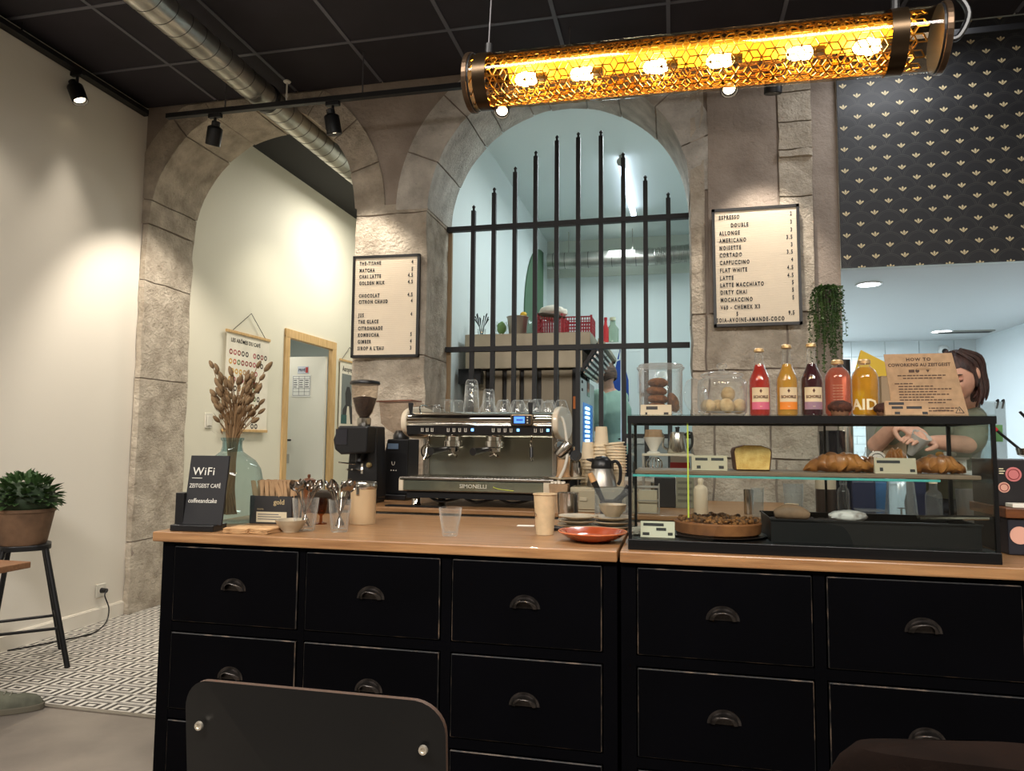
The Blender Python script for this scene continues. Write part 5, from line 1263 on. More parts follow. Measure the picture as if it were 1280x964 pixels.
# ================================================================== GRINDERS
BEAN = mat('coffee_beans', (46, 28, 20), .6, var=.35, vs=90, bump=.6, bs=120)
HOP = glassy('smoky_hopper', (246, 240, 232), body=(200, 186, 170), bfac=.05, white=.2)
def grinder_a():
    p = at(453, 612, Y=3.50); k = scale_at(p)
    t = thing('coffee_grinder', 'tall black coffee grinder with a bean hopper left of the smaller grinder', 'grinder', (p.x, 3.50, BZ))
    zz = lambda y: at(453, y, Y=3.50).z-BZ
    obj('base', B().bx((-.085, -.16, 0), (.085, .10, .022)), BLKPL, t, bev=.006)
    obj('body', B().prism([(-.085, .02), (.092, .02), (.086, zz(575)), (.078, zz(533)), (-.06, zz(533)), (-.075, zz(575))], -.02, .10), BLKPL, t, bev=.010, bseg=3)
    hd_ = obj('head', B().prism([(-.105, zz(562)), (-.07, zz(568)), (.072, zz(566)), (.076, zz(533)), (-.088, zz(533)), (-.115, zz(550))], -.12, .06), BLKPL, t, bev=.010, bseg=3)
    obj('touch_screen', B().bx((-.098, -.124, zz(556)), (-.035, -.119, zz(537))), mat('dark_screen', (40, 40, 46), .12), hd_)
    obj('neck', B().lathe([(.032, zz(533)), (.036, zz(530)), (.036, zz(523)), (.026, zz(521))], 24), STEEL, t, smooth=True)
    obj('hopper', B().lathe([(.022, zz(523)), (.045, zz(515)), (.066, zz(497)), (.070, zz(481))], 36, cap=False), HOP, t, smooth=True)
    obj('beans', B().lathe([(.0, zz(522.5)), (.020, zz(522.5)), (.042, zz(514.5)), (.062, zz(498)), (.030, zz(496)), (0, zz(495.5))], 32), BEAN, t, smooth=True)
    obj('hopper_lid', B().lathe([(.078, zz(481)), (.080, zz(479.5)), (.076, zz(477)), (.05, zz(475.5)), (0, zz(475))], 36), BLKPL, t, smooth=True)
    obj('chute', B().tube([(.0, -.03, zz(566)), (.0, -.05, zz(578))], [.028, .018], 16), BLKMET, t, smooth=True)
    for s in (-1, 1): obj('fork', B().cyl((-.02+s*.014, -.02, zz(588)), (-.02+s*.014, -.12, zz(586)), .005), CHROME, t, smooth=True)
    obj('grind_lever', B().cyl((-.02, -.05, zz(580)), (-.105, -.07, zz(578)), .004), CHROME, t)
    obj('knob', B().lathe([(0, .0), (.014, .0), (.016, .006), (.012, .014), (0, .016)], 18), mat('brass_knob', (176, 156, 110), .3, .8), t, (.045, -.02, zz(581)), (pi/2, 0, 0), smooth=True)
    obj('chrome_plate', B().bx((.0, -.026, zz(592)), (.012, -.02, zz(570))), CHROME, t)
    obj('drip_dish', B().lathe([(0, .022), (.06, .022), (.064, .032), (.058, .032), (.055, .026), (0, .026)], 28, (-.02, -.08, 0)), BLKMET, t, smooth=True)
grinder_a()
def grinder_b():
    Y_ = 3.72; p = at(497, 620, Y=Y_); t = thing('coffee_grinder', 'small black coffee grinder with an empty clear hopper beside the espresso machine', 'grinder', (p.x-.01, Y_+.06, BZ))
    zz = lambda y: at(497, y, Y=Y_).z-BZ
    obj('base', B().bx((-.08, -.10, 0), (.07, .12, .03)), BLKPL, t, bev=.006)
    obj('body', B().prism([(-.062, .03), (.07, .03), (.072, zz(549)), (-.05, zz(549)), (-.066, zz(566))], -.075, .10), BLKPL, t, bev=.006, bseg=3)
    obj('screen', B().box((-.015, -.077, zz(558)), (.062, .004, .030), rx=-.1), mat('blue_grey_screen', (92, 110, 132), .12), t)
    obj('logo_mark', B().tube(smooth_path([(-.022, -.077, zz(577)), (-.018, -.077, zz(581)), (-.008, -.077, zz(581)), (-.004, -.077, zz(577))]), .0015, 5), BTN, t)
    for k in range(3): obj('key', B().box((-.024+.014*k, -.077, zz(588)), (.006, .003, .005)), BTN, t)
    obj('hopper_collar', B().lathe([(.045, zz(549)), (.045, zz(544)), (.03, zz(538))], 24), BLKPL, t, smooth=True)
    q = B(); f = lambda w_, d_, z: [(-w_, -d_, z), (w_, -d_, z), (w_, d_, z), (-w_, d_, z)]
    vs = f(.030, .03, zz(542))+f(.062, .05, zz(537))+f(.092, .072, zz(529))+f(.102, .08, zz(502))
    q.add(vs, [(i*4+k, i*4+(k+1) % 4, i*4+4+(k+1) % 4, i*4+4+k) for i in range(3) for k in range(4)])
    obj('hopper', q, glassy('rosy_hopper', (240, 234, 228), body=(200, 186, 176), bfac=.12, white=.3), t, (.0, 0, 0))
    obj('hopper_lid', B().bx((-.104, -.082, zz(502)), (.104, .082, zz(500.5))), mat('brown_lid', (132, 84, 66), .4), t, rot=(0, -.03, 0))
grinder_b()

# ================================================================== PAPER CUPS, CARAFE AND SMALL THINGS RIGHT OF THE MACHINE
def cup_mesh(name, r, h_, m, inv):
    pr = [(0, .004), (r*.72, .004), (r*.72, 0), (r*.74, 0), (r*.96, h_*.94), (r*1.10, h_*.945), (r*1.10, h_*.99), (r*.95, h_*.99), (r*.70, .008), (0, .007)]
    if inv: pr = [(a, h_-z) for a, z in pr][::-1]
    return mesh(name, B().lathe(pr, 28), m, True)
CUPW = mat('ivory_paper_cup', (222, 204, 172), .7, var=.03); CUPK = mat('kraft_paper_cup', (176, 142, 106), .75, var=.05, vs=30)
CUPB = mat('brown_cup_band', (176, 112, 52), .7)
nth = ['lowest', 'second', 'third', 'fourth', 'fifth', 'sixth', 'seventh', 'eighth', 'ninth', 'tenth', 'eleventh', 'twelfth']
def cup_stack(px, py0, Y, r, h_, pitch, n, m, inv, where, grp, zb=None, tilt=0):
    p = at(px, py0, Y=Y); me = cup_mesh('paper_cup', r, h_, m, inv)
    for k in range(n):
        o = obj('paper_cup', me, None, None, (p.x+random.uniform(-.001, .001), Y, (zb if zb is not None else p.z)+pitch*k), (0, tilt*(k == n-1), k))
        tag(o, f'paper cup in {where}, {nth[k] + " from below" if k < n-1 else "topmost"}', 'cup', grp)
    return p
RK = BZ+.09
rk = thing('cup_rack', 'black wire rack holding the stacks of paper cups on the back counter', 'rack', (at(755, 600, Y=3.55).x, 3.55, BZ))
obj('shelf', B().bx((-.13, -.06, RK-BZ-.006), (.15, .07, RK-BZ-.0005)), BLKMET, rk)
for x in (-.128, -.045, .048, .145): obj('post', B().bx((x-.003, -.058, 0), (x+.003, -.052, .23)), BLKMET, rk)
for x in (-.128, .145): obj('post', B().bx((x-.003, .06, 0), (x+.003, .066, .23)), BLKMET, rk)
cup_stack(735, 600, 3.55, .036, .085, .0165, 10, CUPW, True, 'the left ivory stack', 'ivory cups, left stack', RK)
cup_stack(751.5, 600, 3.56, .038, .100, .0175, 13, CUPW, True, 'the tallest ivory stack', 'ivory cups, tallest stack', RK)
cup_stack(770, 600, 3.55, .048, .092, .0140, 11, CUPW, False, 'the wide ivory stack right of the tallest', 'ivory cups, right stack', RK, .12)
ps = thing('cake_stand', 'small pale cake stand with kraft cups right of the espresso machine', 'stand', (at(709, 600, Y=3.42).x, 3.42, BZ))
zp = at(709, 597, Y=3.42).z-BZ
obj('foot', B().lathe([(.035, 0), (.03, .006), (.012, .02), (.012, zp-.02), (.03, zp-.006)], 24), mat('dark_steel', (92, 84, 78), .3, .9), ps, smooth=True); obj('plate', B().lathe([(0, zp-.006), (.082, zp-.006), (.090, zp-.001), (0, zp)], 36), mat('ivory_plate', (214, 200, 172), .4), ps, smooth=True)
kc = cup_mesh('paper_cup', .034, .085, CUPK, True)
x9 = at(704, 597, Y=3.42)
o = obj('paper_cup', kc, None, None, (x9.x, 3.42, BZ+zp+.001)); tag(o, 'upturned kraft cup on the cake stand carrying a tilted steel pitcher', 'cup')
pit = thing('milk_pitcher', 'steel milk pitcher lying tilted on the upturned kraft cup', 'pitcher', (x9.x+.004, 3.42, BZ+zp+.126), rot=(0, R(38), 0))
obj('body', B().lathe([(0, -.036), (.030, -.036), (.034, -.03), (.032, .03), (.029, .045), (.0275, .045), (.030, .03), (.031, -.03), (0, -.032)], 28), STEEL, pit, smooth=True)
obj('handle', B().tube(smooth_path([(-.03, 0, -.02), (-.052, 0, -.01), (-.052, 0, .02), (-.03, 0, .034)]), .0035, 8), STEEL, pit, smooth=True)
x9 = at(723, 597, Y=3.46)
pit2 = thing('milk_pitcher', 'steel milk pitcher on the cake stand with its dark mouth turned to the room', 'pitcher', (x9.x-.012, 3.455, BZ+zp+.0008))
obj('body', B().lathe([(0, 0), (.030, 0), (.032, .006), (.030, .05), (.027, .095), (.025, .095), (.028, .05), (.029, .008), (0, .006)], 28), STEEL, pit2, smooth=True)
obj('mouth', B().tube([(0, -.005, .085), (.004, -.038, .105)], [.025, .030], 20), STEEL, pit2, smooth=True); obj('mouth_shade', B().tube([(.0045, -.0385, .1055), (.005, -.040, .1062)], [.026, .026], 20), BLKMET, pit2)  # flat black disc stands in for the shaded inside of the pitcher
cup_stack(712, 600, 3.66, .036, .085, .015, 5, CUPK, True, 'the kraft stack right of the espresso machine', 'kraft cups behind the machine', BZ+.155)
cup_stack(699, 600, 3.70, .036, .085, .015, 5, CUPK, True, 'the kraft stack half hidden by the cream machine disc', 'kraft cups beside the disc', BZ+.150)
t = obj('cup_shelf', B().bx((at(690, 600, Y=3.68).x, 3.6, 0), (at(724, 600, Y=3.68).x, 3.76, .149)), BLKMET, None, (0, 0, BZ)); tag(t, 'dark box carrying the kraft cup stacks behind the cake stand', 'box')
# sugar box
p, w_, h_ = place(697, 623, Y=3.27, wpx=20, hpx=24); p.y = 3.31
sb = thing('sugar_box', 'kraft paper tray of white sugar cubes beside the tall paper cup', 'box', (p.x-.004, 3.345, BZ))
zz = at(697, 622, Y=3.34).z-BZ; zq = at(697, 605, Y=3.34).z-BZ
obj('tray', B().add([(-.034, -.03, .0), (.034, -.03, .0), (.034, .03, .0), (-.034, .03, .0), (-.044, -.036, zq), (.044, -.036, zq), (.044, .036, zq), (-.044, .036, zq)], [(3, 2, 1, 0), (0, 1, 5, 4), (1, 2, 6, 5), (2, 3, 7, 6), (3, 0, 4, 7), (4, 5, 6, 7)]), KRAFT, sb)
random.seed(4); cube = mesh('sugar_cube', B().box((0, 0, 0), (.013, .013, .010)), mat('sugar', (232, 224, 208), .8))
for k in range(12):
    o = obj('sugar_cube', cube, None, None, (p.x-.004-.028+.0155*(k % 4)+random.uniform(-.001, .001), 3.345-.02+.018*(k//4), BZ+zq+.0065), (0, 0, random.uniform(-.3, .3))); tag(o, f'white sugar cube in the kraft tray, {["first", "second", "third", "fourth"][k % 4]} from left in the {["front", "middle", "back"][k//4]} row', 'sugar', 'sugar cubes in the tray')
# beige drawer organiser with carafe on it
p0, p1_ = at(712, 642, Y=3.33), at(782, 642, Y=3.33); zt_ = at(745, 610, Y=3.33).z-BZ
og = thing('drawer_organiser', 'grey-beige small drawer box under the thermal carafe', 'box', (p0.x, 3.34, BZ)); OW = p1_.x-p0.x
BEI = mat('grey_beige_plastic', (176, 166, 140), .5)
obj('case', B().bx((0, 0, 0), (OW, .20, zt_)), BEI, og, bev=.004)
for k in range(2):
    d = obj('drawer', B().bx((.01+k*OW*.5, -.008, .012), (OW*.5-.008+k*OW*.5, .002, zt_-.012)), mat('beige_drawer_front', (162, 152, 126), .5), og, bev=.003)
    obj('handle', B().bx((OW*.18+k*OW*.5, -.014, zt_*.45), (OW*.32+k*OW*.5, -.008, zt_*.6)), BEI, d, bev=.002)
p = at(752, 606, Y=3.40)
tc_ = thing('thermal_carafe', 'steel thermal carafe with black lid and handle before the cup stacks', 'carafe', (p.x, 3.41, BZ+zt_+.0005))
hh = at(752, 570, Y=3.40).z-(BZ+zt_)
obj('body', B().lathe([(0, 0), (.066, 0), (.070, .006), (.064, hh*.30), (.050, hh*.58), (.046, hh*.62)], 36), BRUSH, tc_, smooth=True)
obj('lid', B().lathe([(.050, hh*.60), (.051, hh*.66), (.045, hh*.85), (.028, hh*.97), (0, hh)], 32), BLKPL, tc_, smooth=True)
obj('spout', B().prism([(-.046, hh*.78), (-.074, hh*.86), (-.072, hh*.90), (-.036, hh*.92)], -.012, .012), BLKPL, tc_, bev=.004)
obj('handle', B().tube(smooth_path([(.042, 0, hh*.78), (.068, 0, hh*.82), (.086, 0, hh*.62), (.086, 0, hh*.25), (.076, 0, hh*.08)]), .010, 10, flat=.8), BLKPL, tc_, smooth=True)
# clear tub with utensils on the worktop
p0, p1_ = at(744, 646, Y=2.86), at(786, 646, Y=2.86); zr = at(760, 611, Y=2.86).z-CZ
tb_ = thing('clear_tub', 'clear plastic tub of black handled utensils behind the grey plates', 'tub', (p0.x, 2.84, CZ)); TW = p1_.x-p0.x
q = B(); t_ = .003
q.bx((0, 0, 0), (TW, .10, t_)).bx((0, 0, t_), (TW, t_, zr)).bx((0, .10-t_, t_), (TW, .10, zr)).bx((0, t_, t_), (t_, .10-t_, zr)).bx((TW-t_, t_, t_), (TW, .10-t_, zr))
obj('tub_wall', q, PLASTIC, tb_); obj('rim', B().bx((-.012, -.006, zr-.002), (TW+.006, .0, zr+.003)).bx((-.012, .10, zr-.002), (TW+.006, .106, zr+.003)), PLASTIC, tb_)
o = obj('dark_liner', B().bx((.02, .012, .004), (TW-.03, .09, zr*.66)), mat('coffee_waste', (44, 34, 28), .8), tb_)
for k, (dx, dy, l_, ry, lab, wood) in enumerate(((.03, .03, .15, -.45, 'black brush with a wooden tip leaning left in the clear tub', 1), (.09, .05, .13, .6, 'black scraper leaning right in the clear tub', 0), (.075, .03, .12, .95, 'black tamper handle lying low in the clear tub', 0))):
    u = thing('utensil', lab, 'utensil', (p0.x+dx, 2.84+dy, CZ+.09), rot=(0, ry, 0), group='utensils in the clear tub')
    obj('handle', B().tube([(0, 0, -.02), (0, 0, l_*.55)], [.008, .013], 12), BLKPL, u, smooth=True)
    if wood: obj('tip', B().tube([(0, 0, l_*.55), (0, 0, l_*.8)], [.013, .011], 12), mat('wood_tip', (206, 160, 110), .6), u, smooth=True)

# ================================================================== SEEN THROUGH AND BESIDE THE SHOWCASE, ON THE BACK COUNTER
def squeeze(px, py0, py1, wpx, Y, lab, m, cap=None, neck=.4, name='bottle', cat='bottle', zb=None, shoulder=.68, capn='cap'):
    p = at(px, py0, Y=Y); k = scale_at(p); r = wpx*k/2; h_ = max(.03, at(px, py1, Y=Y).z-(BZ if zb is None else zb))
    t = thing(name, lab, cat, (p.x, Y, BZ if zb is None else zb))
    obj('body', B().lathe([(0, 0), (r*.95, 0), (r, .004), (r, h_*shoulder), (r*.85, h_*(shoulder+.08)), (r*neck, h_*(shoulder+.14)), (r*neck, h_*.9)], 26), m, t, smooth=True)
    obj(capn, B().lathe([(r*neck*1.15, h_*.88), (r*neck*1.15, h_*.96), (r*neck*.7, h_), (0, h_)], 20), cap or m, t, smooth=True); return t
def cupish(px, py0, py1, wpx, Y, lab, m, name='cup', cat='cup', taper=.8, zb=None, rim=False):
    p = at(px, py0, Y=Y); k = scale_at(p); r = wpx*k/2; z0 = BZ if zb is None else zb; h_ = max(.02, at(px, py1, Y=Y).z-z0)
    o = obj(name, B().lathe([(0, .004), (r*taper*.95, 0), (r*taper, .004), (r, h_), (r*.95, h_), (r*taper*.92, .01), (0, .008)], 30), m, None, (p.x, Y, z0), smooth=True); return tag(o, lab, cat)
SOAP = mat('cream_bottle', (214, 198, 170), .45); NAVY = mat('navy_plastic', (28, 36, 62), .35); BLUEP = mat('mid_blue_plastic', (52, 96, 140), .4)
squeeze(876, 637, 598, 17, 3.42, 'cream squeeze bottle seen through the showcase before the stone pier', SOAP, neck=.38)
squeeze(794, 640, 610, 12, 3.42, 'narrow cream bottle at the left edge seen through the showcase', SOAP, neck=.5)
p = at(810, 648, Y=3.38); wc = thing('wire_caddy', 'grey wire caddy seen through the left end of the showcase', 'caddy', (p.x, 3.38, BZ))
for z in (.004, .06, .12): obj('wire_ring', B().tube([(-.05, -.04, z), (.05, -.04, z), (.05, .04, z), (-.05, .04, z)], .003, 6, True), mat('grey_wire', (170, 166, 156), .4, .6), wc)
for x, y in ((-.05, -.04), (.05, -.04), (.05, .04), (-.05, .04)): obj('wire_post', B().cyl((x, y, 0), (x, y, .135), .003, n=6), mat('grey_wire'), wc)
obj('panel', B().bx((-.042, -.02, .004), (.042, .03, .105)), mat('grey_beige_plastic', (176, 166, 140), .5), wc)
p = at(832, 632, Y=3.7); bxk = thing('black_scale', 'small black screen device seen through the showcase below the whisk', 'device', (p.x, 3.7, BZ))
obj('case', B().bx((-.055, 0, 0), (.05, .05, .15)), BLKPL, bxk, bev=.004); obj('side_panel', B().bx((.051, 0, 0), (.14, .05, .15)), mat('grey_green_panel', (112, 110, 90), .6), bxk)
q = B()
for k in range(4): q.bx((.06, -.002, .03+.03*k), (.13, .0, .042+.03*k))
obj('vent', q, mat('grey_green_panel2', (84, 82, 66), .6), bxk)
cupish(936, 640, 612, 12, 3.5, 'small steel cup seen through the showcase before the stone pier', STEEL, taper=.95)
cupish(947, 642, 610, 16, 3.4, 'frosted plastic beaker seen through the showcase', PLASTIC, 'beaker', 'beaker', .85)
cupish(992, 640, 605, 24, 3.55, 'tall clear plastic cup stack seen through the showcase', PLASTIC, taper=.9)
cupish(990, 647, 630, 17, 3.36, 'short cream ramekin seen through the showcase', SOAP, 'ramekin', 'ramekin', .8)
p = at(1033, 648, Y=3.36); k = scale_at(p); r = 12*k; h_ = at(1033, 598, Y=3.36).z-BZ
t = thing('coffee_jar', 'dark coffee jar with a cream top band seen through the showcase', 'jar', (p.x, 3.36, BZ)); obj('body', B().lathe([(0, 0), (r, 0), (r, h_*.74)], 28), mat('dark_coffee', (44, 32, 26), .3), t, smooth=True); obj('band', B().lathe([(r*1.02, h_*.74), (r*1.02, h_), (0, h_)], 28), CREAM, t, smooth=True)
squeeze(1055, 648, 600, 14, 3.40, 'slim clear glass bottle right of the dark coffee jar', GLASS, neck=.5)
p = at(1081, 648, Y=3.42); k = scale_at(p); t = thing('navy_box', 'tall navy container seen through the showcase', 'container', (p.x, 3.42, BZ)); h_ = at(1081, 598, Y=3.42).z-BZ
obj('body', B().bx((-14*k, 0, 0), (14*k, .1, h_*.94)), NAVY, t, bev=.008); obj('lid', B().bx((-15*k, -.004, h_*.94), (15*k, .104, h_)), NAVY, t, bev=.004)
p = at(1103, 648, Y=3.46); t = thing('blue_box', 'mid-blue container between the navy container and the clear jug', 'container', (p.x, 3.46, BZ)); obj('body', B().bx((-9*k, 0, 0), (9*k, .1, h_*.92)), BLUEP, t, bev=.006); obj('lid', B().bx((-9.5*k, -.004, h_*.92), (9.5*k, .104, h_*.98)), BLUEP, t, bev=.003)
p = at(1127, 650, Y=3.34); k = scale_at(p); h_ = at(1127, 596, Y=3.34).z-BZ; r = 19*k
t = thing('blender_jug', 'large clear blender jug seen through the middle of the showcase', 'jug', (p.x, 3.34, BZ)); obj('jar', B().lathe([(0, .004), (r*1.0, 0), (r*1.02, .006), (r*.82, h_*.85), (r*.6, h_), (r*.56, h_), (r*.78, h_*.85), (r*.97, .01), (0, .008)], 30), PLASTIC, t, smooth=True); obj('blade', B().box((0, 0, h_*.3), (.03, .006, .004)).cyl((0, 0, .01), (0, 0, h_*.32), .004), STEEL, t)
p = at(1151, 648, Y=3.47); t = thing('navy_box', 'narrow navy container right of the clear blender jug', 'container', (p.x, 3.47, BZ)); obj('body', B().bx((-8*k, 0, 0), (8*k, .1, h_*.93)), NAVY, t, bev=.006); obj('lid', B().bx((-8.5*k, -.004, h_*.93), (8.5*k, .104, h_*.99)), NAVY, t, bev=.003)
squeeze(1168, 650, 598, 19, 3.34, 'frosted squeeze bottle right of the blender jug', PLASTIC, SOAP, neck=.45, shoulder=.6)
p = at(1091, 652, Y=3.32); t = thing('clear_box', 'low clear plastic box before the blue container', 'box', (p.x, 3.30, BZ)); obj('tub', B().bx((-16*k, 0, 0), (16*k, .09, .042)), PLASTIC, t); obj('lid', B().bx((-17*k, -.004, .042), (17*k, .094, .048)), PLASTIC, t, bev=.002)
cupish(1215, 650, 612, 34, 3.40, 'grey plastic tub at the right end seen through the showcase', mat('grey_tub', (96, 92, 90), .5), 'tub', 'tub', .9)
for k2, (px, py) in enumerate(((1212, 640), (1206, 628))):
    pass

# coffee stand with dripper and kettle at the window
p = at(835, 585, Y=3.95); zs_ = at(835, 567, Y=3.9).z
dp = thing('dripper_stand', 'pale shelf stand with a ceramic dripper behind the left end of the showcase', 'stand', (p.x, 3.85, BZ)); hz = zs_-BZ
obj('shelf', B().bx((-.13, -.05, hz-.012), (.13, .06, hz)), mat('pale_shelf', (206, 196, 172), .5), dp, bev=.002)
for x in (-.125, .125):
    for y in (-.045, .055): obj('leg', B().bx((x-.005, y-.005, 0), (x+.005, y+.005, hz-.012)), mat('grey_wire'), dp)
x1_ = at(817, 567, Y=3.87).x
t = thing('coffee_dripper', 'white ceramic coffee dripper with kraft filters on the pale stand', 'dripper', (x1_, 3.87, zs_+.0005))
obj('cone', B().lathe([(.035, 0), (.035, .006), (.018, .012), (.020, .02), (.054, .085), (.050, .085), (.016, .02), (0, .02)], 30), mat('white_ceramic', (226, 220, 208), .3), t, smooth=True)
obj('filter_paper', B().lathe([(.030, .06), (.047, .085), (.042, .125), (.040, .125), (.043, .085), (.028, .06)], 24, mod=lambda a, z: 1+.05*cos(9*a)), KRAFT, t, smooth=True)
x1_ = at(847, 567, Y=3.87).x
t = thing('pour_over_kettle', 'steel pour-over kettle with black lid on the pale stand', 'kettle', (x1_, 3.87, zs_+.0005))
obj('body', B().lathe([(0, 0), (.052, 0), (.055, .005), (.040, .10), (.036, .112), (0, .116)], 30), STEEL, t, smooth=True); obj('lid_knob', B().lathe([(.010, .115), (.010, .13), (.014, .138), (0, .145)], 16), BLKPL, t, smooth=True)
obj('handle', B().tube(smooth_path([(.038, 0, .10), (.07, 0, .11), (.074, 0, .05), (.055, 0, .015)]), .007, 8), BLKPL, t, smooth=True); obj('spout', B().tube(smooth_path([(-.05, 0, .02), (-.075, 0, .04), (-.07, 0, .09), (-.09, 0, .115)]), [.007]*6+[.005]*10, 8), STEEL, t, smooth=True)
p = at(818, 583, Y=3.8)
t = thing('wire_whisk', 'steel wire ball whisk below the dripper stand shelf', 'whisk', (p.x, 3.78, BZ))
obj('holder', B().cyl((0, 0, 0), (0, 0, .12), .02), STEEL, t, smooth=True)
zc = p.z-BZ
for k in range(7):
    a = pi*k/7; obj('wire', B().tube([(.042*cos(u)*cos(a), .042*cos(u)*sin(a), zc+.01+.038*sin(u)) for u in [2*pi*i/20 for i in range(20)]], .0022, 6, True), CHROME, t, smooth=True)
p = at(850, 584, Y=3.92); t = thing('carton', 'small red and white carton under the dripper stand shelf', 'carton', (p.x, 3.95, BZ)); hz2 = at(850, 570, Y=3.92).z-BZ
obj('body', B().bx((-.05, 0, 0), (.05, .06, hz2)), mat('carton_white', (226, 222, 216), .6), t, bev=.002); obj('red_band', B().bx((-.051, -.001, hz2*.72), (.051, .061, hz2*.86)), mat('carton_red', (190, 36, 46), .5), t)
# black canister, white-labelled jar, sauce bottle, tub on a raised ledge behind the showcase
LZ = at(1080, 586, Y=3.62).z
ld = thing('counter_ledge', 'white raised ledge behind the showcase where the barista works', 'ledge', (.815, 3.5, BZ)); obj('ledge_top', B().bx((0, 0, LZ-BZ-.02), (.98, .15, LZ-BZ)), mat('white_ledge', (214, 214, 210), .4), ld, bev=.003)
for x in (.02, .93): obj('ledge_leg', B().bx((x, .10, 0), (x+.03, .14, LZ-BZ-.02)), mat('white_ledge'), ld)
p = at(1041, 600, Y=3.75); k = scale_at(p); r = 16*k; h_ = at(1041, 538, Y=3.75).z-BZ
t = thing('black_canister', 'tall shiny black canister behind the left croissant', 'canister', (at(1041, 570, Y=3.58).x, 3.58, BZ)); r *= .95; h_ = at(1041, 538, Y=3.58).z-BZ
obj('body', B().lathe([(0, 0), (r, 0), (r, h_*.96)], 32), mat('gloss_black', (22, 22, 28), .12, coat=.4), t, smooth=True); obj('lid', B().lathe([(r*1.02, h_*.95), (r*1.02, h_*.99), (r*.8, h_), (0, h_)], 32), mat('gloss_black'), t, smooth=True)
LB = LZ+.0005
p = at(1089, 582, Y=3.62); k = scale_at(p); r = 12*k
t = thing('lidded_jar', 'glass jar with a round white label behind the croissants', 'jar', (p.x, 3.56, LB)); obj('body', B().lathe([(0, 0), (r, 0), (r, .065), (r*.85, .08), (r*.85, .10), (0, .10)], 28), GLASS, t, smooth=True); obj('label_disc', B().tube([(0, -r-.001, .045), (0, -r-.004, .045)], r*.85, 24), mat('white_paper'), t); obj('label_ring', B().tube([(r*.6*cos(a), -r-.0045, .045+r*.6*sin(a)) for a in [2*pi*i/24 for i in range(24)]], .0016, 5, True), INK, t)
squeeze(1106, 582, 545, 13, 3.58, 'yellow-beige sauce bottle with a pointed tip behind the croissants', mat('mustard_bottle', (206, 186, 122), .45), neck=.3, zb=LB, shoulder=.6)
p = at(1180, 588, Y=3.58); k = scale_at(p)
t = thing('white_tub', 'white rectangular tub with egg-like bits below the barista hands', 'tub', (p.x, 3.515, LB)); obj('tub_body', B().bx((-20*k, 0, 0), (20*k, .10, .055)), mat('white_tub_plastic', (228, 228, 224), .4), t, bev=.006); obj('rim', B().bx((-22*k, -.006, .05), (22*k, .106, .058)), mat('white_tub_plastic'), t, bev=.002)
for j, (dx, c_) in enumerate(((-.02, (206, 150, 70)), (.005, (226, 220, 208)), (.03, (214, 206, 190)))):
    o = obj('food_piece', B().ball((0, 0, .012), (.018, .015, .012), 12, 8, lambda d: 1+.1*noise.noise(d*3)), mat(f'food_{j}', c_, .6), None, (p.x+dx, 3.565, LB+.0585)); tag(o, ('orange-brown', 'white', 'pale cream')[j]+' piece of food on the white tub', 'food')
# right edge: black card display with round stickers, pale box
p0 = at(1256, 700, Y=2.45)
bd_ = thing('card_display', 'black display box with pink round stickers right of the showcase', 'box', (p0.x, 2.42, CZ)); zt_ = at(1268, 575, Y=2.42).z-CZ; zm = at(1268, 635, Y=2.42).z-CZ
obj('lower_box', B().bx((.0, .0, 0), (.30, .25, zm-.03)), mat('dark_navy_box', (30, 30, 40), .5), bd_, bev=.004)
obj('wood_tray', B().bx((-.008, -.01, zm-.03), (.31, .26, zm)), WOODD, bd_, bev=.003)
obj('upper_box', B().bx((.0, .06, zm), (.30, .25, zt_)), mat('black_card', (26, 22, 24), .5), bd_, bev=.003)
PINK = mat('pink_sticker', (206, 120, 120), .6); SKIN_ = mat('peach_sticker', (226, 170, 150), .6)
for x, z, r, mm in ((.045, zt_-.045, .022, PINK), (.018, zt_-.085, .016, SKIN_), (.10, zt_-.06, .024, SKIN_), (.16, zt_-.09, .02, PINK)): obj('sticker', B().tube([(x, .0595, z), (x, .0585, z)], r, 22), mm, bd_); obj('sticker_ring', B().tube([(x+r*.7*cos(a), .058, z+r*.7*sin(a)) for a in [2*pi*i/20 for i in range(20)]], .0012, 5, True), mat('sticker_red', (150, 60, 60), .6), bd_)
obj('sticker', B().tube([(.03, -.0005, zm*.42), (.03, -.002, zm*.42)], .026, 22), SKIN_, bd_)
q = B()
for k in range(3): q.bx((.006, .058, zt_-.030-.007*k), (.018+.004*(k % 2), .0595, zt_-.027-.007*k))
obj('sticker_text', q, mat('white_print', (236, 226, 190), .5), bd_)
o = obj('folded_napkin', B().bx((0, 0, 0), (.06, .05, .012)), mat('white_paper'), None, (p0.x+.012, 2.412, CZ+zm+.0005), bev=.002); tag(o, 'small white folded napkin on the wooden tray at the right edge', 'napkin')

# ================================================================== KITCHEN SEEN THROUGH THE BARRED WINDOW
KX, KY, KC = -1.58, 9.0, 3.78
struct('wall_kitchen_back', B().bx((-1.7, KY, 0), (.8, KY+.1, 3.95)), WHITEK)
struct('wall_kitchen_right', B().bx((.70, YB+.02, 0), (.80, KY, 3.95)), WHITEK)
struct('ceiling_kitchen', B().bx((-1.72, YB, KC), (.8, KY, KC+.1)), WHITEK)
struct('trim_3', B().bx((KX, KY-.02, 3.30), (.7, KY, KC)), mat('pale_soffit', (214, 218, 206), .7))
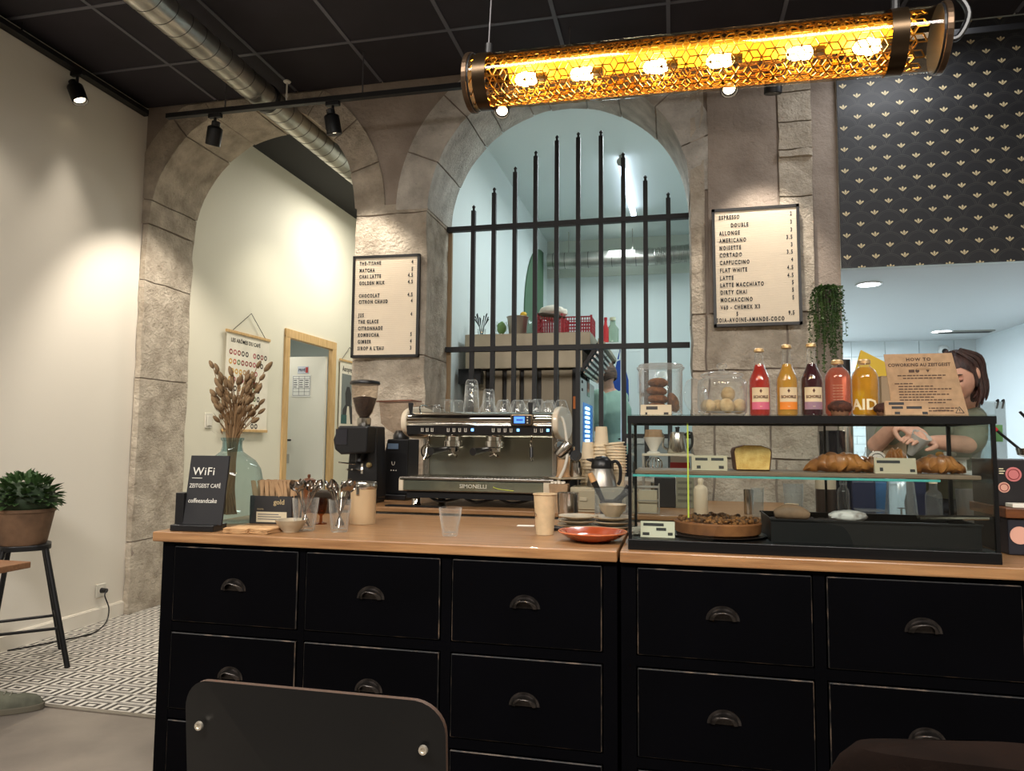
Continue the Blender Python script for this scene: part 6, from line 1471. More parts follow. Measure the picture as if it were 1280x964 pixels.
# painted green arch on the left wall, up to the corner
g0, g1 = at(655.5, 400, X=KX+.01), at(678.5, 400, X=KX+.01)
ztop = at(672, 306, X=KX+.01).z; gw = g1.y-g0.y
KX += .003; out = [(g0.y, 1.2), (g1.y, 1.2), (g1.y, ztop)]+[(g1.y-gw*sin(a), ztop-.95*(1-cos(a))) for a in [pi/2*i/10 for i in range(1, 11)]]
o = obj('green_arch_panel', B().prism(out, KX, KX+.012, 'X'), mat('sage_green_paint', (76, 108, 80), .7), None); tag(o, 'green arched panel on the white kitchen wall behind the bars', 'panel')
# fluorescent tube
a, b_ = at(776, 203, Z=KC-.07), at(792, 268, Z=KC-.07)
ft = thing('fluorescent_lamp', 'bright white fluorescent tube fixed under the kitchen ceiling', 'lamp', a)
obj('tube', B().tube([(0, 0, 0), b_-a], .030, 14), emis('tube_light', (226, 240, 255), 5), ft, smooth=True)
d_ = (b_-a).normalized(); obj('end_cap', B().tube([-d_*.03, d_*.01], .034, 14), mat('grey_plate', (170, 168, 160), .5), ft, smooth=True); obj('mount', B().cyl(d_*.02, d_*.02+V((0, 0, .07)), .02), mat('grey_plate'), ft)
# spiral pipe with flexible end
a, b_, c_ = at(685, 327, Y=8.6), at(818, 321, Y=8.6), at(866, 316, Y=8.6)
kd = thing('vent_pipe', 'galvanised vent pipe with a ribbed flexible end in the kitchen', 'duct', a); rr = .098
obj('pipe', B().tube([(0, 0, 0), b_-a], rr, 28), GALV, kd, smooth=True)
n_ = 9
for k in range(n_): p = (b_-a)*(k+.5)/n_; obj('seam', B().tube([p+V((-.004, 0, 0)), p+V((.004, 0, 0))], rr+.003, 28), mat('duct_seam', (104, 102, 98), .4, .8), kd, smooth=True)
for k in (.2, .8): p = (b_-a)*k; obj('hanger', B().cyl(p+V((0, 0, rr)), V((p.x, p.y, KC-a.z)), .006, n=8), mat('grey_wire'), kd)
L_ = c_-b_; pts = []; rs = []
for k in range(41): pts.append(b_-a+L_*k/40); rs.append(rr+.012*(k % 2))
obj('flexible_end', B().tube(pts, rs, 28), mat('alu_flex', (196, 194, 188), .3, 1), kd, smooth=True)
# extractor hood along the left kitchen wall
HY = 5.15
hl, hr = at(581, 430, Y=HY), at(738, 430, Y=HY); ht, hb = at(660, 416.5, Y=HY).z, at(660, 460, Y=HY).z; hm_ = at(660, 438, Y=HY).z
hd = thing('extractor_hood', 'stainless extractor hood behind the bars carrying crates and pots', 'hood', (0, HY, 0))
HOOD = mat('hood_steel', (168, 156, 134), .45, .6, var=.06, vs=4)
obj('upper_fascia', B().bx((hl.x, 0, hm_+.03), (hr.x, 1.05, ht)), HOOD, hd, bev=.004)
obj('lower_fascia', B().bx((hl.x+.0, .015, hb), (hr.x-.06, 1.05, hm_)), HOOD, hd, bev=.004)
obj('lip', B().bx((hl.x, -.006, hm_), (hr.x+.0, .03, hm_+.028)), mat('dark_seam', (44, 40, 38), .5), hd)
fx0, fx1 = hr.x-.06, hr.x+.075; fz0, fz1 = hb-.04, hm_+.03
for j in range(2):
    q = B(); y0_ = .03+.48*j
    for k in range(7):
        t0 = (k+.15)/7; t1 = (k+.6)/7
        xa, za = fx0+(fx1-fx0)*t0, fz0+(fz1-fz0)*t0; xb, zb3 = fx0+(fx1-fx0)*t1, fz0+(fz1-fz0)*t1
        q.prism([(xa, za), (xb, zb3), (xb+.01, zb3-.01), (xa+.01, za-.01)], y0_, y0_+.44)
    obj('filter', q, STEEL, hd)
obj('filter_backing', B().prism([(fx0-.005, fz0+.01), (fx1-.005, fz1+.01), (fx1-.03, fz1+.02), (fx0-.03, fz0+.02)], .02, 1.0), mat('dark_seam'), hd)
obj('hood_edge', B().prism([(fx1-.02, fz1), (fx1+.03, fz1-.01), (fx1+.03, fz1+.02), (fx1-.02, fz1+.05)], .0, 1.05), HOOD, hd)
obj('junction_box', B().bx((hl.x-.02, -.09, hb-.12), (hl.x+.15, -.015, hb-.01)), BLKMET, hd)
# cooking block below the hood, end panel with dark slots
cb = thing('oven_block', 'stainless oven block with dark vertical slots under the extractor hood', 'oven', (0, HY+.05, 0)); cxr = at(716, 500, Y=HY+.05).x
SB = mat('warm_steel_panel', (150, 138, 118), .45, .5, var=.08, vs=3)
obj('body', B().bx((hl.x+.0, .04, .201), (cxr, 1.0, hb-.002)), mat('dark_seam'), cb)
n_ = 6
for k in range(n_):
    x0_ = hl.x+.02+(cxr-hl.x-.02)*k/n_; wq = (cxr-hl.x-.02)/n_
    obj('end_panel', B().bx((x0_+wq*.22, .0, .3), (x0_+wq*.98, .04, hb-.012)), SB, cb, bev=.004)
obj('corner_post', B().bx((cxr, -.01, .201), (cxr+.028, .06, hb+.02)), BLKMET, cb)
obj('control_front', B().bx((cxr+.02, .06, .6), (cxr+.05, .98, hb-.06)), mat('oven_white', (206, 212, 210), .35, .3), cb, bev=.003)
obj('orange_label', B().bx((cxr+.004, -.012, 1.44), (cxr+.022, -.009, 1.53)), mat('orange_label', (214, 120, 50), .6), cb)
y0_, y1_ = .34, .72
obj('door_glass', B().bx((cxr+.049, y0_-.14, .7), (cxr+.054, y1_+.1, 1.50)), mat('blue_oven_glass', (40, 96, 170), .15, emit=.35, ecol=(50, 130, 230)), cb)
for k in range(13): obj('led', B().bx((cxr+.053, y0_, 1.02+.036*k), (cxr+.060, y0_+.22, 1.040+.036*k)), emis('oven_led', (170, 220, 255), 4), cb)
obj('dial_panel', B().bx((cxr+.049, .45, 1.56), (cxr+.054, .60, 1.76)), mat('dark_screen', (40, 40, 46), .12), cb)
for k in range(4): obj('dial', B().bx((cxr+.049, .12, 1.58+.06*k), (cxr+.056, .16, 1.60+.06*k)), INK, cb)
# things on the hood
HZ = ht+.0008
def hoodp(px, dy=.2): p = at(px, 418, Y=HY+dy); p.z = HZ; return p
p = hoodp(602); t = thing('herb_sprig', 'small dark lavender sprigs in a clear glass at the left end of the hood', 'plant', p)
obj('pot', B().lathe([(0, 0), (.028, 0), (.034, .07), (.031, .07), (.026, .006), (0, .006)], 20), GLASS, t, smooth=True)
q = B()
for k in range(12):
    a = 2*pi*k/12; q.tube([(.006*cos(a), .006*sin(a), .005), (.02*cos(a), .02*sin(a), .09), (.055*cos(a), .04*sin(a), .15+.02*(k % 3))], [.002, .002, .005], 5)
obj('stems', q, mat('lavender_dark', (58, 62, 60), .8), t)['kind'] = 'stuff'
p = hoodp(627); t = thing('glass_jar', 'clear jar with green leaves on the hood beside the bucket', 'jar', p); obj('glass_body', B().lathe([(0, 0), (.045, 0), (.047, .10), (.04, .115), (.044, .125)], 24, cap=False), GLASS, t, smooth=True); obj('leaves', B().ball((0, 0, .075), (.036, .036, .05), 12, 8, lambda d: 1+.35*noise.noise(d*5)), mat('fresh_green', (122, 162, 92), .7), t, smooth=True)
p = hoodp(647); t = thing('steel_bucket', 'steel bucket with a yellow flower on the hood', 'bucket', p); obj('body', B().lathe([(0, .002), (.062, 0), (.066, .005), (.080, .14), (.088, .155), (.084, .158), (.076, .14), (.06, .01), (0, .01)], 30), mat('warm_steel', (186, 172, 158), .35, .7), t, smooth=True)
obj('yellow_bloom', B().ball((.045, 0, .175), (.026, .02, .022), 12, 8, lambda d: 1+.3*noise.noise(d*4)), mat('bloom_yellow', (236, 190, 50), .6), t); obj('flower_stem', B().cyl((.03, 0, .05), (.045, 0, .16), .003), FERN, t)
p = hoodp(660, .3); t = thing('carboy', 'clear plastic bag bulging behind the steel bucket on the hood', 'bag', p); obj('film', B().ball((0, 0, .075), (.05, .045, .074), 18, 12, lambda d: 1+.14*noise.noise(d*3.5)), PLASTIC, t, smooth=True)
RED = mat('red_crate', (178, 28, 44), .45)
def crate(px0, px1, Yc, hh, lab):
    a, b_ = at(px0, 418, Y=Yc), at(px1, 418, Y=Yc); w_ = b_.x-a.x; d = .26; t = thing('plastic_crate', lab, 'crate', (a.x, Yc, HZ), group='red crates on the hood'); hh = hh*scale_at(a)
    for nm, (o_, u_, l_) in {'front_side': ((0, 0), (1, 0), w_), 'rear_side': ((0, d), (1, 0), w_), 'left_side': ((0, 0), (0, 1), d), 'right_side': ((w_, 0), (0, 1), d)}.items():
        q = B(); n_ = int(l_/.018)
        for k in range(n_+1):
            x, y = o_[0]+u_[0]*l_*k/n_, o_[1]+u_[1]*l_*k/n_; q.box((x, y, hh/2), (.006, .006, hh))
        for k in range(6):
            z = hh*(k+.25)/5.6; q.bx((o_[0]-.003, o_[1]-.003, z), (o_[0]+u_[0]*l_+.003, o_[1]+u_[1]*l_+.003, z+(.010 if k in (0, 5) else .006)))
        obj(nm, q, RED, t)
    obj('bottom', B().bx((0, 0, .0), (w_, d, .006)), RED, t)
    for x in (0, w_): obj('corner_post', B().box((x, 0, hh*.53), (.016, .016, hh*1.06)), RED, t)
    return t
crate(671, 702, HY+.12, 25, 'red plastic crate under the pale cloth bag on the hood'); crate(705, 739, HY+.14, 23, 'red plastic crate right of the bagged crate on the hood')
p = hoodp(690, .22); k = scale_at(p)
o = obj('cloth_bag', B().ball((0, 0, .055), (.11, .09, .06), 24, 14, lambda d: 1+.18*noise.noise(d*2.6+V((3, 0, 0)))), mat('pale_cloth', (206, 200, 184), .9, bump=.2, bs=30), None, (p.x+.0, p.y+.03, HZ+25*k-.02), smooth=True); tag(o, 'pale cloth bag lying on the left red crate', 'bag')
o = obj('brown_cloth', B().tube(smooth_path([(-.11, -.03, -.005), (-.04, -.08, -.02), (.05, -.09, -.035), (.11, -.04, -.04)]), [.010]*4+[.016]*8+[.010]*4, 10), mat('dark_cloth', (74, 60, 48), .9), None, (p.x, p.y-.04, HZ+25*k+.02), smooth=True); tag(o, 'dark striped cloth hanging over the left red crate', 'cloth')
# bottles on a white shelf at the hood's right end
sp_ = at(760, 432, Y=HY+.9); SHZ = at(760, 430, Y=HY+.9).z
ws = thing('wall_shelf', 'small white shelf carrying bottles behind the right bars', 'shelf', (sp_.x, HY+.9, SHZ-.02)); obj('board', B().bx((-.12, -.1, 0), (.14, .1, .0195)), WHITEK, ws)
obj('post', B().bx((.10, .05, -SHZ+.221), (.13, .08, 0)), WHITEK, ws)
def stand_bottle(px, top, wpx, m, lab, capm, Yb=HY+.9):
    p = at(px, 430, Y=Yb); k = scale_at(p); h_ = at(px, top, Y=Yb).z-SHZ; r = wpx*k/2
    t = thing('bottle', lab, 'bottle', (p.x, Yb, SHZ)); obj('body', B().lathe([(0, 0), (r, 0), (r, h_*.55), (r*.5, h_*.72), (r*.42, h_*.9)], 22), m, t, smooth=True); obj('cap', B().lathe([(r*.5, h_*.88), (r*.5, h_), (0, h_)], 18), capm, t, smooth=True)
stand_bottle(757, 397, 8, mat('red_bottle', (186, 36, 40), .4), 'small red bottle on the white shelf beside the pale bottle', RED, HY+.86)
stand_bottle(766, 397, 15, glassy('pale_green_glass', (206, 220, 206), body=(206, 220, 206), bfac=.3, edge=.05), 'pale frosted bottle on the white shelf right of the red bottle', mat('pale_cap', (196, 200, 170), .5))
p = at(775, 470, Y=7.3); t = thing('blue_apron', 'blue apron hanging from a hook behind the person with a bun', 'apron', (p.x, 7.3, 0))
za, zb4 = at(775, 437, Y=7.3).z, at(775, 490, Y=7.3).z
obj('cloth', B().prism([(-.03, za-.12), (.03, za-.1), (.085, zb4+.12), (.09, zb4-.1), (-.10, zb4-.1), (-.08, zb4+.1)], -.012, .012), mat('apron_blue', (36, 72, 150), .85), t, bev=.006); obj('strap', B().tube([(-.02, 0, za-.1), (.0, 0, za), (.02, 0, za-.1)], .008, 6), mat('apron_blue'), t); obj('hook', B().cyl((0, 0, za-.005), (0, .05, za), .006), STEEL, t)
obj('hook_rail', B().bx((-.15, .04, za-.02), (.25, .06, za+.02)), WHITEK, t); obj('rail_post', B().bx((.2, .042, .201), (.23, .058, za)), WHITEK, t)
p = at(797, 480, Y=6.2); z0_, z1_ = at(797, 491, Y=6.2).z, at(797, 460, Y=6.2).z
t = thing('paper_dispenser', 'white dispenser with a dark foot right of the last bar', 'dispenser', (p.x, 6.2, 0)); obj('body', B().bx((-.0, 0, z0_), (.16, .12, z1_)), mat('dispenser_white', (226, 228, 226), .3), t, bev=.01); obj('foot', B().bx((.02, .01, z0_-.03), (.14, .11, z0_)), BLKPL, t); obj('pillar', B().bx((.05, .05, .201), (.11, .1, z0_-.03)), WHITEK, t)
# white work table under the window with light stone look at right of bars
t = thing('prep_table', 'pale prep table with mottled side behind the lower right bars', 'table', (at(822, 600, Y=5.3).x, 5.3, 0)); zt_ = at(822, 548, Y=5.3).z
obj('top', B().bx((-.22, 0, zt_-.04), (.45, .6, zt_)), mat('pale_top', (216, 220, 218), .4), t); obj('side', B().bx((-.20, .02, .201), (.43, .58, zt_-.04)), mat('mottled_panel', (170, 182, 186), .6, col2=(206, 212, 212), vs=8), t)

# ================================================================== PREPARATION ROOM BEHIND THE RIGHT OPENING
PC = 2.2; PY = 7.55
struct('ceiling_prep', B().bx((.8, YW+.065, PC), (3.4, PY, PC+.1)), mat('prep_ceiling', (206, 210, 212), .45, bump=.12, bs=6, spec=.5))
pb = struct('wall_prep_back', B().bx((.8, PY, 0), (3.4, PY+.1, 2.4)), mat('tile_joint', (196, 204, 204), .7))
struct('wall_prep_right', B().bx((2.80, 4.6, 0), (2.92, PY, 2.4)), mat('prep_wall', (218, 226, 230), .4))
struct('wall_prep_left', B().bx((.795, YB+.0, 0), (.84, PY, 2.4)), WHITEK)
WT = mat('white_glazed_tile', (222, 230, 232), .18, coat=.3)
tmw = mesh('wall_tile', B().box((0, -.006, 0), (.298, .016, .148)), WT); tmb = mesh('wall_tile', B().box((0, -.006, 0), (.198, .016, .073)), WT)
for i in range(7):
    for j in range(5): obj('wall_tile', tmw, None, pb, (.95+.302*i, PY, 1.52+.152*j), (0, 0, 0))
for i in range(10):
    for j in range(8): obj('wall_tile', tmb, None, pb, (.93+.201*i+(.1 if j % 2 else 0), PY, .86+.076*j))
DISC = emis('downlight', (240, 246, 255), 12)
for (px, py, lab, rr) in ((1086, 355, 'round recessed downlight near the front of the white preparation room ceiling', .065), (1177, 414, 'round recessed downlight near the back of the white preparation room ceiling', .075)):
    p = at(px, py, Z=PC); t = thing('downlight', lab, 'ceiling light', (p.x, p.y, PC)); obj('lens', B().lathe([(0, -.006), (rr, -.006), (rr, 0)], 28), DISC, t); obj('ring', B().lathe([(rr, -.006), (rr+.012, -.008), (rr+.014, 0)], 28, cap=False), mat('dispenser_white', (226, 228, 226), .3), t, smooth=True)
p = at(1206, 414, Z=PC); t = thing('air_vent', 'dark slotted air vent in the preparation room ceiling', 'vent', (p.x, p.y, PC)); obj('frame', B().bx((-.22, -.05, -.012), (.22, .05, 0)), mat('grey_plate'), t)
for k in range(3): obj('slot', B().bx((-.2, -.04+.028*k, -.0145), (.2, -.02+.028*k, -.011)), INK, t)
p = at(1180, 438, Y=PY-.08); t = thing('security_camera', 'small white dome camera on the tiled back wall above the barista', 'camera', p); obj('mount', B().cyl((0, .08, .03), (0, .0, .02), .03), mat('dispenser_white'), t, smooth=True); obj('body', B().ball((0, 0, 0), .05, 18, 12), mat('dispenser_white'), t, smooth=True); obj('lens', B().ball((-.005, -.035, -.012), .026, 14, 10), INK, t, smooth=True)
for k, px in enumerate((1140, 1083)):
    pass
# yellow panel, kraft box, steel thermos behind the bottles
p = at(1090, 472, Y=4.0); k = scale_at(p); t = thing('yellow_board', 'tilted yellow board behind the yellow lemonade bottle', 'board', (p.x, 4.0, 0)); c4 = [at(x, y, Y=4.0) for x, y in ((1076, 438), (1112, 456), (1104, 488), (1067, 488), (1067, 470))]
obj('sheet', B().prism([(c.x-p.x, c.z) for c in c4], -.01, .01), mat('yellow_board', (228, 190, 52), .5), t); obj('stand', B().bx((-.03, .012, 0), (.03, .03, c4[0].z-.1)), mat('grey_plate'), t)
p = at(1104, 500, Y=3.62); t = thing('kraft_carton', 'plain kraft carton behind the coworking notice', 'box', (p.x, 3.53, LB)); k = scale_at(p); h_ = at(1104, 473, Y=3.62).z-LB
obj('body', B().bx((-8*k, 0, 0), (18*k, .09, h_)), mat('taupe_carton', (168, 146, 118), .8), t, bev=.003); obj('flap', B().bx((-8*k, -.002, h_), (18*k, .06, h_+.003)), KRAFT, t)
p = at(1060, 500, Y=3.72); k = scale_at(p); t = thing('steel_thermos', 'tall steel thermos between the two lemonade bottles', 'thermos', (at(1060, 500, Y=3.58).x-.015, 3.58, BZ)); h_ = at(1060, 450, Y=3.58).z-BZ
obj('body', B().lathe([(0, 0), (9*k, 0), (9*k, h_*.86), (7*k, h_*.9)], 28), STEEL, t, smooth=True); obj('lid', B().lathe([(7.5*k, h_*.88), (7.5*k, h_), (0, h_)], 24), BLKPL, t, smooth=True)
# clear bag holder with hooks and ladle, right edge
p = at(1231, 560, Y=3.62); k = scale_at(p); zt_ = at(1231, 503, Y=3.62).z; zb_ = LB
t = thing('clear_dispenser', 'clear dispenser with black hooks and a green mark at the right edge', 'dispenser', (p.x, 3.53, LB))
q = B(); w_ = 15*k; q.bx((-w_, 0, 0), (w_, .003, zt_-zb_)).bx((-w_, .1, 0), (w_, .103, zt_-zb_)).bx((-w_, .003, 0), (-w_+.003, .1, zt_-zb_)).bx((w_-.003, .003, 0), (w_, .1, zt_-zb_)); obj('box_wall', q, PLASTIC, t)
obj('green_mark', B().bx((w_*.1, -.002, (zt_-zb_)*.42), (w_*.7, 0, (zt_-zb_)*.66)), mat('green_print', (96, 150, 90), .6), t)
for sx in (-.8, .5, .9): obj('hook', B().tube(smooth_path([(w_*sx, .02, zt_-zb_-.03), (w_*sx, .0, zt_-zb_+.004), (w_*sx-.012, -.012, zt_-zb_+.0)]), .004, 6), BLKMET, t)
t = thing('ladle', 'black ladle with a red collar leaning at the right edge', 'ladle', at(1258, 548, Y=3.48)); a = at(1242, 535, Y=3.48)-V(t.location); b_ = at(1275, 562, Y=3.48)-V(t.location)
obj('handle', B().cyl(a*.8, b_, .006, n=10), BLKPL, t, smooth=True); obj('collar', B().cyl(a, a*.75, .009, n=10), mat('carton_red', (190, 36, 46), .5), t, smooth=True); obj('cup', B().lathe([(0, 0), (.03, .012), (.036, .04), (.033, .04), (.027, .014), (0, .004)], 20, b_+V((.02, 0, -.035))), STEEL, t, smooth=True)
t = thing('steam_tap', 'small black tap at the far right edge beyond the showcase', 'tap', (at(1276, 560, Y=3.55).x+.06, 3.57, LB)); zq = at(1276, 540, Y=3.55).z-LB
obj('column', B().cyl((0, 0, 0), (0, 0, zq), .012), BLKMET, t, smooth=True); obj('spout', B().tube(smooth_path([(0, 0, zq), (-.02, -.03, zq+.05), (-.05, -.07, zq+.03)]), .009, 8), BLKMET, t, smooth=True); obj('lever', B().cyl((0, 0, zq+.03), (-.05, 0, zq+.09), .006), BLKMET, t)

# ================================================================== PEOPLE
SKIN = mat('skin', (214, 164, 140), .55, var=.04, vs=20); LIP = mat('lips', (176, 98, 92), .45); LASH = mat('lash', (40, 28, 24), .7)
def remesh(b, vox, name, m, parent, it=2):
    me = mesh(name, b, m, True); o = bpy.data.objects.new(name, me); C.objects.link(o)
    k = o.modifiers.new('r', 'REMESH'); k.mode = 'VOXEL'; k.voxel_size = vox; k.use_smooth_shade = True
    s_ = o.modifiers.new('s', 'SMOOTH'); s_.factor = .5; s_.iterations = it
    dg = bpy.context.evaluated_depsgraph_get(); me2 = bpy.data.meshes.new_from_object(o.evaluated_get(dg))
    bpy.data.objects.remove(o); me2.name = name; me2.materials.clear(); me2.materials.append(m); me2.shade_smooth()
    o = bpy.data.objects.new(name, me2); C.objects.link(o); o.parent = parent; return o
def limb(b, pts, rs, n=14):
    P = smooth_path(pts, 4); R_ = []
    for i in range(len(pts)-1):
        for j in range(4): R_.append(rs[i]+(rs[i+1]-rs[i])*j/4)
    R_.append(rs[-1]); b.tube(P, R_, n); b.ball(P[0], rs[0], 12, 8); b.ball(P[-1], rs[-1], 12, 8)
def headf(d):
    return 1
def add_head(b, c, M3, s=1.0):
    'skull, jaw, nose, brow, cheeks and lips as one grid; face looks along local -Y'
    q = B(); nu, nv = 56, 44
    def f(u, v):
        a = 2*pi*u; e = -pi/2+pi*v; d = V((cos(a)*cos(e), sin(a)*cos(e), sin(e)))
        x, y, z = d.x*.074, d.y*.096, d.z*.116
        if d.z < 0:
            t = -d.z; x *= 1-.34*t**1.6; y = y*(1-.40*t) if y > 0 else y*(1-.10*t**2)
        if y < 0:
            g = lambda cx, cz, sx, sz: math.exp(-((d.x-cx)/sx)**2-((d.z-cz)/sz)**2)
            y -= .028*g(0, -.20, .14, .13)+.015*g(0, .02, .10, .22)
            y += .011*(g(.40, .06, .20, .13)+g(-.40, .06, .20, .13))
            y -= .005*g(0, .26, .6, .09)+.007*g(0, -.52, .22, .10)+.009*g(0, -.86, .26, .16)+.006*(g(.48, -.22, .2, .2)+g(-.48, -.22, .2, .2))
        return V((x, y, z))
    q.grid(f, nu, nv, True)
    for s_ in (-1, 1): q.ball((s_*.076, .010, -.004), (.010, .019, .032), 10, 8)
    k = len(b.v); b.v += [tuple(V(c)+(M3 @ V(v))*s) for v in q.v]; b.f += [tuple(i+k for i in ff) for ff in q.f]
def face_bits(par, c, M3, s=1.0, closed=True, lips=True):
    T = lambda p: V(c)+(M3 @ V(p))*s
    for sg, nm in ((-1, 'eyelid'), (1, 'eyelid')):
        q = B(); q.ball((0, 0, 0), (.0150, .009, .0095), 14, 8); q.v = [tuple(T(V((sg*.030, -.0795, .008))+V(v))) for v in q.v]; obj('eyelid', q, mat('eyelid_skin', (196, 140, 120), .5), par, smooth=True)
        obj('lashes', B().tube([T((sg*.030+dx, -.0885+abs(dx)*.22, -.0005+abs(dx)*.12)) for dx in (-.014, -.007, 0, .007, .014)], .0016*s, 5), LASH, par)
        obj('eyebrow', B().tube([T((sg*(.030+dx), -.0905+abs(dx)*.35+(.004 if dx > .01 else 0), .030+.004*(1-(dx/.018)**2))) for dx in (-.018, -.009, 0, .009, .018)], [.0016*s, .0026*s, .0028*s, .0024*s, .0012*s], 6), LASH, par, smooth=True)
    for dz, th in ((-.0535, .0042), (-.0610, .0052)):
        obj('lip', B().tube([T((dx, -.0965+abs(dx)*.35, dz+(.001 if abs(dx) > .012 else 0))) for dx in (-.022, -.011, 0, .011, .022)], [.0012*s, th*s*.9, th*s, th*s*.9, .0012*s], 8), LIP, par, smooth=True)
def add_hand(b, wrist, d, nrm, curl=.5, side=1, s=1.0):
    'palm plus five separate bent fingers; d = pointing direction, nrm = palm normal'
    d = V(d).normalized(); nrm = (V(nrm)-d*V(nrm).dot(d)).normalized(); sd = d.cross(nrm)*side; w_ = V(wrist)
    q = B(); q.ball((0, 0, 0), (.041*s, .048*s, .0155*s), 16, 10); M3 = Matrix((sd, d, nrm)).transposed()
    k = len(b.v); c = w_+d*.046*s; b.v += [tuple(c+M3 @ V(v)) for v in q.v]; b.f += [tuple(i+k for i in ff) for ff in q.f]
    for j, (off, L_) in enumerate(((.029, .070), (.010, .078), (-.010, .073), (-.028, .058))):
        p = w_+d*.078*s+sd*off*s; dr_ = (d+sd*off*2.5).normalized(); P = [p-d*.02*s]; ang = 0
        for t in (.45, .32, .23):
            P.append(P[-1]+(dr_*cos(ang)+nrm*sin(ang))*(L_*t*s+(.02*s if len(P) == 1 else 0))); ang += curl*(.9+.08*j)
        b.tube(P, [.0098*s, .0092*s, .0084*s, .0066*s], 10); b.ball(P[-1], .0067*s, 8, 6); 
        for pp_ in P[1:3]: b.ball(pp_, .0090*s, 8, 6)
    p = w_+d*.026*s+sd*.030*s; P = [p, p+(sd*.8+d*.5+nrm*.25).normalized()*.034*s]
    P.append(P[-1]+(d*.9+sd*.25+nrm*.35).normalized()*.030*s); P.append(P[-1]+(d*.9+nrm*.4-sd*.1).normalized()*.024*s)
    b.tube(P, [.0130*s, .0115*s, .0100*s, .0075*s], 10); b.ball(P[-1], .0076*s, 8, 6); b.ball(P[1], .0112*s, 8, 6)
def torso(b, pel, chest, neck, right, wp, wc, dp, extra=0):
    pel, chest, neck = V(pel), V(chest), V(neck); right = V(right).normalized(); pts = [pel-(chest-pel)*.12, pel, pel.lerp(chest, .45), chest, chest.lerp(neck, .55), neck]
    ws = [wp*.9, wp, wp*.82, wc, wc*.80, .060]; ds = [dp*.9, dp, dp*.85, dp*1.02, dp*.8, .058]
    P = smooth_path(pts, 4); n = 20; N = len(P); vs = []
    for i, p in enumerate(P):
        t = i/4; k = min(int(t), 4); fr = t-k; w_ = ws[k]+(ws[k+1]-ws[k])*fr+extra; d_ = ds[k]+(ds[k+1]-ds[k])*fr+extra
        ax_ = (P[min(i+1, N-1)]-P[max(i-1, 0)]).normalized(); rr_ = (right-ax_*right.dot(ax_)).normalized(); fr_ = ax_.cross(rr_)
        for j in range(n):
            a = 2*pi*j/n; vs.append(p+rr_*w_*cos(a)+fr_*d_*sin(a))
    fs = [(i*n+j, i*n+(j+1) % n, (i+1)*n+(j+1) % n, (i+1)*n+j) for i in range(N-1) for j in range(n)]+[tuple(range(n)), tuple((N-1)*n+j for j in range(n))]
    b.add(vs, fs)
def legs(b, hips, foot, extra=0, knee_f=V((0, -.05, 0))):
    for h_, f_ in zip(hips, foot):
        h_, f_ = V(h_), V(f_); kn = h_.lerp(f_, .5)+knee_f
        limb(b, [h_, kn, f_+V((0, 0, .09))], [.085+extra, .056+extra, .040+extra])

# ---- barista bending over the ledge, seen past the notice
YP = 3.50
hc = at(1199, 469, Y=YP-.05)
def P_(px, py, Y): return at(px, py, Y=Y)
neck = P_(1207, 505, YP+.09); sh_r = P_(1216, 524, YP+.06); sh_l = P_(1150, 512, YP+.10)
shr = sh_r+V((.0, .02, -.0)); 
chest = (sh_r+sh_l)/2+V((.02, .10, -.10)); pel = V((chest.x+.06, YP+.36, .97))
ba = thing('person', 'dark-haired person in a sage T-shirt looking down, working behind the showcase', 'person', (pel.x, pel.y, 0))
o0 = V((pel.x, pel.y, 0)); L0 = lambda v: V(v)-o0
face_dir = (at(1150, 548, Y=YP-.22)-hc).normalized(); face_dir = V((-.56, -.70, -.45)).normalized()
zl = (-face_dir); yl = zl; xl = yl.cross(V((-.10, .0, 1))).normalized(); zl = xl.cross(yl); HM = Matrix((xl, yl, zl)).transposed()*.9
elb_r = P_(1209, 556, YP-.06); wr_r = P_(1166, 552, YP-.14); wr_l = P_(1124, 528, YP-.10); elb_l = P_(1095, 556, YP+.05)
body = B(); add_head(body, L0(hc), HM); limb(body, [L0(hc)+V((.0, .035, -.06)), L0(neck), L0(neck)+V((.0, .04, -.05))], [.050, .052, .060])
torso(body, L0(pel), L0(chest), L0(neck)+V((0, .03, -.03)), V((1, -.05, 0)), .150, .165, .105)
limb(body, [L0(shr), L0(shr).lerp(L0(elb_r), .5)+V((.01, .01, 0)), L0(elb_r)], [.052, .044, .038]); limb(body, [L0(elb_r), L0(elb_r).lerp(L0(wr_r), .5), L0(wr_r)], [.038, .036, .026])
limb(body, [L0(sh_l), L0(sh_l).lerp(L0(elb_l), .5), L0(elb_l)], [.052, .044, .038]); limb(body, [L0(elb_l), L0(elb_l).lerp(L0(wr_l), .5), L0(wr_l)], [.038, .035, .026])
add_hand(body, L0(wr_r), at(1140, 548, Y=YP-.2)-wr_r, (0, .35, -1), .45, 1); add_hand(body, L0(wr_l), at(1152, 545, Y=YP-.2)-wr_l, (0.1, .3, -1), .35, -1)
hips = [L0(pel)+V((-.085, 0, -.05)), L0(pel)+V((.085, 0, -.05))]; feet = [V((-.10, .03, 0)), V((.10, .02, 0))]
legs(body, hips, feet)
bo = remesh(body, .0045, 'body', SKIN, ba, 2); face_bits(ba, L0(hc), HM)
SAGE = mat('sage_cotton', (128, 134, 116), .85, var=.08, vs=6, bump=.12, bs=26)
sb_ = B(); torso(sb_, L0(pel)+V((0, 0, .02)), L0(chest), L0(neck)+V((0, .035, -.05)), V((1, -.05, 0)), .150, .165, .105, .012)
limb(sb_, [L0(shr), L0(shr).lerp(L0(elb_r), .45)+V((.01, .01, 0)), L0(shr).lerp(L0(elb_r), .78)+V((.008, .006, 0))], [.066, .066, .066]); limb(sb_, [L0(sh_l), L0(sh_l).lerp(L0(elb_l), .5), L0(sh_l).lerp(L0(elb_l), .72)], [.066, .062, .060])
remesh(sb_, .008, 'shirt', SAGE, ba, 3)
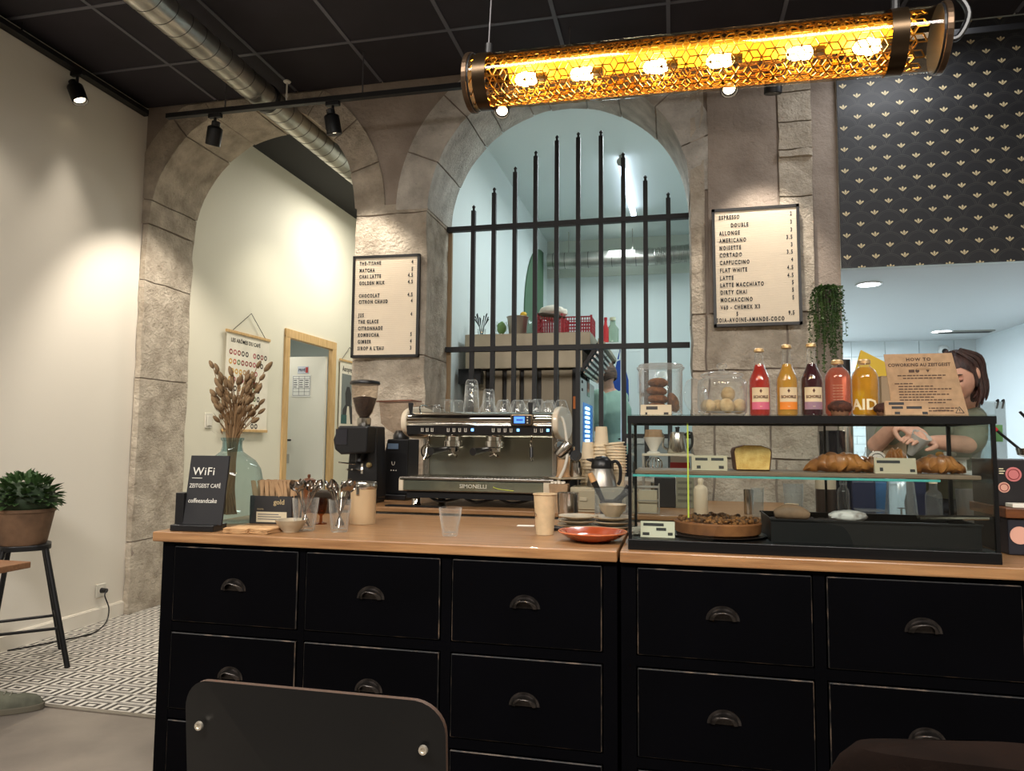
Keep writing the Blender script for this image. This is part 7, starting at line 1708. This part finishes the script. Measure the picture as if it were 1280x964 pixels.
tr = B(); torso(tr, L0(pel)+V((0, 0, -.06)), L0(pel)+V((0, 0, .10)), L0(pel)+V((0, 0, .13)), V((1, 0, 0)), .158, .150, .112, .006); legs(tr, hips, feet, .014)
remesh(tr, .010, 'trousers', mat('black_trousers', (26, 28, 36), .85), ba, 2)
for f_ in feet: obj('shoe', B().ball((f_.x, f_.y-.06, .045), (.047, .13, .045), 18, 10), BLKPL, ba, smooth=True)
HAIR = mat('dark_brown_hair', (44, 28, 26), .42, col2=(78, 52, 46), vs=14, st=(6, 6, 1), bump=.3, bs=60)
hb_ = B(); Th = lambda p: L0(hc)+HM @ V(p)
q = B()
def cap(u, v):
    a = 2*pi*u; e = -.62+(pi/2+.62)*v; d = V((cos(a)*cos(e), sin(a)*cos(e), sin(e)))
    front = max(0, -d.y); lift = .58*front**1.5 if d.z < .62 else 0
    e2 = e if front < .25 else max(e, .50*min(1, (front-.25)/.4)); d = V((cos(a)*cos(e2), sin(a)*cos(e2), sin(e2)))
    r_ = 1.0+.012*sin(22*a+5*e); return Th((d.x*.080*r_, .006+d.y*.101*r_, .002+d.z*.122*r_))
q.grid(cap, 48, 16, True); hb_.add(q.v, q.f)
random.seed(9)
for k in range(64):
    sg = 1 if k % 2 else -1; t = random.random(); 
    a = (.10+t*.9)*pi/2                            # from temple to back
    x0_, y0_ = 0, -.025+.12*t
    top = Th((sg*.030, y0_*.45-.012, .122)); mid1 = Th((sg*(.072+.004*random.random()), y0_+.02, .045)); mid2 = Th((sg*(.066), y0_+.026, -.05))
    ln = random.uniform(.06, .12); end = mid2+V((sg*-.012+random.uniform(-.012, .012), random.uniform(-.02, .01), -ln)); m3 = mid2.lerp(end, .5)+V((sg*.010, 0, 0))
    hb_.tube(smooth_path([top, mid1, mid2, m3, end], 4), [.0065]*6+[.008]*6+[.0075]*3+[.006, .002], 7, flat=.55)
q = B(); q.ball((0, 0, 0), (.066, .050, .105), 18, 12, lambda d: 1+.05*sin(14*d.x)); hb_.add([Th((v[0], v[1]+.045, v[2]-.055)) for v in q.v], q.f)
hb_.v = [tuple(V(v)) for v in hb_.v]
o = obj('hair', hb_, HAIR, ba, smooth=True)
# paper wrap held in the hands
pw = (wr_r+wr_l)/2
o = obj('paper_wrap', B().lathe([(.012, -.05), (.028, .0), (.040, .05), (.038, .05), (.026, .0), (.0, -.046)], 14, mod=lambda a, z: 1+.12*noise.noise(V((3*cos(a), 3*sin(a), z*30)))), mat('wax_paper', (196, 196, 190), .6), None, at(1145, 556, Y=YP-.19)+V((.0, .0, .0)), (.5, .4, 0), smooth=True); tag(o, 'crumpled pale paper wrap held by the bending person', 'paper')

# ---- kitchen worker with a bun, turned towards the ovens
Y2 = 6.5
hc2 = at(757, 468, Y=Y2); bun = at(765, 450, Y=Y2+.03)
nk = at(761, 485, Y=Y2+.02); ch2 = V((nk.x+.05, Y2+.04, nk.z-.27)); pel2 = V((ch2.x+.06, Y2+.06, 1.15))
wk = thing('person', 'person with a hair bun and mint shirt turned away behind the bars', 'person', (pel2.x, pel2.y, .201))
o0 = V((pel2.x, pel2.y, .201)); L1_ = lambda v: V(v)-o0
fd = V((-.86, .40, -.40)).normalized(); yl = -fd; xl = yl.cross(V((0, 0, 1))).normalized(); zl = xl.cross(yl); HM2 = Matrix((xl, yl, zl)).transposed()
rgt = V((.62, .78, 0)).normalized()
s_near = L1_(nk)+V((.02, -.0, -.085))-rgt*.165; s_far = L1_(nk)+V((0, 0, -.085))+rgt*.165
body = B(); add_head(body, L1_(hc2), HM2); limb(body, [L1_(hc2)+V((.012, -.01, -.06)), L1_(nk), L1_(nk)+V((0, 0, -.06))], [.050, .052, .062])
torso(body, L1_(pel2), L1_(ch2)+V((0, 0, .05)), L1_(nk)+V((0, 0, -.02)), rgt, .150, .170, .110)
e_n = s_near+V((-.02, -.03, -.27)); w_n = e_n+V((-.20, .06, -.03)); e_f = s_far+V((-.02, .02, -.27)); w_f = e_f+V((-.2, .02, .0))
for a_, b_, c_ in ((s_near, e_n, w_n), (s_far, e_f, w_f)):
    limb(body, [a_, a_.lerp(b_, .5), b_], [.054, .046, .038]); limb(body, [b_, b_.lerp(c_, .5), c_], [.038, .036, .026])
add_hand(body, w_n, (-1, .2, -.1), (0, .3, -1), .5, 1); add_hand(body, w_f, (-1, .1, 0), (0, -.3, -1), .5, -1)
hips = [L1_(pel2)-rgt*.085+V((0, 0, -.05)), L1_(pel2)+rgt*.085+V((0, 0, -.05))]; feet = [-rgt*.10, rgt*.10]
legs(body, hips, feet, 0, V((-.03, .02, 0))); remesh(body, .0055, 'body', SKIN, wk, 2); face_bits(wk, L1_(hc2), HM2)
MINT = mat('mint_cotton', (150, 180, 164), .85, var=.06, vs=5, bump=.15, bs=18)
sb_ = B(); torso(sb_, L1_(pel2)+V((0, 0, -.02)), L1_(ch2)+V((0, 0, .05)), L1_(nk)+V((0, 0, -.035)), rgt, .156, .172, .112, .014)
for a_, b_ in ((s_near, e_n), (s_far, e_f)): limb(sb_, [a_, a_.lerp(b_, .5), a_.lerp(b_, .85)], [.070, .066, .064])
remesh(sb_, .009, 'shirt', MINT, wk, 3); tr = B(); torso(tr, L1_(pel2)+V((0, 0, -.06)), L1_(pel2)+V((0, 0, .08)), L1_(pel2)+V((0, 0, .11)), rgt, .158, .150, .112, .006); legs(tr, hips, feet, .014, V((-.03, .02, 0)))
remesh(tr, .011, 'trousers', mat('black_trousers'), wk, 2)
for f_ in feet: obj('shoe', B().ball((f_.x-.05, f_.y+.03, .045), (.12, .06, .045), 18, 10), BLKPL, wk, smooth=True)
HAIR2 = mat('ash_brown_hair', (66, 48, 38), .5, col2=(112, 84, 66), vs=12, st=(1, 1, 5), bump=.4, bs=50)
Th2 = lambda p: L1_(hc2)+HM2 @ V(p); hb_ = B()
def cap2(u, v):
    a = 2*pi*u; e = -.72+(pi/2+.72)*v; d = V((cos(a)*cos(e), sin(a)*cos(e), sin(e))); front = max(0, -d.y)
    e2 = e if front < .12 else max(e, .62*min(1, (front-.12)/.35)); d = V((cos(a)*cos(e2), sin(a)*cos(e2), sin(e2))); r_ = 1+.014*sin(26*a)
    return Th2((d.x*.081*r_, .006+d.y*.102*r_, .004+d.z*.123*r_))
q = B(); q.grid(cap2, 48, 16, True); hb_.add(q.v, q.f); bl = L1_(bun)
hb_.ball(bl, (.040, .040, .034), 20, 12, lambda d: 1+.09*sin(7*d.z+9*d.x)); hb_.tube([bl+V((0, 0, -.03)), L1_(hc2)+V((.02, -.01, .10))], [.026, .03], 12)
obj('hair', hb_, HAIR2, wk, smooth=True); obj('hair_tie', B().tube([bl+V((.027*cos(a), .027*sin(a), -.030)) for a in [2*pi*i/16 for i in range(16)]], .005, 6, True), BLKPL, wk, smooth=True)
